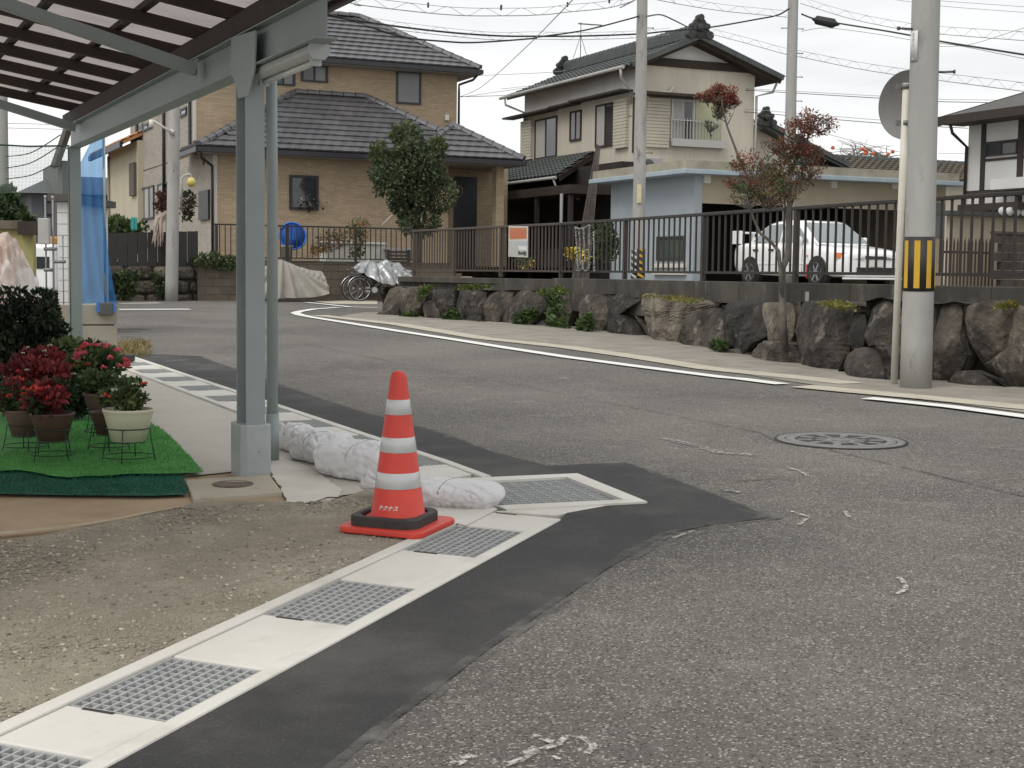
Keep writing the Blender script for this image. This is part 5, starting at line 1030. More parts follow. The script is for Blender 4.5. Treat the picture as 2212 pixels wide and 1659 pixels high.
def eave(pts, pr):
    for a, b in zip(pts, pts[1:]):
        mb = MB(); mb.bar(V(a)+V((0, 0, -.10)), V(b)+V((0, 0, -.10)), .10, .13); mb.build('rain_gutter', m_fasc, pr)
eave([W_(-.55, UY+.6, ze), W_(-.60, -.60, ze), W_(xq0+.2, -.60, ze)], rl); eave([W_(xq0, -1.09, ze-.02), W_(xq1+.04, -1.09, ze-.02), W_(xq1+.04, 3, ze-.02)], rl); eave([W_(-.5, UY-.6, zu), W_(xU1+.6, UY-.6, zu), W_(xU1+.6, 7, zu)], ru)
mb = MB(); mb.bx(-.5, xU1+.52, UY-.5, 9, zu-.19, zu-.16, BH.M); mb.build('soffit', m_soff, ru)
mb = MB(); mb.bx(-.5, xq0+.1, -.5, 0, ze-.19, ze-.165, BH.M); mb.bx(xq0, xq1-.03, -1.0, 1.3, ze-.20, ze-.17, BH.M); mb.build('soffit', m_soff, rl)
# openings
def wpx(Cv, x0, y0, x1_, y1, y): a = BH.fx(*Cv(x0, y1), y=y); b = BH.fx(*Cv(x1_, y0), y=y); return a[0], b[0], a[1], b[1]
window(bh, BH, *wpx(A2, 177, 545, 400, 672, UY), UY, [m_glass, m_frost])
window(bh, BH, *wpx(A2, 965, 597, 1170, 855, UY), UY, [m_frost])
window(bh, BH, *wpx(A2, -70, 560, 130, 700, UY), UY, [m_glass, m_frost])
wl_ = window(bh, BH, *wpx(A1, 1866, 1135, 2052, 1352, 0), 0, [m_glass], fw=.08)
xw, zw = BH.fx(*A1(1985, 1290), y=-.05); mb = MB()
rng = np.random.default_rng(5); v, f = leaves(np.array([BH.w(xw+rng.normal(0, .22), -.035, zw+rng.normal(0, .13)-.1)[:] for _ in range(70)]), np.tile(np.array((-EY)[:]), (70, 1)), .10, rng, aspect=.8, jit=.3); tag(link('sill_flowers', npmesh('sill_flowers', v-np.array(ORG[bh]), f, [g_dk, m_whp], mi=rng.choice(2, 70, p=[.7, .3])), bh), kind='stuff')
dx0, dx1, dz0, dz1 = wpx(A2, 1440, 1468, 1632, 1900, 1.3); mb = MB(); mb.bx(dx0, dx1, 1.25, 1.30, HB, dz1, BH.M); dr = mb.build('door', mat('door_navy', (.016, .019, .026), (.022, .025, .032), scale=4, rough=.4), bh, bevel=.01)
xd, zd = BH.fx(*A2(1480, 1580), y=1.24); mb = MB(); mb.tube([BH.w(xd+.13*math.cos(a), 1.235, zd+.17*math.sin(a)) for a in [i*2*math.pi/24 for i in range(25)]], .012, 6, caps=False); mb.build('door_ornament', mat('brass_pale', (.42, .36, .20), rough=.4, metal=.5), dr)
mb = MB(); mb.bx(xd-.025, xd+.025, 1.225, 1.248, zd-.02, zd+.16, BH.M); mb.build('door_lens', m_frost, dr)
mb = MB(); xh = dx1-.14; mb.bar(BH.w(xh, 1.20, HB+.85), BH.w(xh, 1.20, HB+1.2), .03, .03); mb.build('handle', m_signb, dr)
xl, zl = BH.fx(*A2(1380, 975), y=UY); mb = MB(); mb.bx(xl-.07, xl+.07, UY-.10, UY, zl-.09, zl+.09, BH.M); mb.build('wall_lamp', mat('lamp_white', (.65, .63, .56), rough=.4), bh, bevel=.02)
# downpipes
def pipe(pts, r=.04, mt=None, pr=None): mb = MB(); mb.tube(pts, r, 8); mb.build('downpipe', mt or m_fasc, pr or bh)
pipe([W_(xU1+.55, UY-.5, zu-.12), W_(xU1+.42, UY-.3, zu-.32), W_(xU1+.07, UY+.0, zu-.46), W_(xU1+.07, UY, zu-.7), W_(xU1+.07, UY, ze+.2)])
pipe([W_(-.50, -.50, ze-.1), W_(-.45, -.40, ze-.32), W_(-.07, -.02, ze-.50), W_(-.07, -.02, ze-.8), W_(-.07, -.02, HB)])
for uu in (A7(0, 0),): pass
yv = BH.fy(*B7(1000, 700), x=0)[0]; pipe([W_(-.07, yv, zu-.1), W_(-.07, yv, HB+1.9)], .05); yv2 = BH.fy(*B7(578, 700), x=0)[0]; pipe([W_(-.07, yv2, zu-.1), W_(-.07, yv2, HB)], .05)
yv3 = BH.fy(*B7(1405, 200), x=0)[0]; pipe([W_(-.07, yv3, zu-.1), W_(-.07, yv3, ze+.25), W_(-.12, yv3-.25, ze+.12)], .045)
# side windows
def spx(Cv, x0, y0, x1_, y1): a = BH.fy(*Cv(x0, y1), x=-.012); b = BH.fy(*Cv(x1_, y0), x=-.012); lo, hi = sorted((a[0], b[0])); return lo, hi, a[1], b[1]
window(bh, BH, *spx(B7, 610, 1100, 822, 1650), -.012, [m_frost, m_curt, m_frost], side=True)
window(bh, BH, *spx(B7, 655, 100, 800, 270), -.012, [m_frost, m_frost], side=True)
window(bh, BH, *spx(B7, 890, 1050, 1035, 1330), -.012, [m_glass, m_frost], side=True)
window(bh, BH, *spx(B7, 1225, -120, 1330, 50), -.012, [m_glass], side=True)
lo, hi, za, zb_ = spx(B7, 585, 130, 645, 330); mb = MB()
for i in range(9): mb2 = MB(); z = za+(zb_-za)*(i+.5)/9; mb2.bx(-.05, -.014, lo, hi, z-.05, z+.03, BH.M); mb2.build('louvre_slat', m_frost, bh)
lo, hi, za, zb_ = spx(B7, 1540, 1170, 1690, 1650)
for i in range(12): mb2 = MB(); z = za+(zb_-za)*(i+.5)/12; mb2.bx(-.08, -.014, lo, hi, z-.035, z+.035, BH.M); mb2.build('shutter_slat', m_alub, bh)
xs, zs = BH.fy(*B7(1590, 735), x=-.02); mb = MB(); mb.lathe([(.0, .05), (.10, .03), (.11, .0)], n=16, M=Matrix.Translation(W_(-.014, xs, zs)) @ Matrix.Rotation(TH, 4, 'Z') @ Matrix.Rotation(-math.pi/2, 4, 'Y')); mb.build('vent_cap', mat('vent_brown', (.10, .085, .06), rough=.6), bh)
# ================================================================== plot wall of the brick house, fence, things behind it
pw = V((-8.1, 35.15, 0)); PW = Frame(pw)
m_blk = mat('block_brown', (.155, .125, .095), (.105, .088, .068), scale=1.3, rough=.95, bump=.4, bscale=20, rnd=.12, c3=(.20, .17, .13), s3=5, l3=.56, h3=.76)
bx0 = PW.fx(*A5(1490, 800))[0]; bx1 = PW.fx(*A6(1420, 700))[0]; zt_w = PW.fx(*A6(800, 606))[1]
bwl = thing('block_wall', PW.w(bx0, 0, gz(37)), 'brown concrete block retaining wall behind the covered bicycles', 'wall')
mb = MB(); mb.bx(-.196, .196, -.075, .075, -.095, .095); bm_ = mb.me('block', m_blk); zg0 = gz(36.5)-.1; nr = int((zt_w-zg0)/.2)+1
for i in range(nr):
    x = bx0+(.2 if i % 2 else 0)
    while x < bx1+1.0: put('block', bm_, bwl, PW.M @ Matrix.Translation((x+.2, 0, zt_w-.10-i*.2))); x += .4
mb = MB(); mb.bx(bx0, bx1+1, -.06, .065, zg0-.2, zt_w-.005, PW.M); mb.build('mortar_core', m_blk, bwl)
mb = MB(); mb.bx(bx0-.05, bx1+1.0, -.10, .12, zt_w+.001, zt_w+.06, PW.M); mb.build('coping', m_cwall, bwl)
lotm = MB(); lotm.add([PW.w(-16, .1, zt_w-.02), PW.w(bx1+6, .1, zt_w-.02), PW.w(bx1+6, 40, zt_w-.02), PW.w(-30, 40, zt_w-.02)], [(0, 1, 2, 3)]); tag(lotm.build('garden_ground', m_ground), kind='structure')
def bars(fr, x0, x1_, z0, z1, y, sp, label, mt, posts=1.8, nm='bar_fence'):
    o = thing(nm, fr.w(x0, y, z0), label, 'fence'); mb = MB(); mb.bx(x0, x1_, y-.02, y+.02, z1-.04, z1, fr.M); mb.build('top_rail', mt, o); mb = MB(); mb.bx(x0, x1_, y-.015, y+.015, z0+.05, z0+.08, fr.M); mb.build('bottom_rail', mt, o)
    mb = MB(); mb.bx(-.011, .011, -.011, .011, 0, z1-z0-.125); bme = mb.me('baluster', mt); mb = MB(); mb.bx(-.03, .03, -.03, .03, 0, z1-z0-.042); pme = mb.me('post', mt); n = int((x1_-x0)/sp)
    for i in range(n+1): put('baluster', bme, o, fr.M @ Matrix.Translation((x0+i*sp, y, z0+.082)))
    for i in range(int((x1_-x0)/posts)+1): put('post', pme, o, fr.M @ Matrix.Translation((x0+i*posts+.06, y, z0)))
    return o
fz = PW.fx(*A6(700, 296), y=.05)[1]; m_blkf = mat('fence_black', (.022, .020, .019), rough=.5)
bars(PW, PW.fx(*A1(1380, 1500), y=.05)[0], PW.fx(*A6(1418, 400), y=.05)[0], zt_w+.06, fz, .05, .14, 'thin black bar fence on the block wall before the brick house', m_blkf)
# black board fence further left
lx0, lx1 = PW.fx(*A1(690, 1550), y=.05)[0], PW.fx(*A1(1270, 1550), y=.05)[0]; z0, z1 = PW.fx(*A1(800, 1650), y=.05)[1]-.25, PW.fx(*A1(900, 1495), y=.05)[1]
bf = thing('board_fence', PW.w(lx0, .05, z0), 'solid black panel fence left of the concrete pole', 'fence'); n = 9
for i in range(n): a, b = lx0+(lx1-lx0)*i/n, lx0+(lx1-lx0)*(i+1)/n; mb = MB(); mb.bx(a+.006, b-.006, .03, .06, z0, z1+.10*(i/n)-.05, PW.M); mb.build('panel', m_blkf, bf)
for a in (lx0, (lx0+lx1)/2, lx1): mb = MB(); mb.bx(a-.03, a+.03, .062, .12, z0, z1+.05, PW.M); mb.build('post', m_blkf, bf)
# rubble wall beneath it
rw = thing('rubble_wall', PW.w(lx0, 0, gz(34)), 'mossy rubble stone wall beneath the black panel fence', 'stone wall')
x = PW.fx(*A5(760, 800))[0]-3.2; sd = 300; zlo, zhi = gz(34)-.15, z0+.02
rows = 3; hgt = (zhi-zlo)/rows
for r_ in range(rows):
    x = PW.fx(*A5(760, 800))[0]-3.2+(.2 if r_ % 2 else 0); rr = random.Random(r_)
    while x < bx0-.02:
        w = min(rr.uniform(.35, .7), bx0-x); a, b, c, d = x+.012, x+w-.012, zlo+r_*hgt+.012+rr.uniform(-.04, .0), zlo+(r_+1)*hgt-.012; sd += 1
        pts = [(a, c+.05), (a+.06, c), (b-.06, c+.01), (b, c+.06), (b-.01, d-.05), (b-.08, d), (a+.07, d-.01), (a+.01, d-.06)]; m_ = len(pts); vs = []
        for s_, y_ in ((1, .3), (1, .02), (.9, -.05), (.6, -.09), (.2, -.10)):
            cx, cz = (a+b)/2, (c+d)/2
            for px_, pz_ in pts: q = V((px_*3, pz_*3, sd)); vs.append(PW.w(cx+(px_-cx)*s_, y_+noise.noise(q)*.05, cz+(pz_-cz)*s_))
        mb = MB(); mb.add(vs, [(i*m_+j, i*m_+(j+1) % m_, (i+1)*m_+(j+1) % m_, (i+1)*m_+j) for i in range(4) for j in range(m_)]+[tuple(4*m_+j for j in range(m_))]); mb.build('stone', m_stone[rr.choice((0, 1, 1, 2))], rw); x += w
mb = MB(); mb.bx(PW.fx(*A5(760, 800))[0]-3.3, bx0, .05, .5, zlo, zhi, PW.M); mb.build('earth_fill', m_fill, rw)
def wall_weed(fr, poly, Cv, n, size, mts, seed, label, y=-.05, depth=.25, nm='weed_clump', cat='plant', group=None, w=None, up=.4):
    q = [fr.fx(*Cv(*p), y=y) for p in poly]; rng = np.random.default_rng(seed); o = thing(nm, fr.w(sum(x for x, z in q)/len(q), y, min(z for x, z in q)), label, cat, group); P2 = np.array(q); lo = P2.min(0); hi = P2.max(0); pts = []
    while len(pts) < n:
        x, z = rng.uniform(lo, hi)
        if inside(q, x, z): pts.append(fr.w(x, y+rng.uniform(-depth, depth), z)[:])
    v, f = leaves(np.array(pts), np.tile(np.array((-fr.ey)[:]), (n, 1)), size, rng, aspect=.5, up=up, jit=.8); link('leaves', npmesh('leaves', v-np.array(ORG[o]), f, mts, mi=rng.choice(len(mts), n, p=w)), o); return o
wall_weed(PW, [(1420, 640), (1500, 590), (1600, 565), (1700, 600), (1800, 590), (1830, 680), (1700, 700), (1500, 680)], A5, 900, .10, [g_md, g_lt, g_dk], 401, 'leafy plants trailing over the block wall beside the concrete pole', w=[.5, .2, .3])
wall_weed(PW, [(850, 720), (960, 690), (1040, 720), (1020, 900), (900, 930), (870, 800)], A5, 600, .10, [g_md, g_dk], 402, 'dark green ivy hanging over the rubble wall', y=-.12)
wall_weed(PW, [(1120, 720), (1280, 700), (1290, 900), (1180, 920)], A5, 400, .09, [g_dk, g_md], 403, 'patchy ivy on the rubble wall beside the concrete pole', y=-.14)
# round evergreen tree
m_barkd = mat('bark', (.10, .085, .065), (.065, .055, .045), scale=14, rough=.95, bump=.4)
g_t1 = leafmat('leaf_camellia', (.066, .090, .045), (.088, .115, .058), scale=5); g_t2 = leafmat('leaf_camellia_light', (.13, .155, .08), (.15, .18, .09), scale=5); g_t3 = leafmat('leaf_camellia_top', (.085, .11, .03), (.06, .085, .025), scale=5)
ty = 38.6; tc_ = P(888, 372, ty); k = ty/F; tt = thing('evergreen_tree', V((tc_.x, ty, zt_w)), 'dense rounded evergreen tree in front of the brick house', 'tree'); rng = np.random.default_rng(9)
mb = MB(); tb = V((P(905, 500, ty).x, ty, zt_w-.05)); mb.tube([tb, V((tb.x, ty, zt_w+.7)), tc_], [.09, .07, .04], 8); mb.build('trunk', m_barkd, tt)
for i in range(5): a = i*1.3; mb = MB(); mb.tube([V((tb.x, ty, zt_w+.5+.1*i)), tc_+V((.5*math.cos(a), .5*math.sin(a), -.3)), tc_+V((.9*math.cos(a), .9*math.sin(a), .3))], [.04, .03, .012], 6); mb.build('branch', m_barkd, tt)
mb = MB(); q = P(*A6(1250, 200), ty); mb.tube([P(*A6(1160, 290), ty), q], .018, 6); mb.build('prop', m_trim, tt); mb = MB(); mb.tube([P(*A6(1345, 330), ty), P(*A6(1350, 160), ty)], .016, 6); mb.build('prop', m_trim, tt)
R = (90*k, 90*k, 86*k); bl_ = [(tuple(tc_+V((0, 0, -.05))), (R[0]*.80, R[1]*.80, R[2]*.78))]+lumps(tc_, (R[0]*.95, R[1]*.95, R[2]*.95), 46, (R[0]*.22, R[1]*.22, R[2]*.20), rng)+[(tuple(P(880, 296, ty)), (.42, .4, .32)), (tuple(P(905, 480, ty)), (.55, .5, .4)), (tuple(P(950, 420, ty)), (.45, .4, .5))]
crown('crown', bl_, 15000, .12, [g_t1, g_t1, g_t2], tt, 77, weights=[.5, .28, .22], aspect=.55, inner=.55, up=.15)
for i_, (q_, r_) in enumerate((((872, 290), (.34, .34, .30)), ((945, 315), (.22, .2, .2)), ((818, 330), (.25, .2, .28)))): crown('crown_top', [(tuple(P(*q_, ty)), r_)], 240, .15, [g_t3, g_t2], tt, 78+i_, aspect=.45, inner=.2, up=.6)
# blue tub and garden bits behind the bar fence
m_blue = mat('tub_blue', (.035, .165, .62), (.03, .14, .55), scale=3, rough=.45); tbx, tbz = PW.fx(*A6(425, 375), y=.6)
tub = thing('plastic_tub', PW.w(tbx, .6, zt_w), 'round bright blue plastic tub standing on edge behind the black fence', 'tub'); kk = 37/F*112*.476*RR
Q = Matrix.Translation(PW.w(tbx, .6, tbz)) @ Matrix.Rotation(TH, 4, 'Z') @ Matrix.Rotation(math.radians(78), 4, 'X'); mb = MB(); mb.lathe([(kk, 0), (kk*1.02, -.02), (kk*.97, -.03), (kk*.93, -.13), (0, -.135), (0, -.125), (kk*.91, -.115), (kk*.94, -.0)], n=40, M=Q); mb.build('shell', m_blue, tub)
mb = MB(); mb.tube([Q @ V((kk*1.0*math.cos(a), kk*1.0*math.sin(a), .0)) for a in [i*2*math.pi/40 for i in range(41)]], .022, 8, caps=False); mb.build('rim', m_blue, tub)
def bucket(x, y, r, h, mt, label): p = PW.w(x, y, zt_w+.02); o = thing('bucket', p, label, 'bucket'); mb = MB(); mb.lathe([(0, 0), (r*.8, 0), (r, h), (r*1.06, h), (r*1.06, h-.03), (r*.95, h-.02), (r*.75, .02), (0, .02)], c=p, n=24); mb.build('shell', mt, o); mb = MB(); mb.tube([p+V((r*math.cos(a), 0, h-.02-.1*math.sin(a))) for a in [i*math.pi/10 for i in range(11)]], .006, 5); mb.build('handle', m_signb, o)
bx_, bz_ = PW.fx(*A6(375, 470), y=.35); bucket(bx_, .35, .16, .42, mat('bucket_white', (.60, .57, .48), rough=.6), 'pale bucket standing in front of the blue tub')
gx0, gx1 = PW.fx(*A6(690, 500), y=1.2)[0], PW.fx(*A6(1205, 500), y=1.2)[0]; gz1 = PW.fx(*A6(900, 425), y=1.2)[1]
pl = thing('storage_bench', PW.w(gx0, 1.2, zt_w), 'long white storage bench behind the black fence', 'bench'); mb = MB(); mb.bx(gx0+.03, gx1-.03, 1.22, 1.75, zt_w, gz1-.06, PW.M); mb.build('box', mat('bench_white', (.55, .54, .50), (.48, .47, .43), scale=2, rough=.7), pl, bevel=.01); mb = MB(); mb.bx(gx0, gx1, 1.18, 1.8, gz1-.058, gz1, PW.M); mb.build('lid', mat('bench_lid', (.62, .61, .58), rough=.6), pl, bevel=.01)
cx0, cx1 = PW.fx(*A6(1212, 500), y=.9)[0], PW.fx(*A6(1400, 500), y=.9)[0]; cz1 = PW.fx(*A6(1300, 475), y=.9)[1]; cr_ = thing('crate', PW.w(cx0, .9, zt_w), 'dark slatted crate with a pale rim behind the black fence', 'crate')
for i in range(4): z = zt_w+.04+i*(cz1-zt_w-.1)/4; mb = MB(); mb.bx(cx0, cx1, .9, .93, z, z+(cz1-zt_w)/4-.05, PW.M); mb.build('slat', mat('crate_dark', (.05, .05, .052), rough=.7), cr_)
mb = MB(); mb.bx(cx0-.02, cx1+.02, .88, 1.4, cz1-.05, cz1, PW.M); mb.build('rim', mat('crate_rim', (.36, .36, .36), rough=.6), cr_)
for x in (cx0+.03, cx1-.03): mb = MB(); mb.bx(x-.03, x+.03, .931, .99, zt_w, cz1-.052, PW.M); mb.build('post', mat('crate_dark', (.05, .05, .052)), cr_)
g_aut = leafmat('leaf_autumn', (.34, .20, .05), (.26, .16, .06), scale=9); g_aut2 = leafmat('leaf_drypink', (.30, .22, .16), (.24, .18, .13), scale=9)
wall_weed(PW, [(580, 480), (640, 380), (720, 330), (840, 330), (900, 420), (820, 480), (700, 520), (600, 520)], A6, 480, .10, [g_aut2, g_aut, g_dk], 410, 'dry pinkish shrub behind the black fence beside the blue tub', y=.45, nm='shrub', cat='shrub', w=[.6, .2, .2])
wall_weed(PW, [(880, 330), (920, 260), (1000, 230), (1060, 300), (1010, 400), (1000, 560), (900, 560), (930, 430)], A6, 520, .10, [g_aut, g_aut2, g_md], 411, 'golden brown autumn shrub behind the black fence', y=.4, nm='shrub', cat='shrub', w=[.45, .2, .35])
wall_weed(PW, [(560, 520), (580, 470), (720, 450), (700, 500), (650, 530)], A6, 160, .09, [g_aut], 412, 'low orange leaved plant beneath the dry pinkish shrub', y=.3, nm='shrub', cat='shrub')
# ================================================================== covered bicycles
m_tarp = mat('tarp_beige', (.33, .31, .27), (.27, .255, .22), scale=4, rough=.8, bump=.25, bscale=22)
m_silv = mat('tarp_silver', (.46, .47, .47), (.32, .33, .33), scale=6, rough=.32, metal=.45, bump=.3, bscale=18)
def drape(name, label, fr, top, y, dep, mt, hem, seed, Cv, cat, nf=11, tag_grp=None, fold=.06, crump=1.):
    """cloth thrown over something: top is the ridge line in the photo, hem its lower edge"""
    tp = [fr.fx(*Cv(*p), y=y) for p in top]; hm = [fr.fx(*Cv(*p), y=y-dep*.6) for p in hem]; o = thing(name, fr.w(tp[0][0], y, min(z for x, z in hm)), label, cat); n, m_ = 72, 22
    def at(pl, s):
        x = pl[0][0]+(pl[-1][0]-pl[0][0])*s
        for a, b in zip(pl, pl[1:]):
            if a[0] <= x <= b[0] or b is pl[-1]: t = (x-a[0])/(b[0]-a[0]+1e-9); return x, a[1]+(b[1]-a[1])*min(max(t, 0), 1)
    vs = []; rng = random.Random(seed); ph = rng.uniform(0, 6)
    for i in range(n+1):
        s = i/n; xt, zt__ = at(tp, s); xh, zh = at(hm, s)
        for j in range(m_+1):
            t = -1+2*j/m_; a = abs(t); env = a**.8; f_ = fold*math.sin((s-.35)/(.35+a)*nf*6.28+ph+1.2*noise.noise(V((s*4, t, seed))))*(.25+a)+.07*crump*noise.noise(V((s*6, t*2.5, seed)))+.03*crump*noise.noise(V((s*17, t*6, seed)))
            x = xt+(xh-xt)*a; yy = y+math.copysign(env*dep, t)+f_*(1 if t < 0 else -1); z = zt__-(zt__-zh)*(a**1.35)+.05*crump*noise.noise(V((s*9, t*4, seed+2)))
            vs.append(fr.w(x, yy, z))
    mb = MB(); mb.add(vs, [(i*(m_+1)+j, (i+1)*(m_+1)+j, (i+1)*(m_+1)+j+1, i*(m_+1)+j+1) for i in range(n) for j in range(m_)], None, True); c_ = mb.build('cloth', mt, o); return o
BK = Frame(PW.w(0, -.75, 0)); BK.o.z = 0
t1 = drape('covered_bicycle', 'beige tarpaulin draped over a bicycle against the block wall', BK, [(180, 640), (240, 600), (330, 570), (380, 590), (450, 620), (560, 655), (660, 668)], 0, .42, m_tarp, [(150, 895), (280, 893), (450, 888), (600, 880), (720, 850)], 3, A6, 'covered bicycle', nf=6, fold=.055, crump=.25)
m_chrome = mat('chrome', (.52, .52, .52), rough=.25, metal=.9); m_tyre = mat('tyre', (.02, .02, .02), rough=.8)
def bicycle(x, z, r, fr, y, label, ang=0.):
    o = thing('bicycle', fr.w(x, y, z-r), label, 'bicycle', 'bicycles by the block wall'); ex_ = fr.ex; M0 = Matrix.Translation(fr.w(x, y, z)) @ Matrix.Rotation(TH+ang, 4, 'Z')
    for k_, xx in enumerate((0, 1.08*r/.31)):
        M = M0 @ Matrix.Translation((xx, 0, 0)); w = MB(); w.tube([M @ V((r*math.cos(a), 0, r*math.sin(a))) for a in [i*2*math.pi/36 for i in range(37)]], .017, 8, caps=False); wo = w.build('wheel', m_tyre, o)
        w = MB(); w.tube([M @ V((r*.93*math.cos(a), 0, r*.93*math.sin(a))) for a in [i*2*math.pi/36 for i in range(37)]], .012, 6, caps=False); w.build('rim', m_chrome, wo)
        w = MB(); w.tube([M @ V((0, -.05, 0)), M @ V((0, .05, 0))], .03, 8)
        for i in range(18): a = i*2*math.pi/18; w.tube([M @ V((0, .02*(-1)**i, 0)), M @ V((r*.92*math.cos(a+.25*(-1)**i), 0, r*.92*math.sin(a+.25*(-1)**i)))], .003, 3, caps=False)
        w.build('spokes', m_chrome, wo)
        w = MB(); w.tube([M @ V(((r+.035)*math.cos(a), 0, (r+.035)*math.sin(a))) for a in [math.radians(40+i*13) for i in range(11)]], .014, 6); w.build('mudguard', m_chrome, o)
    q = lambda a, b: M0 @ V((a*r/.31, 0, b*r/.31)); w = MB()
    for a, b in (((0, 0), (.42, -.02)), ((0, 0), (.30, .42)), ((.42, -.02), (.30, .42)), ((.42, -.02), (.92, .40)), ((.30, .30), (.92, .40)), ((.92, .45), (1.08, 0)), ((.92, .45), (.88, .62))): w.tube([q(*a), q(*b)], .016, 6)
    w.build('frame', m_tyre, o); w = MB(); w.tube([M0 @ V((.86*r/.31, -.28, .66*r/.31)), q(.92, .66), M0 @ V((.86*r/.31, .28, .66*r/.31))], .013, 6); w.build('handlebar', m_chrome, o)
    w = MB(); w.tube([q(.16, .50), q(.42, .52)], [.07, .03], 8); w.build('saddle', m_tyre, o); w = MB(); w.tube([q(.42, -.02)+V((0, -.05, 0)), q(.42, -.02)+V((0, .05, 0))], .075, 12); w.build('chain_wheel', m_chrome, o)
wx, wz = BK.fx(*A6(980, 800), y=-.25); wr = 95*.476*RR*36.5/F; bicycle(wx, gz(36.8)+wr+.01, wr, BK, -.25, 'bicycle with chrome mudguard under the silver cover, nearer the road')
wx2, wz2 = BK.fx(*A6(925, 800), y=.15); bicycle(wx2, gz(37.1)+wr+.01, wr, BK, .15, 'bicycle standing against the block wall under the silver cover', .03)
drape('bicycle_cover', 'crumpled silver cover thrown over two parked bicycles', BK, [(925, 640), (1000, 580), (1060, 572), (1130, 600), (1195, 565), (1240, 590), (1300, 595), (1345, 635), (1395, 660)], -.05, .42, m_silv, [(925, 660), (1000, 690), (1080, 740), (1160, 770), (1280, 778), (1400, 745)], 6, A6, 'cover', nf=5, fold=.07)
# ================================================================== old beige house
c1 = P(1367, 600, 44.0); c1.z = 0; BG = Frame(c1)
m_bei = mat('wall_beige', (.60, .55, .46), (.53, .485, .40), scale=.9, rough=.85, c3=(.36, .31, .23), s3=2.2, l3=.62, h3=.8, stretch=(3, 3, .35))
m_pla = mat('plaster_white', (.70, .685, .66), (.63, .615, .59), scale=1.5, rough=.85)
m_kaw = mat('roof_tile_kawara', (.075, .085, .08), (.055, .062, .06), scale=2, rough=.6, rnd=.15); m_wdk = mat('timber_dark', (.045, .032, .025), (.03, .022, .018), scale=3, rough=.8)
m_sh = mat('shutter_beige', (.54, .50, .41), (.48, .445, .365), scale=3, rough=.65)
m_alu = mat('aluminium_pale', (.46, .45, .43), rough=.4, metal=.3); m_gutw = mat('gutter_pale', (.44, .43, .40), (.36, .35, .33), scale=4, rough=.5)
bg_ = thing('old_house', BG.w(0, 0, LOT), 'two storey beige house with a dark tiled gable roof behind the blue garage', 'house')
xr = BG.fx(*A3(1888, 700))[0]; zE = BG.fy(*A3(940, 480), x=-.5)[1]; xm, zR = BG.fx(*A3(1500, 262), y=-.55)
yE = BG.fy(*A3(165, 665), x=-.5)[0]; yW = BG.fy(*A3(290, 900), x=0)[0]; zg = BG.fx(*A3(1500, 455), y=-.02)[1]
sl_ = (zR-zE)/(xm+.65)
mb = MB(); mb.bx(0, xr, 0, yW, LOT-.2, zE+.15, BG.M); mb.build('wall', m_bei, bg_)
mb = MB(); mb.bx(-.02, -.003, .05, yW-.05, BG.fy(*A3(640, 735), x=-.02)[1], zE+.10, BG.M); mb.build('plaster_band', m_pla, bg_)
z0_ = zg+.12; xL_ = (z0_+.10-zE)/sl_-.5; sr_ = (zR-zE+.05)/(xr+.65-xm); xR_ = xr+.65-(z0_+.10-zE+.05)/sr_
tri = [(xL_, z0_), (xR_, z0_), (xm, zR-.12)]
mb = MB(); mb.add([BG.w(x, -.015, z) for x, z in tri]+[BG.w(x, .3, z) for x, z in tri], [(0, 1, 2), (5, 4, 3)]+[(i, 3+i, 3+(i+1) % 3, (i+1) % 3) for i in range(3)]); mb.build('gable', m_pla, bg_)
mb = MB(); mb.bx(-.05, xr+.25, -.10, -.016, zg-.10, zg+.13, BG.M); mb.build('gable_beam', m_wdk, bg_)
rl_ = [BG.w(-.5, -.55, zE), BG.w(-.5, yE, zE), BG.w(xm, yE, zR), BG.w(xm, -.55, zR)]; rr_ = [BG.w(xr+.65, -.55, zE-.05), BG.w(xr+.65, yE, zE-.05), BG.w(xm, yE, zR), BG.w(xm, -.55, zR)]
mb = MB(); mb.slab(rl_, .09); mb.slab(rr_, .09); rf = mb.build('roof', m_wdk, bg_)
tk = tile_mesh('roof_tile', m_kaw, .27, .26, 'wave'); tile_slope(rf, rl_, EY, tk, .27, .26, [150], name='roof_tile'); tile_slope(rf, [BG.w(xr+.65, -.55, zE-.05), BG.w(xr+.65, 1.2, zE-.05), BG.w(xm, 1.2, zR), BG.w(xm, -.55, zR)], EY, tk, .27, .26, [40], name='roof_tile')
def verge(a, b, mt=m_kaw, w=.16, h=.10, step=.27):
    mb = MB(); mb.bx(-w/2, w/2, -step*.54, step*.5, -h, h*.6); me_ = mb.me('verge_tile', mt); cap_line(rf, a, b, me_, step, 'verge_tile')
verge(BG.w(-.5, -.58, zE+.06), BG.w(xm, -.58, zR+.06)); verge(BG.w(xr+.65, -.58, zE+.01), BG.w(xm, -.58, zR+.06))
mb = MB(); mb.bar(BG.w(-.48, -.50, zE-.10), BG.w(xm, -.50, zR-.11), .05, .07); mb.build('bargeboard', m_wdk, bg_); mb = MB(); mb.bar(BG.w(xr+.62, -.50, zE-.15), BG.w(xm, -.50, zR-.11), .05, .07); mb.build('bargeboard', m_wdk, bg_)
mb = MB(); mb.bx(-.62, xm, -.45, -.016, 0, .01); 
for i in range(3): mb = MB(); mb.bx(xm-.16+.03*i, xm+.16-.03*i, -.45, yE-.1, zR+.03+.10*i, zR+.12+.10*i, BG.M); mb.build('ridge_course', m_kaw, rf)
rc = cap_mesh(m_kaw, .20, .30, .07); cap_line(rf, BG.w(xm, -.5, zR+.36), BG.w(xm, yE-.1, zR+.36), rc, .30)
m_oni = mat('ornament_tile', (.028, .030, .030), (.05, .05, .048), scale=6, rough=.7)
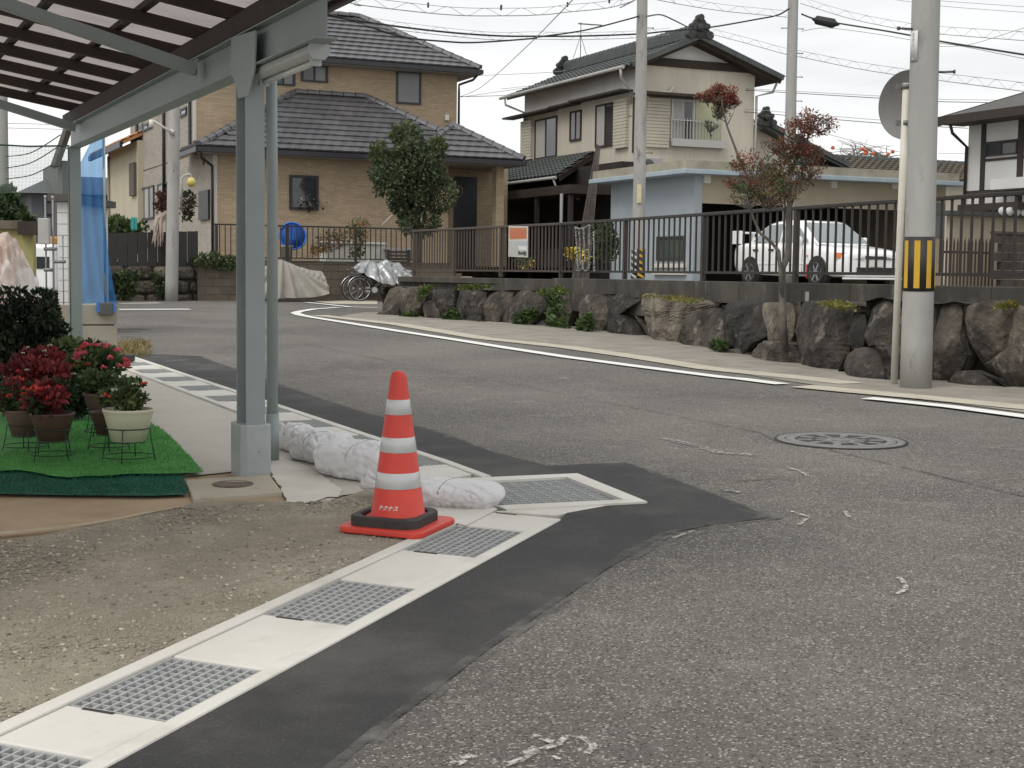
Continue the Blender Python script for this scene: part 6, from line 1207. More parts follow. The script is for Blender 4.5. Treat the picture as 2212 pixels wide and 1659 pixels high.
def oni(x, y, z, s):
    mb = MB(); pts = [(-.42, 0), (-.46, .18), (-.34, .30), (-.30, .46), (-.17, .62), (0, .70), (.17, .62), (.30, .46), (.34, .30), (.46, .18), (.42, 0), (.2, -.1), (-.2, -.1)]
    n = len(pts); mb.add([BG.w(x+a*s, y, z+b*s) for a, b in pts]+[BG.w(x+a*s, y+.16*s, z+b*s) for a, b in pts], [tuple(range(n)), tuple(reversed(range(n, 2*n)))]+[(i, n+i, n+(i+1) % n, (i+1) % n) for i in range(n)]); o = mb.build('ridge_end_ornament', m_oni, rf, bevel=.02)
    mb = MB(); mb.lathe([(0, -.06), (.10, -.05), (.13, 0), (.10, .05)], n=12, M=Matrix.Translation(BG.w(x, y-.04, z+.30*s)) @ Matrix.Rotation(TH, 4, 'Z') @ Matrix.Rotation(math.pi/2, 4, 'X')); mb.build('boss', m_oni, o)
    for sx, sz, rr_ in ((-.38, .06, .15), (.38, .06, .15), (-.27, .36, .11), (.27, .36, .11), (0, .66, .12)): mb = MB(); mb.tube([BG.w(x+sx*s, y-.06, z+sz*s), BG.w(x+sx*s, y+.20*s, z+sz*s)], rr_*s, 10); mb.build('curl', m_oni, o)
oni(xm, -.66, zR+.02, .86); oni(xm, yE+.0, zR+.02, .8)
gp0, gp1 = BG.w(-.74, -.50, zE-.04), BG.w(-.74, yE, zE-.04); mb = MB(); mb.tube([gp0, gp1], .055, 8); mb.build('rain_gutter', m_gutw, rf)
mb = MB(); mb.tube([BG.w(-.74, -.35, zE-.08), BG.w(-.70, -.3, zE-.35), BG.w(-.05, .25, zE-.62), BG.w(-.05, .25, zE-1.0)], .04, 8); mb.build('downpipe', m_gutw, bg_)
mb = MB(); mb.tube([BG.w(-.74, yE-.4, zE-.08), BG.w(-.70, yE-.4, zE-.3), BG.w(-.05, yW-.1, zE-.55), BG.w(-.05, yW-.1, zE-1.6)], .04, 8); mb.build('downpipe', m_gutw, bg_)
mb = MB(); mb.tube([BG.w(xr+.70, -.2, zE-.12), BG.w(xr+.62, -.1, zE-.4), BG.w(xr+.05, -.05, zE-.55), BG.w(xr+.05, -.05, LOT+2)], .04, 8); mb.build('downpipe', m_gutw, bg_)
def fpx(x0, y0, x1_, y1, y=0): a = BG.fx(*A3(x0, y1), y=y); b = BG.fx(*A3(x1_, y0), y=y); return a[0], b[0], a[1], b[1]
def lpx(x0, y0, x1_, y1, x=0):
    a = BG.fy(*A3(x0, (y0+y1)/2), x=x); b = BG.fy(*A3(x1_, (y0+y1)/2), x=x); m_ = (x0+x1_)/2; return min(a[0], b[0]), max(a[0], b[0]), BG.fy(*A3(m_, y1), x=x)[1], BG.fy(*A3(m_, y0), x=x)[1]
window(bg_, BG, *fpx(1305, 700, 1472, 990), 0, [m_curt, m_glass], mt_f=m_alu, fw=.05)
a, b, zc0, zc1 = fpx(1474, 700, 1665, 1000); mb = MB(); mb.bx(a, b, -.02, 0, zc0, zc1, BG.M); mb.build('screen_panel', mat('panel_lime', (.46, .47, .29), (.42, .43, .27), scale=2, rough=.6), bg_)
a, b, zc0, zc1 = fpx(1310, 835, 1660, 990, -.16); mb = MB(); mb.bx(a, b, -.17, -.15, zc1-.09, zc1-.06, BG.M); mb.bx(a, b, -.17, -.15, zc0+.02, zc0+.05, BG.M); mb.build('railing_rail', m_alu, bg_); mb = MB(); mb.bx(-.012, .012, -.012, .012, 0, zc1-zc0); rm = mb.me('railing_bar', m_alu)
for i in range(17): put('railing_bar', rm, bg_, BG.M @ Matrix.Translation((a+(b-a)*i/16, -.16, zc0)))
a, b, zc0, zc1 = fpx(1295, 985, 1670, 1015); mb = MB(); mb.bx(a, b, -.20, 0, zc0, zc1, BG.M); mb.build('sill', m_alu, bg_)
def slats(name, fr, x0, x1_, z0, z1, y, n, mt, side=False, d=.12):
    for i in range(n):
        za, zb_ = z0+(z1-z0)*i/n, z0+(z1-z0)*(i+1)/n; mb = MB()
        if side: mb.bx(y-d, y-.001, x0, x1_, za+.006, zb_-.006, fr.M)
        else: mb.bx(x0, x1_, y-d, y-.001, za+.006, zb_-.006, fr.M)
        mb.build(name, mt, bg_)
slats('shutter_slat', BG, *fpx(1127, 690, 1290, 1022), 0, 15, m_sh); slats('shutter_slat', BG, *lpx(930, 690, 1018, 1030), 0, 15, m_sh, True); slats('shutter_slat', BG, *lpx(283, 840, 355, 1112), 0, 13, m_sh, True)
a, b, zc0, zc1 = fpx(1130, 630, 1510, 680); mb = MB(); mb.bx(-.10, b, -.62, -.002, zc0+.05, zc0+.13, BG.M); mb.build('window_hood', m_wdk, bg_)
for q in ((680, 630, 1050, 715), (537, 715, 690, 760), (215, 765, 530, 830)):
    a, b, zc0, zc1 = lpx(*q); mb = MB(); mb.bx(-.45, -.002, a, b, (zc0+zc1)/2-.02, (zc0+zc1)/2+.04, BG.M); mb.build('window_hood', m_wdk, bg_)
window(bg_, BG, *lpx(790, 720, 925, 1020), 0, [m_glass, m_curt], mt_f=m_wdk, side=True); window(bg_, BG, *lpx(612, 770, 690, 978), 0, [m_frost, m_frost], mt_f=m_wdk, side=True); window(bg_, BG, *lpx(368, 820, 520, 1100), 0, [m_glass, m_curt], mt_f=m_wdk, side=True)
mb = MB(); a, b, zc0, zc1 = lpx(1020, 680, 1046, 1065); mb.bx(-.06, .06, -.06, .10, zc0, zc1, BG.M); mb.build('corner_post', m_wdk, bg_)
mb = MB(); q0 = BG.fx(*A3(1150, 640), y=-.1); q1 = BG.fx(*A3(1320, 605), y=-.1); q2 = BG.fx(*A3(1145, 680), y=-.1); mb.tube([BG.w(q2[0], -.1, q2[1]), BG.w(q0[0], -.1, q0[1]), BG.w(q1[0]-.1, -.1, q0[1]+.02), BG.w(q1[0], -.1, q1[1])], .05, 8); mb.build('flue_pipe', mat('pipe_cream', (.60, .57, .48), rough=.5), bg_)
an = thing('tv_antenna', BG.w(xm, yE-1.2, zR+.4), 'thin television antenna on the tiled roof ridge', 'antenna'); p = BG.w(xm, yE-1.2, zR+.4); mb = MB(); mb.tube([p, p+V((0, 0, 1.25))], .015, 6); mb.build('mast', m_bolt, an); mb = MB(); mb.bar(p+V((-.1, 0, 1.2)), p+V((.75, 0, 1.15)), .03, .04); mb.build('boom', m_bolt, an)
for s in (-.25, .25): mb = MB(); mb.tube([p+V((s, 0, .0)), p+V((0, 0, .8))], .010, 5); mb.build('stay', m_bolt, an)
# lower pent roof on the left side, dark carport below it
pt0 = BG.fy(*A3(770, 1058), x=0); pt1 = BG.fy(*A3(285, 1122), x=0); pe0 = BG.fy(*A3(520, 1215), x=-1.9); pe1y = pt1[0]+1.2
pent = [BG.w(-1.9, pe0[0], pe0[1]), BG.w(-1.9, pe1y+1.6, pe0[1]), BG.w(0, pe1y+.8, pt0[1]+.02), BG.w(0, pt0[0], pt0[1]+.02)]
mb = MB(); mb.slab(pent, .08); pr_ = mb.build('pent_roof', m_wdk, bg_); tile_slope(pr_, pent, EY, tk, .27, .26, [70], name='roof_tile')
mb = MB(); mb.tube([pent[0]+V((-.05, 0, -.08)), pent[1]+V((-.05, 0, -.08))], .05, 8); mb.build('rain_gutter', m_gutw, pr_); q = pe0[0]; mb = MB(); mb.tube([BG.w(-1.93, q+.2, pe0[1]-.12), BG.w(-1.85, q+.2, pe0[1]-.35), BG.w(-1.2, q-.2, pe0[1]-.75)], .04, 8); mb.build('downpipe', m_gutw, pr_)
mb = MB(); mb.bar(BG.w(-.1, pt0[0]-.1, pt0[1]-.15), BG.w(-1.85, pe0[0]-.05, pe0[1]-.10), .05, .18); mb.build('bargeboard', m_wdk, pr_)
cp = thing('dark_carport', BG.w(-2.5, 1, LOT), 'dark timber lean-to with deep shade beside the blue garage', 'carport'); ca = BG.fy(*A3(700, 1315), x=-2.6)[0]; cz = BG.fy(*A3(500, 1330), x=-2.6)[1]
mb = MB(); mb.bx(-2.6, -.01, -.8, 8.5, cz-.10, cz+.16, BG.M); mb.build('roof', m_wdk, cp)
mb = MB(); mb.bx(-.9, -.03, -.8, 10.5, LOT, cz+.9, BG.M); mb.build('rear_wall', mat('shade_board', (.022, .018, .016), (.034, .028, .024), scale=5, rough=.9), cp)  # dark timber, with the lean-to's deep shade put into the near-black colour
for y in (-.7, 1.6, 3.9, 6.2, 8.2): mb = MB(); mb.bx(-2.55, -2.43, y, y+.12, LOT, cz-.102, BG.M); mb.build('post', m_wdk, cp)
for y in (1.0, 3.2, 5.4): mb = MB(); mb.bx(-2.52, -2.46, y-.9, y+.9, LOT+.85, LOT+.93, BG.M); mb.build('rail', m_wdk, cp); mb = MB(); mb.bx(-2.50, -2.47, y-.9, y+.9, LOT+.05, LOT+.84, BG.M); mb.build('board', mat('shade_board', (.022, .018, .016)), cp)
px_ = BG.fy(*A3(548, 1450), x=-2.7)[0]; mb = MB(); mb.tube([BG.w(-2.7, px_, LOT), BG.w(-2.7, px_, cz-.1)], .05, 10); mb.build('pale_post', mat('pipe_grey', (.25, .25, .25), rough=.6), cp)
# leaning corrugated boards
LBq = [A3(795, 1005), A3(818, 1000), A3(818, 1215), A3(745, 1560), A3(620, 1560), A3(700, 1310)]
lb = thing('leaning_boards', P(*LBq[4], 39.0), 'stack of dark weathered boards leaning up against the beige house', 'boards')
for i in range(7):
    f0, f1 = i/7, (i+.9)/7; bot0, bot1 = P(*A3(622+125*f0, 1560), 38.6), P(*A3(622+125*f1, 1560), 38.6); top0, top1 = P(*A3(790+30*f0, 1003+3*i), 42.6), P(*A3(790+30*f1, 1003+3*i), 42.6); bot0.z = bot1.z = LOT
    mb = MB(); q = [bot0, bot1, top1, top0]; nn = (bot1-bot0).cross(top0-bot0).normalized()*.03; mb.add(q+[p+nn for p in q], [(0, 1, 2, 3), (7, 6, 5, 4), (0, 4, 5, 1), (1, 5, 6, 2), (2, 6, 7, 3), (3, 7, 4, 0)]); mb.build('board', mat('board_weathered', (.060, .048, .040), (.04, .032, .027), scale=5, rough=.9, bump=.4, rnd=.3), lb)
# lower wing to the right with tiled gable
wy = 3.0; ap = BG.fx(*A4(150, 960), y=wy); ed = BG.fx(*A4(795, 1290), y=wy); el = BG.fx(*A4(40, 1010), y=wy)
wing = thing('house_wing', BG.w(ap[0], wy, LOT), 'low tiled wing with a gable ornament at the side of the beige house', 'house'); bg_keep = rf
mb = MB(); pts = [(xr-.1, LOT), (ed[0]-.3, LOT), (ed[0]-.3, ed[1]-.1), (ap[0], ap[1]-.12), (xr-.1, el[1]-.15)]; n = 5; mb.add([BG.w(x, wy, z) for x, z in pts]+[BG.w(x, wy+8, z) for x, z in pts], [tuple(range(n)), tuple(reversed(range(n, 2*n)))]+[(i, n+i, n+(i+1) % n, (i+1) % n) for i in range(n)]); mb.build('wall', m_bei, wing)
wr_ = [BG.w(ap[0], wy-.5, ap[1]), BG.w(ed[0], wy-.5, ed[1]), BG.w(ed[0], wy+8, ed[1]), BG.w(ap[0], wy+8, ap[1])]; wl2 = [BG.w(ap[0], wy-.5, ap[1]), BG.w(ap[0]-.9, wy-.5, ap[1]-.42), BG.w(ap[0]-.9, wy+8, ap[1]-.42), BG.w(ap[0], wy+8, ap[1])]
mb = MB(); mb.slab(wr_, .12); mb.slab(wl2, .12); rf = mb.build('roof', m_kaw, wing); verge(wr_[0]+V((0, 0, .08)), wr_[1]+V((0, 0, .08))); verge(wl2[0]+V((0, 0, .08)), wl2[1]+V((0, 0, .08))); cap_line(rf, BG.w(ap[0], wy-.5, ap[1]+.12), BG.w(ap[0], wy+8, ap[1]+.12), rc, .3); oni(ap[0], wy-.62, ap[1]-.02, .75)
# ================================================================== blue garage
cg = P(*A3(1470, 1350), 36.0); cg.z = 0; GA = Frame(cg)
m_gb = mat('garage_blue', (.39, .435, .465), (.355, .40, .43), scale=1.3, rough=.8, c3=(.30, .36, .40), s3=2, l3=.6, h3=.8); m_gbe = mat('garage_beige', (.46, .40, .30), (.41, .355, .265), scale=1.5, rough=.85); m_slab = mat('slab_blue', (.40, .48, .53), (.34, .41, .46), scale=2, rough=.75)
ga = thing('garage', GA.w(0, 0, LOT), 'flat roofed garage with pale blue side wall and open front', 'garage')
zs0 = GA.fx(*A3(1455, 1205), y=-.45)[1]; zs1 = GA.fx(*A3(1455, 1172), y=-.45)[1]; xg1 = GA.fx(*A8(1650, 400))[0]; yg1 = GA.fy(*A3(892, 1400), x=0)[0]; zop = GA.fx(*A3(1540, 1412))[1]; xs1 = GA.fx(*A4(1755, 1385), y=-.45)[0]
mb = MB(); mb.bx(0, .14, .001, yg1, LOT-.1, zs0-.002, GA.M); mb.build('side_wall', m_gb, ga)
xst = GA.fx(*A3(1525, 1350))[0]; mb = MB(); mb.bx(.0, xst, -.012, 0, LOT-.1, zs0-.002, GA.M); mb.build('front_pier', m_gb, ga)
mb = MB(); mb.bx(xst, xg1, .0, .14, zop, zs0-.002, GA.M); mb.build('header', m_gbe, ga)
xo = GA.fx(*A8(1330, 400))[0]+.5; mb = MB(); mb.bx(xo, xg1, .001, .14, LOT-.1, zop-.001, GA.M); mb.build('front_wall', m_gbe, ga); mb = MB(); mb.bx(xg1-.14, xg1, .141, yg1, LOT-.1, zs0-.003, GA.M); mb.build('side_wall', m_gbe, ga); mb = MB(); mb.bx(.14, xg1-.14, yg1-.14, yg1, LOT-.1, zs0-.003, GA.M); mb.build('rear_wall', mat('garage_shade', (.03, .028, .026), rough=.95), ga)
mb = MB(); mb.bx(.142, .160, .15, yg1-.15, LOT, zs0-.01, GA.M); mb.bx(.15, xg1-.15, .15, yg1-.15, LOT+.003, LOT+.02, GA.M); mb.build('shade_lining', mat('garage_shade', (.03, .028, .026), rough=.95), ga)  # near-black sheets on wall and floor: shade of the interior put into colour
mb = MB(); mb.bx(-.55, xs1, -.45, yg1+.3, zs0, zs1, GA.M); mb.build('roof_slab', m_slab, ga, bevel=.015); mb = MB(); mb.bx(-.45, xs1-.1, -.35, yg1+.25, zs1+.001, zs1+.22, GA.M); mb.build('roof_upstand', mat('upstand', (.40, .37, .29), (.28, .26, .20), scale=2, rough=.9), ga)
for q in ((1555, 1230),): x, z = GA.fx(*A3(*q), y=-.03); mb = MB(); mb.bx(x-.09, x+.09, -.10, -.013, z-.16, z+.16, GA.M); mb.build('wall_lamp', mat('lamp_white', (.65, .63, .56)), ga)
for q in ((742, 1400), (1210, 1410)): x, z = GA.fx(*A4(*q), y=-.03); mb = MB(); mb.bx(x-.09, x+.09, -.09, -.001, z-.15, z+.15, GA.M); mb.build('wall_lamp', mat('lamp_white', (.65, .63, .56)), ga)
a = GA.fy(*A7(1448, 480), x=0); b = GA.fy(*A7(1675, 480), x=0); zt_ = GA.fy(*A7(1560, 378), x=0)[1]; zb_ = GA.fy(*A7(1560, 580), x=0)[1]
bgw, bg_ = bg_, ga
window(ga, GA, min(a[0], b[0]), max(a[0], b[0]), zb_, zt_, 0, [mat('glass_teal', (.05, .075, .07), (.07, .10, .09), scale=2, rough=.2)], mt_f=m_bolt, side=True)
for zq in (.06, .24): mb = MB(); mb.bx(-.10, -.002, min(a[0], b[0])-.1, max(a[0], b[0])+.1, zb_-.12-zq, zb_-.02-zq, GA.M); mb.build('sill_board', mat('lamp_white', (.65, .63, .56)), ga)
x, z = GA.fx(*A8(1607, 300), y=-.01); mb = MB(); mb.bx(x-.20, x+.20, -.03, -.001, z-.45, z+.45, GA.M); mb.build('side_door', mat('door_steel', (.17, .18, .19), rough=.5), ga)
bg_ = bgw
# ================================================================== white car
m_car = mat('car_white', (.86, .86, .85), (.83, .83, .82), scale=1, rough=.22, coat=.5); m_cgl = mat('car_glass', (.20, .23, .24), (.24, .27, .28), scale=.8, rough=.08, spec=.7); m_blk = mat('car_black', (.015, .015, .016), rough=.5); m_amb = mat('lamp_amber', (.62, .17, .03), rough=.25); m_hl = mat('headlamp', (.40, .42, .43), (.30, .32, .33), scale=20, rough=.12, metal=.5)
fw = P(1774, 586, 30.5); R_ = .295; org = V((fw.x, fw.y, 0))+EY*1.27+EX*.73; org.z = LOT+.003
car = thing('parked_car', org, 'white sporty saloon with a big rear wing parked before the garage', 'car'); h_ = -EY; CMx = Matrix(((h_.x, EX.x, 0, org.x), (h_.y, EX.y, 0, org.y), (0, 0, 1, org.z), (0, 0, 0, 1)))   # x forward, y to the car's left
# lower body: stations (x, z bottom, z sill, z crease, z top, half widths)
ST = [(-2.08, .42, .48, .66, .84, .60, .66, .68, .60), (-2.02, .30, .38, .66, .90, .72, .78, .79, .70), (-1.75, .24, .34, .68, .955, .80, .835, .84, .74), (-1.23, .22, .33, .68, .96, .825, .845, .85, .74), (-.8, .20, .30, .66, .94, .83, .845, .85, .76), (.0, .19, .29, .64, .91, .83, .845, .85, .77), (.62, .19, .29, .64, .90, .83, .845, .85, .77), (1.0, .20, .30, .63, .88, .82, .845, .845, .74), (1.27, .21, .32, .62, .85, .81, .845, .84, .72), (1.72, .19, .33, .60, .795, .81, .84, .83, .72), (2.02, .18, .34, .58, .735, .79, .82, .80, .68), (2.12, .20, .36, .56, .69, .72, .76, .75, .64), (2.15, .24, .40, .54, .64, .66, .70, .70, .60)]
vs = []; n = 0
for x, zb_, zsil, zc_, zt_, w0, w1, w2, w3 in ST:
    half = [(w0*.92, zb_), (w0, zb_+.03), (w1, zsil), (w2, zc_), (w2*.985, zc_+(zt_-zc_)*.45), (w2*.955, zc_+(zt_-zc_)*.82), (w3, zt_+.0), (w3*.5, zt_+.018), (0, zt_+.024)]
    ring = [(x, -y, z) for y, z in half]+[(x, y, z) for y, z in half[-2::-1]]; n = len(ring); vs += ring
fs = [(i*n+j, (i+1)*n+j, (i+1)*n+j+1, i*n+j+1) for i in range(len(ST)-1) for j in range(n-1)]+[(i*n+n-1, (i+1)*n+n-1, (i+1)*n, i*n) for i in range(len(ST)-1)]+[tuple(range(n)), tuple((len(ST)-1)*n+j for j in reversed(range(n)))]
mb = MB(); mb.add(vs, fs, CMx, True); body = mb.build('body', m_car, car); sd_ = body.modifiers.new('sub', 'SUBSURF'); sd_.levels = sd_.render_levels = 1
# cabin
CB = [(-1.66, .93, .66, .94, .655), (-1.42, .93, .69, 1.10, .62), (-1.15, .93, .72, 1.27, .585), (-.92, .93, .74, 1.372, .565), (-.62, .925, .75, 1.42, .57), (-.2, .92, .755, 1.437, .578), (.10, .91, .755, 1.428, .58), (.32, .905, .75, 1.385, .585), (.60, .895, .735, 1.21, .62), (.88, .885, .715, 1.03, .66), (1.12, .88, .70, .885, .69)]
vs = []
for x, zb_, wb, zt_, wt_ in CB: vs += [(x, -wb, zb_-.03), (x, -wt_-.02, zt_-.05), (x, -wt_+.06, zt_), (x, wt_-.06, zt_), (x, wt_+.02, zt_-.05), (x, wb, zb_-.03)]
mb = MB(); mb.add(vs, [(i*6+j, (i+1)*6+j, (i+1)*6+j+1, i*6+j+1) for i in range(10) for j in range(5)], CMx, True); mb.build('cabin', m_car, car)
def patch_(name, pts, mt, par=None): mb = MB(); mb.add(pts, [tuple(range(len(pts)))], CMx); o = mb.build(name, mt, par or car); s_ = o.modifiers.new('solid', 'SOLIDIFY'); s_.thickness = .006; s_.offset = 0; return o
patch_('windscreen', [(.37, -.54, 1.372), (.37, .54, 1.372), (.60, .575, 1.228), (.86, .625, 1.06), (1.06, .66, .935), (1.06, -.66, .935), (.86, -.625, 1.06), (.60, -.575, 1.228)], m_cgl); patch_('rear_window', [(-1.0, -.50, 1.355), (-1.0, .50, 1.355), (-1.58, .58, 1.01), (-1.58, -.58, 1.01)], m_cgl)
for s in (-1, 1):
    def sp(x, z): t = min(max((z-.92)/(1.36-.92), 0), 1); return (x, s*(.758*(1-t)+.588*t+.012), z)
    patch_('side_window', [sp(-.86, 1.33), sp(-.30, 1.36), sp(-.26, .955), sp(-1.28, .965)], m_cgl); patch_('side_window', [sp(-.22, 1.36), sp(.22, 1.345), sp(.82, .96), sp(-.18, .955)], m_cgl)
    mb = MB(); mb.lathe([(0, -.06), (.07, -.04), (.09, .02), (.07, .05), (0, .055)], n=14, M=CMx @ Matrix.Translation((.62, s*.88, .98)) @ Matrix.Rotation(math.pi/2, 4, 'Y') @ Matrix.Scale(1.3, 4, (0, 1, 0))); mb.build('door_mirror', m_car, car)
    for x, dz in ((-.42, 0), (-1.02, .0)): mb = MB(); mb.bx(x-.09, x+.09, s*.843, s*.868, .76, .80, CMx); mb.build('door_handle', m_blk, car)
    for xa in (.74, -.22): mb = MB(); mb.bx(xa-.004, xa+.004, s*.8465, s*.8515, .30, .90, CMx); mb.build('door_gap', m_blk, car)
    mb = MB(); mb.bx(-.9, .93, s*.846, s*.856, .46, .49, CMx); mb.build('side_moulding', m_car, car)
    for xw in (1.27, -1.23):
        Mw = CMx @ Matrix.Translation((xw, s*.80, R_)) @ Matrix.Rotation(-s*math.pi/2, 4, 'X')
        mb = MB(); mb.lathe([(.345, -.10), (.350, .047), (.325, .058), (.30, .058)], n=32, M=Mw); mb.f = mb.f[:-2]; mb.sm = mb.sm[:-2]; mb.build('wheel_arch', m_blk, car)
        mb = MB(); mb.lathe([(.0, .045), (.325, .045), (.325, .047), (.0, .047)], n=32, M=Mw); mb.build('wheel_well', m_blk, car)
        mb = MB(); mb.lathe([(R_*.72, .05), (R_*.95, .05), (R_, .062), (R_, .075), (R_*.94, .088), (R_*.72, .084)], n=32, M=Mw); wo = mb.build('wheel', m_tyre, car)
        mb = MB(); mb.lathe([(R_*.72, .083), (R_*.66, .086), (R_*.62, .066), (0, .064)], n=32, M=Mw); mb.build('rim', m_signb, wo)
        for i in range(6): a = i*math.pi/3; mb = MB(); mb.bar(Mw @ V((0, 0, .078)), Mw @ V((R_*.68*math.cos(a), R_*.68*math.sin(a), .080)), .045, .02, up=Mw.to_3x3() @ V((0, 0, 1))); mb.build('spoke', m_hl, wo)
    mb = MB(); mb.bx(.93, .97, s*.815, s*.875, .16, .46, CMx); mb.build('mudflap', mat('mudflap_red', (.35, .02, .03), rough=.6), car)
    mb = MB(); pts = [(2.10, .62), (2.02, .70), (1.86, .735), (1.84, .615), (2.04, .60)]; 
    for nm, xa, xb, ya, yb, mt in (('headlamp', 2.005, 2.125, .30, .60, m_hl), ('corner_lamp', 1.80, 2.06, .61, .745, m_amb)):
        y0, y1 = sorted((s*ya, s*yb)); mb = MB()
        if nm == 'headlamp': q = [(2.168, s*.30, .56), (2.13, s*.69, .57), (2.07, s*.70, .70), (2.11, s*.30, .70)]
        else: q = [(2.13, s*.70, .57), (1.90, s*.862, .59), (1.88, s*.855, .70), (2.07, s*.71, .70)]
        patch_(nm, q, mt)
    mb = MB(); mb.lathe([(0, 0), (.022, 0), (.02, .012), (0, .014)], n=10, M=CMx @ Matrix.Translation((.92, s*.848, .64)) @ Matrix.Rotation(-s*math.pi/2, 4, 'X')); mb.build('side_marker', m_amb, car)
patch_('grille', [(2.170, -.28, .57), (2.170, .28, .57), (2.125, .28, .67), (2.125, -.28, .67)], m_blk); patch_('air_intake', [(2.165, -.50, .26), (2.165, .50, .26), (2.165, .50, .40), (2.165, -.50, .40)], m_blk); patch_('number_plate', [(2.172, -.17, .42), (2.172, .17, .42), (2.168, .17, .54), (2.168, -.17, .54)], mat('plate_white', (.70, .69, .66)))
mb = MB(); mb.bx(2.02, 2.22, -.76, .76, .15, .19, CMx); mb.build('front_lip', m_car, car, bevel=.01)
for y in (-.45, -.15, .15): patch_('wiper', [(.96, y, .925), (.93, y+.28, .945), (.94, y+.28, .935), (.97, y, .915)], m_blk)
mb = MB(); mb.bx(-2.14, -1.90, -.74, .74, 1.17, 1.215, CMx); wgo = mb.build('rear_wing', m_car, car, bevel=.012)
for s in (-1, 1): mb = MB(); y0, y1 = sorted((s*.69, s*.75)); mb.bx(-2.16, -1.80, y0, y1, .93, 1.235, CMx); mb.build('wing_support', m_car, wgo, bevel=.01)
for s in (-.3, .3): mb = MB(); mb.bx(-2.05, -1.92, s-.02, s+.02, .94, 1.172, CMx); mb.build('wing_support', m_car, wgo)
for s in (-1, 1): patch_('tail_lamp', [(-2.085, s*.66, .62), (-2.07, s*.40, .62), (-2.06, s*.40, .78), (-2.075, s*.66, .78)], mat('tail_red', (.35, .02, .02), rough=.25))
acx, acz = BG.fx(*A3(1165, 1155), y=-.35); ac = thing('air_conditioner', BG.w(acx, -.35, acz-.3), 'pale air conditioner unit on the wall above the blue garage roof', 'air conditioner'); mb = MB(); mb.bx(acx-.40, acx+.40, -.40, -.08, acz-.28, acz+.28, BG.M); mb.build('case', m_gutw, ac, bevel=.03)
mb = MB(); mb.lathe([(0, 0), (.2, 0), (.21, .012), (.2, .02), (0, .02)], n=24, M=Matrix.Translation(BG.w(acx-.1, -.402, acz)) @ Matrix.Rotation(TH, 4, 'Z') @ Matrix.Rotation(math.pi/2, 4, 'X')); mb.build('fan_grille', m_bolt, ac)
for sx in (-.3, .3): mb = MB(); mb.bx(acx+sx-.02, acx+sx+.02, -.42, -.001, acz-.33, acz-.282, BG.M); mb.build('bracket', m_bolt, ac)
# plants in the yard behind the fence
yf = Frame(P(*A7(780, 520), 27.5)); yf.o.z = 0
def yclump(Cv, poly, n, size, mts, seed, label, Y, w=None, nm='flower_clump'): fr = Frame(P(*Cv(*poly[0]), Y)); fr.o.z = 0; return wall_weed(fr, poly, Cv, n, size, mts, seed, label, y=0, depth=.2, nm=nm, w=w)
m_yel = mat('petal_yellow', (.66, .47, .03), (.7, .52, .06), scale=30, rough=.6)
yclump(A7, [(690, 500), (720, 470), (790, 465), (870, 530), (870, 600), (790, 600), (700, 540)], 260, .09, [m_yel, g_md], 501, 'clump of yellow flowers behind the hanging rope', 27.0, w=[.6, .4])
yclump(A7, [(280, 570), (380, 560), (410, 640), (300, 650)], 160, .09, [m_yel, g_md, g_dk], 502, 'sparse yellow blossoms behind the fence below the poster', 29.5, w=[.2, .5, .3])
yclump(A7, [(900, 330), (950, 285), (1060, 290), (1100, 400), (1100, 560), (1000, 600), (930, 480)], 700, .13, [g_dk, g_md], 503, 'dark garden shrub behind the fence beside the striped pole', 31.0, nm='shrub')
# ================================================================== white timbered house on the right
m_wht = mat('wall_white', (.66, .65, .635), (.61, .60, .585), scale=1.2, rough=.85); m_tim = mat('timber_brown', (.040, .030, .024), rough=.75); m_rdk = mat('roof_slate', (.085, .078, .070), (.06, .055, .05), scale=3, rough=.7)
r0_ = P(*A4(1785, 1000), 35.7); r0_.z = 0; RH = Frame(r0_); rh = thing('timbered_house', RH.w(0, 0, LOT), 'white house with dark timber posts and a slate grey roof', 'house')
zeR = RH.fy(*A4(1880, 860), x=-.7)[1]; yfar = RH.fy(*A4(1552, 905), x=-.7)[0]
mb = MB(); mb.bx(0, 9, -9, .0, LOT-.2, zeR+.2, RH.M); mb.build('wall', m_wht, rh)
mb = MB(); rp4 = [RH.w(-.7, yfar, zeR), RH.w(-.7, -9.6, zeR), RH.w(4.0, -9.6, zeR+1.35), RH.w(4.0, yfar, zeR+1.35)]; mb.slab(rp4, .16); rfr = mb.build('roof', m_rdk, rh); mb = MB(); mb.bx(-.78, -.70, -9.6, yfar+.04, zeR-.20, zeR+.01, RH.M); mb.build('rain_gutter', m_tim, rfr)
mb = MB(); mb.bar(RH.w(-.7, yfar-.0, zeR-.1), RH.w(4, yfar, zeR+1.25), .08, .22); mb.build('bargeboard', m_tim, rfr)
mb = MB(); mb.bx(-.68, -.001, -9.4, yfar-.1, zeR-.19, zeR-.16, RH.M); mb.build('soffit', m_tim, rfr)
def ryz(x0, y0, x1_, y1):
    a = RH.fy(*A4(x0, (y0+y1)/2), x=0); b = RH.fy(*A4(x1_, (y0+y1)/2), x=0); m_ = (x0+x1_)/2; return min(a[0], b[0]), max(a[0], b[0]), RH.fy(*A4(m_, y1), x=0)[1], RH.fy(*A4(m_, y0), x=0)[1]
for x0, x1_ in ((1883, 1916), (2165, 2209), (2500, 2545)): a, b, _, _ = ryz(x0, 900, x1_, 1400); mb = MB(); mb.bx(-.03, -.001, a, b, LOT, zeR-.2, RH.M); mb.build('timber_post', m_tim, rh)
for q in ((1916, 1062, 2500, 1085), (1916, 1195, 2500, 1215), (1765, 1445, 2500, 1475)): a, b, z0, z1 = ryz(*q); mb = MB(); mb.bx(-.027, -.001, a, b, z0, z1, RH.M); mb.build('timber_beam', m_tim, rh)
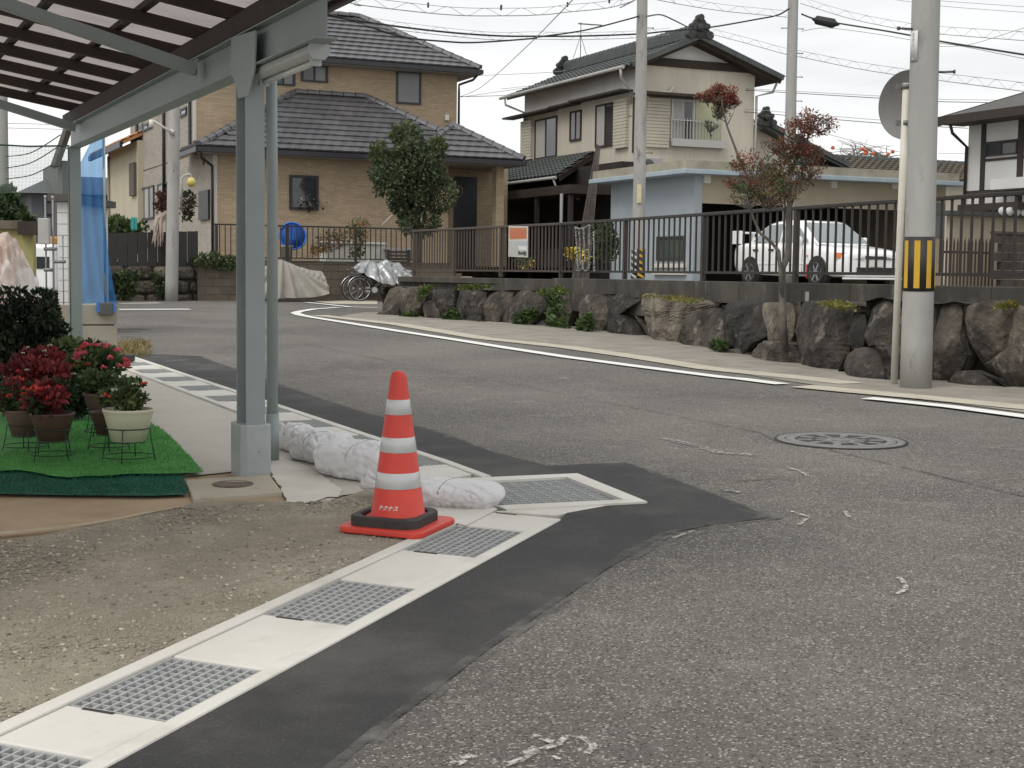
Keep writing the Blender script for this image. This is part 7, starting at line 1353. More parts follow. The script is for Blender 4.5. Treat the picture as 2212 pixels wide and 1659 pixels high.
a, b, z0, z1 = ryz(1920, 1088, 2165, 1193); window(rh, RH, a, b, z0, z1, 0, [m_frost, m_glass], side=True, fw=.03)
a, b, z0, z1 = ryz(2075, 1410, 2500, 1450); mb = MB(); mb.bx(-.5, -.002, a, b, z0, z0+.25, RH.M); mb.build('balcony_band', m_wht, rh)
mb = MB(); mb.tube([RH.w(-.72, -.15, zeR-.2), RH.w(-.6, -.1, zeR-.4), RH.w(-.05, -.0, zeR-.7), RH.w(-.05, .03, LOT)], .04, 8); mb.build('downpipe', m_tim, rh)
mb = MB(); a, b, z0, z1 = ryz(1845, 1570, 2209, 1625); mb.bx(-.6, -.002, a-.3, b, z0, z1, RH.M); mb.build('canopy', m_tim, rh)
# low buildings and garden walls between garage and timbered house
lw = Frame(P(*A8(1690, 400), 33.0)); lw.o.z = 0
def lbx(x0, y0, x1_, y1): a = lw.fx(*A8(x0, y1)); b = lw.fx(*A8(x1_, y0)); return a[0], b[0], a[1], b[1]
gwl = thing('garden_wall', lw.w(0, 0, LOT), 'cream garden wall with a dark tiled coping before the timbered house', 'wall'); a, b, z0, z1 = lbx(1690, 275, 1990, 480); mb = MB(); mb.bx(a, b+2, .0, .15, LOT, z1, lw.M); mb.build('wall', m_gbe, gwl)
mb = MB(); mb.bx(a-.2, b+2.1, -.18, .35, z1+.001, z1+.10, lw.M); mb.build('coping', m_kaw, gwl)
for i in range(9): mb = MB(); mb.lathe([(.10, 0), (.10, .05), (0, .06)], n=12, M=lw.M @ Matrix.Translation((lw.fx(*A8(2010, 260))[0]+i*.22, -.19, z1+.12)) @ Matrix.Rotation(math.pi/2, 4, 'X')); mb.build('coping_tile', m_wht, gwl)
pk = thing('picket_fence', lw.w(0, -.6, LOT), 'low brown picket fence in front of the cream garden wall', 'fence'); a = lw.fx(*A8(1640, 500), y=-.6)[0]; b = lw.fx(*A8(1995, 500), y=-.6)[0]; zt_ = lw.fx(*A8(1800, 425), y=-.6)[1]; m_pkt = mat('picket_brown', (.075, .05, .042), rough=.8)
mb = MB(); mb.ext([(-.022, 0), (.022, 0), (.022, .9), (0, 1.0), (-.022, .9)], -.01, .01); pkm = mb.me('picket', m_pkt)
for i in range(15): put('picket', pkm, pk, lw.M @ Matrix.Translation((a+(b-a)*i/14, -.6, LOT)) @ Matrix.Rotation(math.pi/2, 4, 'X') @ Matrix.Scale((zt_-LOT), 4, (0, 1, 0)))
for z in (LOT+.25, zt_-.35): mb = MB(); mb.bx(a, b, -.575, -.555, z, z+.05, lw.M); mb.build('rail', m_pkt, pk)
bk_ = thing('block_garden_wall', lw.w(2, -1, LOT), 'dark grey concrete block garden wall behind the bar fence', 'wall'); a = lw.fx(*A8(1990, 500), y=-1.2)[0]; zt_ = lw.fx(*A8(2100, 400), y=-1.2)[1]; mb = MB(); mb.bx(-.196, .196, -.07, .07, -.095, .095); bme = mb.me('block', m_cwall)
for i in range(int((zt_-LOT)/.2)+1):
    for j in range(9): put('block', bme, bk_, lw.M @ Matrix.Translation((a+.2+j*.4+(.2 if i % 2 else 0), -1.2, zt_-.1-i*.2)))
mb = MB(); mb.bx(a, a+3.8, -1.30, -1.10, zt_+.001, zt_+.06, lw.M); mb.build('coping', m_cwall, bk_)
bt = Frame(P(*A4(1000, 1300), 50)); bt.o.z = 0; tb_ = thing('tiled_outbuilding', bt.w(0, 0, LOT), 'long low outbuilding with a dark mossy tiled roof behind the garage', 'building'); a = bt.fx(*A4(560, 1300))[0]; b = bt.fx(*A4(2100, 1300))[0]; z0 = bt.fx(*A4(1000, 1330))[1]; z1 = bt.fx(*A4(1000, 1225), y=2.2)[1]
mb = MB(); mb.bx(a, b, .4, 6, LOT, z0, bt.M); mb.build('wall', m_bei, tb_); rs = [bt.w(a, -.1, z0-.1), bt.w(b, -.1, z0-.1), bt.w(b, 2.2, z1), bt.w(a, 2.2, z1)]; mb = MB(); mb.slab(rs, .1); rfo = mb.build('roof', mat('tile_mossy', (.06, .055, .045), (.09, .075, .055), scale=3, rough=.85), tb_)
tk2 = tile_mesh('roof_tile', mat('tile_mossy_', (.06, .055, .045), (.095, .075, .05), scale=2, rough=.85, rnd=.2), .30, .30, 'wave'); tile_slope(rfo, rs, EX, tk2, .30, .30, [0], name='roof_tile'); cap_line(rfo, bt.w(a, 2.2, z1+.05), bt.w(b, 2.2, z1+.05), rc, .3)
# bare fruit tree behind
rngt = random.Random(4); ft = thing('fruit_tree', V((P(*A4(950, 1250), 55).x, 55, LOT)), 'bare persimmon tree with a few orange fruits behind the outbuilding', 'tree'); p0 = ORG[ft]; top = P(*A4(960, 1200), 55); mb = MB(); mb.tube([p0, top], [.12, .06], 6); mb.build('trunk', m_bark2, ft); tw = MB(); ends = []
for i in range(38):
    a = P(*A4(rngt.uniform(820, 1200), rngt.uniform(1200, 1240)), 55+rngt.uniform(-1, 1)); b = P(*A4(rngt.uniform(690, 1300), rngt.uniform(1065, 1190)), 55+rngt.uniform(-1, 1)); m_ = a.lerp(b, .5)+V((rngt.uniform(-.2, .2), 0, rngt.uniform(-.1, .2))); tw.tube([top.lerp(a, .8), a, m_, b], [.03, .02, .013, .006], 4, caps=False); ends.append(b)
tw.build('twigs', m_bark2, ft); bm = bmesh.new(); bmesh.ops.create_icosphere(bm, subdivisions=2, radius=.075); fm = bpy.data.meshes.new('fruit'); bm.to_mesh(fm); bm.free(); fm.materials.append(mat('persimmon', (.52, .12, .05), rough=.5))
for x, y in ((740, 1135), (965, 1145), (993, 1155), (990, 1180), (1050, 1180), (1165, 1185), (1200, 1165), (720, 1180), (935, 1250), (930, 1285)): p = P(*A4(x, y), 54); put('fruit', fm, ft, Matrix.Translation(p))
# ================================================================== left background
# cream house with orange tiles beyond the brick house
m_crm = mat('wall_cream', (.52, .475, .35), (.47, .43, .315), scale=1, rough=.85); m_org = mat('tile_orange', (.46, .20, .065), (.58, .30, .13), scale=4, rough=.65, rnd=.25)
ya = BH.fy(*B7(560, 500), x=-.2)[0]; yb = BH.fy(*B7(100, 600), x=-.2)[0]; zc_ = BH.fy(*B7(330, 410), x=-.7)[1]
crh = thing('cream_house', BH.w(-.2, ya, HB), 'cream rendered house with an orange tiled roof beyond the brick house', 'house'); mb = MB(); mb.bx(-.2, 8, ya+.05, yb, HB-.3, zc_+.05, BH.M); mb.build('wall', m_crm, crh)
rs = [BH.w(-.7, ya+.02, zc_), BH.w(-.7, yb+1.0, zc_), BH.w(3.5, yb+1.0, zc_+2.1), BH.w(3.5, ya+.02, zc_+2.1)]; mb = MB(); mb.slab(rs, .1); rfc = mb.build('roof', m_org, crh); tko = tile_mesh('roof_tile', m_org, .30, .30, 'wave'); tile_slope(rfc, rs, EY, tko, .30, .30, [120], name='roof_tile'); mb = MB(); mb.bx(-.8, -.7, ya+.02, yb+1, zc_-.22, zc_-.02, BH.M); mb.build('rain_gutter', m_fasc, rfc)
a = BH.fy(*B7(470, 1000), x=-.2); b = BH.fy(*B7(545, 1000), x=-.2); za, zb_ = BH.fy(*B7(500, 1270), x=-.2)[1], BH.fy(*B7(500, 760), x=-.2)[1]; mb = MB(); mb.bx(-.30, -.202, min(a[0], b[0]), max(a[0], b[0]), za, zb_, BH.M); mb.build('shutter_case', mat('shutter_brown', (.10, .075, .06), rough=.7), crh)
mb = MB(); y_ = BH.fy(*B7(110, 900), x=-.25)[0]; mb.tube([BH.w(-.26, y_, zc_-.1), BH.w(-.26, y_, HB)], .045, 8); mb.build('downpipe', mat('pipe_tan', (.30, .24, .17), rough=.6), crh)
# hedge, teal cloth, pampas bundle, dry shrubs, gate lamp
hp = PW.w(PW.fx(*A5(925, 300), y=1.0)[0], 1.0, zt_w-.05); bush('hedge_bush', hp, (.62, .6, .62), 24, 4200, .11, [g_md, g_fern, g_dk], 61, 'clipped green hedge bush behind the black panel fence', w=[.4, .25, .35], inner=.65)
tx, tz = PW.fx(*A5(1012, 350), y=.10); tcl = thing('garden_cloth', PW.w(tx, .10, tz-.18), 'small teal cloth hung over the black panel fence', 'cloth'); vs = [PW.w(tx-.075+.15*i/8, .02+.015*math.sin(i*1.6), tz-.16+.32*j/6) for j in range(7) for i in range(9)]; mb = MB(); mb.add(vs, [(j*9+i, j*9+i+1, (j+1)*9+i+1, (j+1)*9+i) for j in range(6) for i in range(8)], None, True); o = mb.build('cloth', mat('teal', (.05, .33, .30), (.04, .27, .25), scale=5, rough=.7), tcl); s_ = o.modifiers.new('s', 'SOLIDIFY'); s_.thickness = .01
pam = thing('pampas_grass', PW.w(PW.fx(*A5(1200, 500), y=-.1)[0], -.1, gz(35)), 'bundle of pale pinkish plume grass drooping over the black fence', 'plant'); mb = MB(); rngp = random.Random(8)
for i in range(60):
    u0 = A5(1265+rngp.uniform(-15, 10), 270+rngp.uniform(-20, 20)); u2 = A5(1150+rngp.uniform(0, 90), 440+rngp.uniform(-60, 85)); q0_, q2_ = P(*u0, 34.75), P(*u2, 34.75+rngp.uniform(-.15, .1)); m_ = q0_.lerp(q2_, .5)+V((-.08, 0, .12)); mb.tube([q0_, m_, q2_], [.012, .022, .006], 4, caps=False)
mb.build('plumes', mat('plume', (.46, .37, .31), (.38, .30, .25), scale=12, rough=.9), pam); mb = MB(); mb.tube([V((P(*A5(1262, 500), 34.95).x, 34.95, gz(34.9))), P(*A5(1264, 280), 34.9)], .03, 6); mb.build('stem', m_stem, pam)
g_dry = leafmat('leaf_drybrown', (.085, .055, .045), (.12, .075, .06), scale=9); g_dry2 = leafmat('leaf_maroon', (.14, .04, .035), (.10, .035, .03), scale=9)
wall_weed(PW, [(1180, 250), (1190, 120), (1280, 110), (1290, 260)], A5, 380, .12, [g_dry, g_dry2], 610, 'dry maroon shrub behind the black fence left of the concrete pole', y=.6, nm='shrub', cat='shrub')
wall_weed(PW, [(1380, 330), (1380, 100), (1450, 110), (1480, 180), (1440, 330)], A5, 380, .12, [g_dry, g_dk], 611, 'dry brown climbing shrub right of the concrete pole', y=.6, nm='shrub', cat='shrub')
gl = thing('gate_lamp', PW.w(PW.fx(*B7(1240, 1100), y=.5)[0], .5, zt_w), 'white gooseneck lamp with a yellow globe by the house gate', 'lamp'); mb = MB(); mb.tube([PW.w(*(lambda q: (q[0], .5, q[1]))(PW.fx(*B7(*q), y=.5))) for q in ((1242, 1500), (1242, 1100), (1245, 1000), (1290, 950), (1380, 930), (1390, 960), (1392, 1010))], .03, 8); mb.build('arm', m_gutw, gl); q = PW.fx(*B7(1395, 1055), y=.5); mb = MB(); mb.lathe([(0, -.12), (.08, -.09), (.12, 0), (.08, .09), (.03, .12), (0, .12)], c=PW.w(q[0], .5, q[1]), n=20); mb.build('globe', mat('globe_yellow', (.62, .52, .16), rough=.3), gl)
sl2 = thing('street_lamp', P(*B7(1080, 262), 34.3), 'slim white street lamp arm clamped to the pole by the brick house', 'lamp'); mb = MB(); mb.tube([P(*B7(1080, 270), 34.3), P(*B7(1000, 225), 34.2), P(*B7(800, 100), 33.9)], .03, 8); mb.build('arm', mat('lamp_white', (.65, .63, .56)), sl2); mb = MB(); a, b = P(*B7(775, 85), 33.9), P(*B7(775, 200), 33.9); mb.tube([a, b], .055, 10); mb.build('head', mat('lamp_white', (.65, .63, .56)), sl2); mb = MB(); q = P(*B7(1085, 265), 34.35); mb.lathe([(0, -.06), (.07, -.05), (.08, .02), (0, .05)], c=q, n=14); mb.build('fitting', mat('lamp_white', (.65, .63, .56)), sl2)
# near left: block wall with blue mesh sheet over it
bwp = G(*A5(890, 1378)); bwp.z = 0; NW = Frame(bwp); zt1_ = NW.fx(*A5(700, 962))[1]; zj = NW.fx(*A5(740, 1115))[1]; m_cw2 = mat('concrete_wall_tan', (.34, .315, .25), (.29, .27, .215), scale=2.2, rough=.9, bump=.15, bscale=30, c3=(.26, .23, .16), s3=2.5, l3=.56, h3=.75)
nw = thing('low_block_wall', NW.w(0, 0, gz(15.8)), 'low smooth concrete wall at the far end of the gutter', 'wall')
mb = MB(); mb.bx(-3.2, 0, 0, .15, gz(15.8)-.2, zj-.008, NW.M); mb.build('lower_course', m_cw2, nw, bevel=.006); mb = MB(); mb.bx(-3.2, .0, .002, .15, zj+.006, zt1_, NW.M); mb.build('upper_course', m_cw2, nw, bevel=.006)
mb = MB(); mb.bx(-3.15, -.03, .02, .13, zj-.01, zj+.008, NW.M); mb.build('joint', m_dark, nw)
m_net = mat('blue_mesh', (.035, .20, .50), (.03, .165, .43), scale=5, rough=.6); t_ = m_net.node_tree; b_ = t_.nodes['Principled BSDF']; tr_ = t_.nodes.new('ShaderNodeBsdfTransparent'); tr_.inputs[0].default_value = (.50, .72, .90, 1); mx_ = t_.nodes.new('ShaderNodeMixShader'); mx_.inputs[0].default_value = .50; t_.links.new(b_.outputs[0], mx_.inputs[1]); t_.links.new(tr_.outputs[0], mx_.inputs[2]); t_.links.new(mx_.outputs[0], t_.nodes['Material Output'].inputs[0])
bn = thing('blue_net', NW.w(-.6, .05, zt1_), 'translucent blue mesh sheet hung above the low concrete wall', 'net'); n_, m_ = 30, 40; vs = []
def edgeL(t): return 0
rowsN = [((605, 955), (885, 940)), ((604, 800), (860, 840)), ((603, 600), (822, 600)), ((602, 400), (805, 400)), ((602, 200), (790, 200)), ((602, 0), (785, 0)), ((600, -95), (785, -95)), ((640, -180), (785, -180)), ((700, -290), (785, -295)), ((762, -395), (785, -400))]
for i in range(m_+1):
    t = i/m_*(len(rowsN)-1); k = min(int(t), len(rowsN)-2); f = t-k; (a, b), (c, d) = rowsN[k], rowsN[k+1]; pa = (a[0]+(c[0]-a[0])*f, a[1]+(c[1]-a[1])*f); pb_ = (b[0]+(d[0]-b[0])*f, b[1]+(d[1]-b[1])*f)
    for j in range(n_+1):
        s = j/n_; x, z = NW.fx(*A5(pa[0]+(pb_[0]-pa[0])*s, pa[1]+(pb_[1]-pa[1])*s), y=.07); vs.append(NW.w(x, .07+.022*math.sin(s*17+t*.8)*(.4+.6*(1-i/m_))+.02*noise.noise(V((s*4, t, 2))), z))
mb = MB(); mb.add(vs, [(i*(n_+1)+j, i*(n_+1)+j+1, (i+1)*(n_+1)+j+1, (i+1)*(n_+1)+j) for i in range(m_) for j in range(n_)], None, True); mb.build('sheet', m_net, bn)
x0, zz = NW.fx(*A5(792, 300), y=.09); mb = MB(); mb.tube([NW.w(x0, .09, zt1_), NW.w(x0, .09, NW.fx(*A5(785, -400), y=.09)[1])], .016, 8); mb.build('pole', m_steel, bn)
bgx, bgz = NW.fx(*A5(805, 990), y=-.04); wb = thing('wall_weight', NW.w(bgx, -.03, bgz-.1), 'small dark weight bag with blue ends hung over the concrete wall edge', 'weight'); mb = MB(); mb.bx(bgx-.07, bgx+.07, -.06, -.005, bgz-.075, bgz+.065, NW.M); mb.build('bag', mat('bag_grey', (.09, .09, .092), rough=.8), wb, bevel=.015)
for dx in (-.085, .085): mb = MB(); mb.bx(bgx+dx-.015, bgx+dx+.015, -.045, -.004, bgz-.04, bgz+.07, NW.M); mb.build('strap', mat('strap_blue', (.05, .17, .50), rough=.6), wb)
dg = G(*B1(900, 235)); dbk = thing('rubber_block', dg, 'small black block lying at the far end of the gutter', 'block'); mb = MB(); mb.bx(dg.x-.13, dg.x+.10, dg.y-.08, dg.y+.08, dg.z+.012, dg.z+.085); mb.build('block', m_rubber, dbk, bevel=.01)
# dry grass tuft by the concrete wall
dgp = G(*A5(1000, 1330)); dgo = thing('dry_grass', dgp, 'tuft of dry yellow grass beside the low concrete wall', 'grass'); rng = np.random.default_rng(33); pts = np.array([G(*A5(rng.uniform(895, 1150-abs(y-1310)*1.0), y))[:] for y in rng.uniform(1255, 1360, 900)]); v, f = leaves(pts, np.zeros((900, 3)), .10, rng, aspect=.12, up=.5, jit=.8); link('blades', npmesh('blades', v-np.array(ORG[dgo]), f, [leafmat('blade_dry', (.36, .27, .11), (.28, .21, .09)), leafmat('blade_olive', (.20, .18, .07), (.15, .14, .05))], mi=rng.choice(2, 900)), dgo)
# galvanised gate frame, white shed, yellow wall, tarp heap, far houses and trees
m_gpost = mat('galv_post', (.26, .27, .275), (.20, .205, .21), scale=6, rough=.5, metal=.4)
gf = thing('steel_gate_frame', V((P(*B8(900, 900), 18).x, 18, gz(18))), 'grey galvanised steel gate frame beside the white shed', 'gate')
for x, yt, w in ((820, -350, 17), (955, -340, 18), (1140, 360, 12)):
    p = P(*B8(x, yt), 18); mb = MB(); mb.tube([V((p.x, 18, gz(18)-.05)), p], w*.217*RR*18/F, 12); mb.build('post', m_gpost, gf); mb = MB(); mb.tube([p-V((0, 0, .02)), p+V((0, 0, .015))], w*.3*RR*18/F, 12); mb.build('post_cap', m_gutw, gf)
for (xa, xb, yy) in ((800, 1030, 600), (980, 1190, 830), (800, 960, 980)): mb = MB(); mb.tube([P(*B8(xa, yy), 17.9), P(*B8(xb, yy), 17.9)], .022, 8); mb.build('clamp_bar', m_gpost, gf)
mb = MB(); q = P(*B8(810, 280), 17.9); mb.bx(q.x-.07, q.x+.07, 17.85, 17.92, q.z-.16, q.z+.16); mb.build('meter_box', m_gutw, gf, bevel=.01)
shd = thing('white_shed', V((P(*B8(1110, 600), 20).x, 20, gz(20))), 'white clapboard shed seen beside the far shelter post', 'shed'); xa, xb = P(*B8(1045, 600), 20).x, P(*B8(1225, 600), 20).x; zt_ = P(*B8(1110, -260), 20).z; zb_ = gz(20)
for i in range(12): z0, z1 = zb_+(zt_-zb_)*i/12, zb_+(zt_-zb_)*(i+1)/12; mb = MB(); mb.bx(xa, xb, 20-.01*(i % 1), 20.05, z0+.004, z1-.004); mb.build('siding_board', m_wht, shd)
mb = MB(); mb.bx(xa+.01, xb, 20.051, 22, zb_, zt_); mb.build('wall', m_wht, shd); mb = MB(); mb.bx(xa-.1, xb+.1, 19.9, 22.1, zt_+.001, zt_+.10); mb.build('roof', m_rdk, shd)
yw = thing('yellow_wall', V((P(*B8(300, 500), 24).x, 24, gz(24))), 'olive yellow rendered garden wall behind the tarpaulin heap', 'wall'); xa, xb = P(*B8(-900, 500), 24).x, P(*B8(600, 500), 24).x; zt_ = P(*B8(300, 240), 24).z; m_yw = mat('wall_olive', (.36, .33, .135), (.32, .29, .12), scale=1.3, rough=.85)
mb = MB(); mb.bx(xa, xb, 24, 24.15, gz(24)-.1, zt_); mb.build('wall', m_yw, yw); mb = MB(); mb.bx(xa, xb-.2, 23.9, 24.25, zt_+.001, zt_+.14); mb.build('coping', mat('coping_brown', (.15, .125, .09), (.10, .085, .065), scale=4, rough=.9), yw); mb = MB(); q = P(*B8(530, 280), 23.9); mb.bx(q.x-.16, q.x+.16, 23.8, 23.99, q.z-.06, q.z+.16); mb.build('wall_lamp', m_wdk, yw)
heap = thing('tarp_heap', V((P(*B8(150, 1200), 13.5).x, 13.5, gz(13.5))), 'heap under a crumpled pinkish white tarpaulin behind the bush', 'tarpaulin'); hx = P(*B8(-150, 1300), 13.5); vs = []; n_, m_ = 90, 60
pk_ = P(*B8(-420, 260), 13.5); rx = P(*B8(640, 1150), 13.5).x-pk_.x
for i in range(n_+1):
    a = i/n_*2*math.pi
    for j in range(m_+1):
        r = j/m_; prof = 1-r**1.5; q = V((math.cos(a)*r*3, math.sin(a)*r*3, 4)); w = noise.noise(q*1.2)*.16+noise.noise(q*3.3)*.09+noise.noise(q*8)*.03+.07*max(0, 1-abs(noise.noise(q*1.7+V((5, 1, 0))))*5)-.06*max(0, 1-abs(noise.noise(q*2.9))*6)+.04*math.sin(a*9+r*5)*r; vs.append((pk_.x+rx*r*math.cos(a)*(1+.2*w), 14.2+.9*r*math.sin(a), gz(13.8)+(pk_.z-gz(13.8))*prof+w*min(1, r*3)))
mb = MB(); mb.add(vs, [(i*(m_+1)+j, (i+1)*(m_+1)+j, (i+1)*(m_+1)+j+1, i*(m_+1)+j+1) for i in range(n_) for j in range(m_)], None, True); mb.build('tarpaulin', mat('tarp_pink', (.56, .46, .41), (.42, .30, .25), scale=2.5, rough=.7, bump=.3, bscale=14, c3=(.74, .72, .69), s3=1.6, l3=.46, h3=.56), heap)
vh = thing('white_van', V((P(*B8(660, 800), 30).x, 30, gz(30))), 'white vehicle corner with an orange stripe glimpsed past the yellow wall', 'van'); xa, xb = P(*B8(560, 800), 30).x, P(*B8(1000, 800), 30).x; z0, z1 = gz(30)+.3, P(*B8(660, 500), 30).z
mb = MB(); mb.bx(xa, xb, 30, 33.5, z0, z1, None); mb.build('body', m_car, vh, bevel=.12, seg=4); mb = MB(); mb.bx(xa+.1, xb-.1, 30.2, 33.2, z1+.001, P(*B8(660, 365), 30).z); mb.build('roof_box', mat('orange_box', (.62, .33, .03), rough=.5), vh, bevel=.05); mb = MB(); mb.bx(xa+.12, xb-.12, 29.985, 29.999, z0+.5, z0+.75); mb.build('bumper_strip', m_blk, vh)
for xx in (xa+.25, xb-.25): mb = MB(); mb.lathe([(0, -.1), (.3, -.1), (.3, .1), (0, .1)], n=20, M=Matrix.Translation((xx, 30.5, gz(30)+.3)) @ Matrix.Rotation(math.pi/2, 4, 'Y')); mb.build('wheel', m_tyre, vh)
fh = Frame(P(*A1(280, 1300), 60)); fh.o.z = 0; fho = thing('far_house', fh.w(0, 0, gz(60)), 'distant house with a dark grey hip roof left of the shelter', 'house'); a = fh.fx(*A1(110, 1300))[0]; b = a+11; z0 = fh.fx(*A1(250, 1245))[1]; z1 = fh.fx(*A1(355, 1128), y=3)[1]; m_fw = mat('far_wall', (.13, .14, .16), (.17, .175, .19), scale=.8, rough=.85)
mb = MB(); mb.bx(a+.6, b-.6, .4, 8, gz(60), z0, fh.M); mb.build('wall', m_fw, fho); mb = MB(); ap_ = fh.fx(*A1(355, 1128), y=3)[0]; q = [fh.w(a, 0, z0), fh.w(b, 0, z0), fh.w(b, 9, z0), fh.w(a, 9, z0), fh.w(ap_, 3.6, z1), fh.w(b-3, 3.6, z1)]; mb.add(q, [(0, 1, 5, 4), (0, 4, 3), (1, 2, 5), (2, 3, 4, 5), (3, 2, 1, 0)]); mb.build('roof', mat('far_roof', (.10, .105, .115), (.08, .085, .09), scale=2, rough=.7), fho)
window(fho, fh, *(lambda p, r: (p[0], r[0], p[1], r[1]))(fh.fx(*A1(285, 1390), y=.4), fh.fx(*A1(400, 1300), y=.4)), .4, [m_frost, m_glass], fw=.08)
dh = Frame(P(*A1(400, 1000), 58)); dh.o.z = 0; dho = thing('dark_gabled_house', dh.w(0, 0, gz(42)), 'dark gabled house edge showing just left of the far shelter post', 'house'); x0, z0 = dh.fx(*A1(345, 1065)); x1_, z1 = dh.fx(*A1(440, 760)); xw0 = dh.fx(*A1(400, 1080))[0]
mb = MB(); mb.slab([dh.w(x0, -.4, z0), dh.w(x0, 1.2, z0), dh.w(x1_+.1, 1.2, z1+.1), dh.w(x1_+.1, -.4, z1+.1)], .2); mb.build('roof', m_tim, dho); mb = MB(); mb.bx(xw0, dh.fx(*A1(480, 1080))[0], 0, 6.5, gz(58), z0+.2, dh.M); mb.build('wall', mat('dark_wall', (.16, .15, .14), (.12, .115, .11), scale=1, rough=.85), dho)
xl_ = BH.fx(0, 600)[0]
tree_from('leafy_tree', 'leafy green tree rising over the yellow garden wall', 26.0, [([A1(40, 1560), A1(45, 1430), A1(50, 1300)], .06, .02), ([A1(45, 1420), A1(110, 1350)], .03, .01), ([A1(45, 1400), A1(-10, 1330)], .03, .01)], [(*A1(40, 1270), 28, 22, 0), (*A1(110, 1370), 26, 22, 0), (*A1(30, 1380), 34, 26, 0), (*A1(150, 1420), 18, 12, 0)], 1900, .13, 201, mts=[[g_dk, g_md]], asp=.5)
b6 = P(*A1(15, 1000), 44); b6.z = gz(44); pole(b6, P(*A1(15, 660), 44), .17, .15, 8.0, 'pale concrete utility pole far behind the yellow wall', [])
# green net fence: top rope and mesh strings between posts
nf_ = thing('green_net', P(*A1(220, 1050), 21), 'fine green netting strung below a dark rope beside the shelter', 'net'); m_str = mat('net_string', (.16, .21, .19), rough=.8); mb = MB(); a, b = P(*A1(-80, 930), 21), P(*A1(445, 940), 21); mb.tube([a, a.lerp(b, .5)-V((0, 0, .02)), b], .014, 6); mb.build('rope', mat('rope_green', (.02, .05, .045), rough=.8), nf_); mb = MB(); c = P(*A1(-80, 1240), 21); hgt = a.z-c.z; wd_ = b.x-a.x
for i in range(60): x = a.x+wd_*i/59; mb.bar((x, 21, c.z), (x, 21, a.z-.01), .0028, .0028)
for j in range(34): z = c.z+hgt*j/34; mb.bar((a.x, 21, z), (b.x, 21, z), .0028, .0028)
tag(mb.build('mesh', m_str, nf_), kind='stuff')
# ================================================================== overhead cables
m_cab = mat('cable_black', (.018, .018, .018), rough=.6); m_cabg = mat('cable_grey', (.30, .30, .30), rough=.6)
def cable(pts, Y0, Y1, r, label, style=0, sag=1, mt=None):
    n = len(pts); q = []
    for i, (u, v) in enumerate(pts): q.append(P(u, v, Y0+(Y1-Y0)*(u-pts[0][0])/(pts[-1][0]-pts[0][0]+1e-6)))
    if pts[-1][0] > 2150 or pts[-1][1] < 4: q.append(q[-1]+(q[-1]-q[-2]).normalized()*9); n += 1   # the cable runs on
    if pts[0][1] < 4 or (pts[0][0] < 750 and len(pts) > 5): q.insert(0, q[0]+(q[0]-q[1]).normalized()*9); n += 1
    s = []                                                       # smooth through the surveyed points
    for i in range(n-1):
        p0, p1, p2, p3 = q[max(i-1, 0)], q[i], q[i+1], q[min(i+2, n-1)]
        for k in range(10): t = k/10; s.append(.5*((2*p1)+(p2-p0)*t+(2*p0-5*p1+4*p2-p3)*t*t+(3*p1-p0-3*p2+p3)*t**3))
    s.append(q[-1]); o = thing('overhead_cable', s[0], label, 'cable', 'overhead cables'); mb = MB(); mb.tube(s, r, 6); mb.build('cable', mt or m_cab, o)
    if style:
        mb = MB(); up = V((0, 0, .15)); mb.tube([p+up for p in s], r*.55, 5); mb.build('messenger_wire', mt or m_cabg, o)
        L_ = 0; w = []
        for a, b in zip(s, s[1:]):
            m_ = max(2, int((b-a).length/.12))
            for k in range(m_): p = a.lerp(b, k/m_); w.append(p+up*(.5+.5*math.sin(L_*6.2))); L_ += (b-a).length/m_
        mb = MB(); mb.tube(w, r*.42, 4); mb.build('lashing', mt or m_cabg, o)
    return o
cable([A2(400, -20), A2(660, 40), A2(1400, 122), A2(1900, 130), A2(2205, 120), A3(580, 85), A3(870, 55), A3(1050, 5), A3(1100, -20)], 26, 32, .010, 'wavy lashed cable passing over the brick house roof', 1, mt=m_cabg)
cable([A2(200, 90), A2(520, 150), A2(1000, 222), A2(1430, 270), A2(1800, 296), A3(350, 252), A3(700, 250), A3(1080, 236), A3(1300, 215), A3(1580, 190), A3(1900, 135), A3(2050, 105), A3(2130, 60)], 27, 35.2, .020, 'thick black cable running from the brick house to the pole behind the car')
cable([A2(300, 90), A2(600, 170), A2(1000, 300), A2(1400, 345), A2(1650, 350), A2(2100, 318), A3(380, 258), A3(700, 212), A3(1000, 137), A3(1085, 112)], 27, 31.9, .018, 'sagging black cable ending at the striped pole')
cable([A2(600, 190), A2(1000, 250), A2(1430, 300), A2(1800, 330), A3(350, 272), A3(700, 275), A3(1080, 262), A3(1300, 240)], 27, 33, .007, 'thin lashed cable hanging below the thick black cable', 1, mt=m_cabg)
cable([A2(1495, 800), A3(0, 598), A3(300, 330), A3(630, -5)], 42, 20, .008, 'thin straight drop wire rising from the brick house corner', mt=m_cabg)
cable([A3(1150, 112), A3(1240, 103), A3(1330, 140), A3(1420, 185), A3(1450, 195)], 31.8, 43, .018, 'short black cable from the striped pole to the tiled ridge')
cable([A3(1170, -10), A3(1330, 22), A3(1500, 52), A3(1700, 80), A3(1950, 104), A3(2120, 120)], 32, 35.2, .008, 'thin lashed cable between the striped pole and the pole behind the car', 1, mt=m_cabg)
cable([A3(1600, 240), A3(1800, 292), A3(2110, 378), A4(500, 440), A4(900, 522), A4(1240, 577), A4(1550, 617), A4(2209, 702), A4(2400, 722)], 40, 24, .009, 'long lashed cable sloping down behind the round sign', 1, mt=m_cabg)
cable([A4(490, 25), A4(900, 150), A4(1360, 240), A4(1560, 262), A4(2209, 312), A4(2400, 325)], 35.2, 24, .008, 'lashed cable leaving the top of the pole behind the car', 1, mt=m_cabg)
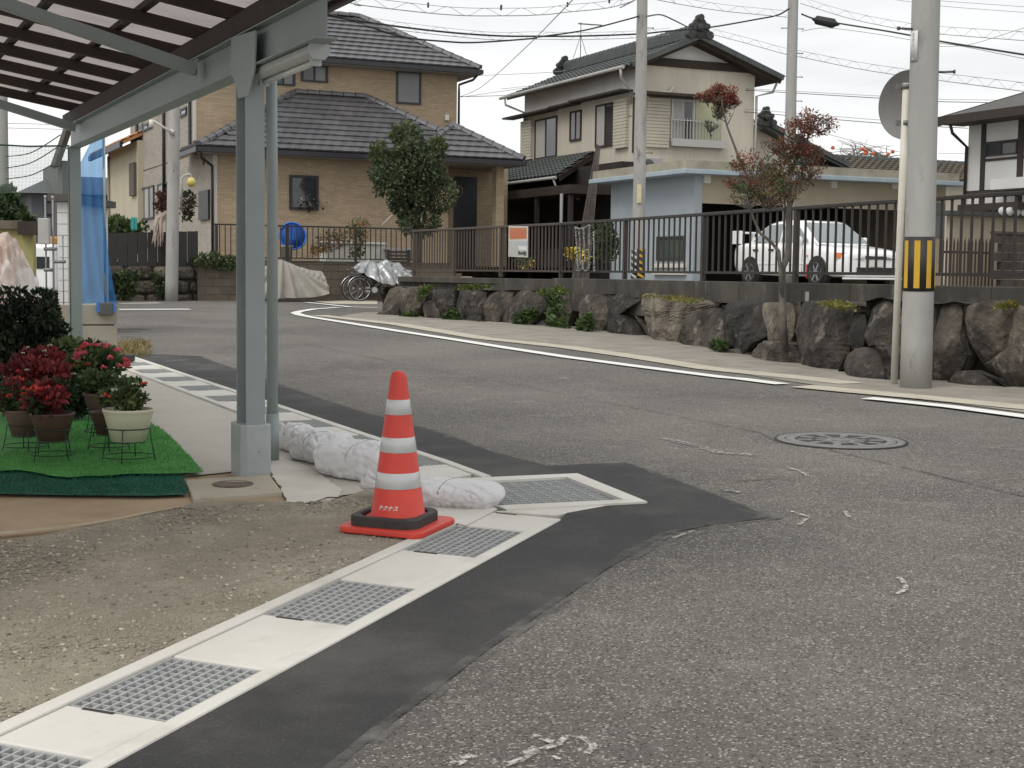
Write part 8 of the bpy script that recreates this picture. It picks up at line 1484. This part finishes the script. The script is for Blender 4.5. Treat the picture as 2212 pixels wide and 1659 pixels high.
cable([A4(500, 108), A4(600, 145), A4(760, 175), A4(1100, 230), A4(1360, 276), A4(1550, 315), A4(2209, 420), A4(2400, 450)], 35.2, 24, .020, 'thick black cable carrying a splice case')
cable([A4(500, 240), A4(700, 215), A4(1100, 265), A4(1360, 310), A4(1700, 350), A4(2209, 450)], 35.2, 25, .007, 'thin grey cable drooping under the splice case', mt=m_cabg)
spc = P(*A4(680, 165), 34.6); so_ = thing('splice_case', spc, 'black splice case hanging on the thick cable beside the pole', 'splice case'); a, b = P(*A4(600, 150), 34.7), P(*A4(765, 185), 34.5); d_ = (b-a); mb = MB(); mb.tube([a-d_*.12, a, a+d_*.08, b-d_*.12, b, b+d_*.15], [.02, .05, .105, .115, .06, .02], 12); mb.build('case', m_cab, so_)
for k, (pts, lab) in enumerate((([A4(-60, 672), A4(150, 685), A4(1140, 740), A4(1540, 762), A4(2050, 770)], 'upper straight wire of the pair behind the round sign'), ([A4(-60, 684), A4(150, 697), A4(1140, 757), A4(1540, 780), A4(2000, 790)], 'lower straight wire of the pair behind the round sign'), ([A4(-60, 825), A4(140, 843), A4(1150, 925), A4(1780, 955)], 'upper wire of the pair passing the red leaved treetop'), ([A4(-60, 850), A4(140, 866), A4(1150, 950), A4(1780, 985)], 'lower wire of the pair passing the red leaved treetop'), ([A4(1200, -5), A4(1560, 45), A4(2209, 95), A4(2400, 110)], 'wire crossing high behind the large pole'), ([A4(1500, 2), A4(2209, 52), A4(2400, 66)], 'highest wire behind the large pole'), ([A4(700, 1030), A4(960, 1100), A4(1250, 1167)], 'thin wire dropping towards the outbuilding'), ([A4(1550, 1180), A4(1770, 1178)], 'short wire reaching the timbered house'), ([A2(1580, 628), A2(2205, 600), A3(580, 490)], 'pair wire from the brick house eave to the tiled roof'), ([A2(1500, 800), A2(1900, 788), A3(170, 655)], 'wire from the brick house corner to the beige house eave'), ([A4(1550, 358), A4(1800, 340), A4(2209, 215)], 'thin wire rising away from the large pole'), ([A2(1500, 803), A2(2205, 700), A3(130, 618)], 'faint wire sloping up from the brick house corner'))): cable(pts, 46, 46 if k in (8, 9, 11) else 40, .011 if k in (1, 3, 9) else .008, lab, mt=m_cab if k in (1, 3) else m_cabg)
for pts, lab in (([A1(35, 1010), A1(200, 985), A1(390, 870)], 'upper drooping cable from the far pale pole'), ([A1(35, 1085), A1(200, 1050), A1(370, 950)], 'middle drooping cable from the far pale pole'), ([A1(35, 1155), A1(200, 1130), A1(340, 1060)], 'lower drooping cable from the far pale pole')): cable(pts, 44, 40, .016, lab)
for pts, lab in (([A1(30, 795), A1(430, 805)], 'upper thin wire crossing left of the shelter'), ([A1(30, 825), A1(430, 835)], 'lower thin wire crossing left of the shelter')): cable(pts, 44, 44, .010, lab, mt=m_cabg)
# small birds are not certain: the dark dots on the cable are clamps
for q, Yc in ((A2(1230, 92), 28.2), (A2(1832, 112), 29.4), (A3(130, 90), 29.9), (A3(590, 70), 30.6), (A3(880, 45), 31.2)): p = P(*q, Yc); o = thing('cable_clamp', p, 'small dark clamp on the wavy lashed cable over the brick house', 'clamp', 'clamps on the lashed cable'); mb = MB(); mb.bx(p.x-.02, p.x+.02, Yc-.02, Yc+.02, p.z+.06, p.z+.17); mb.build('clamp', m_cab, o, bevel=.02)
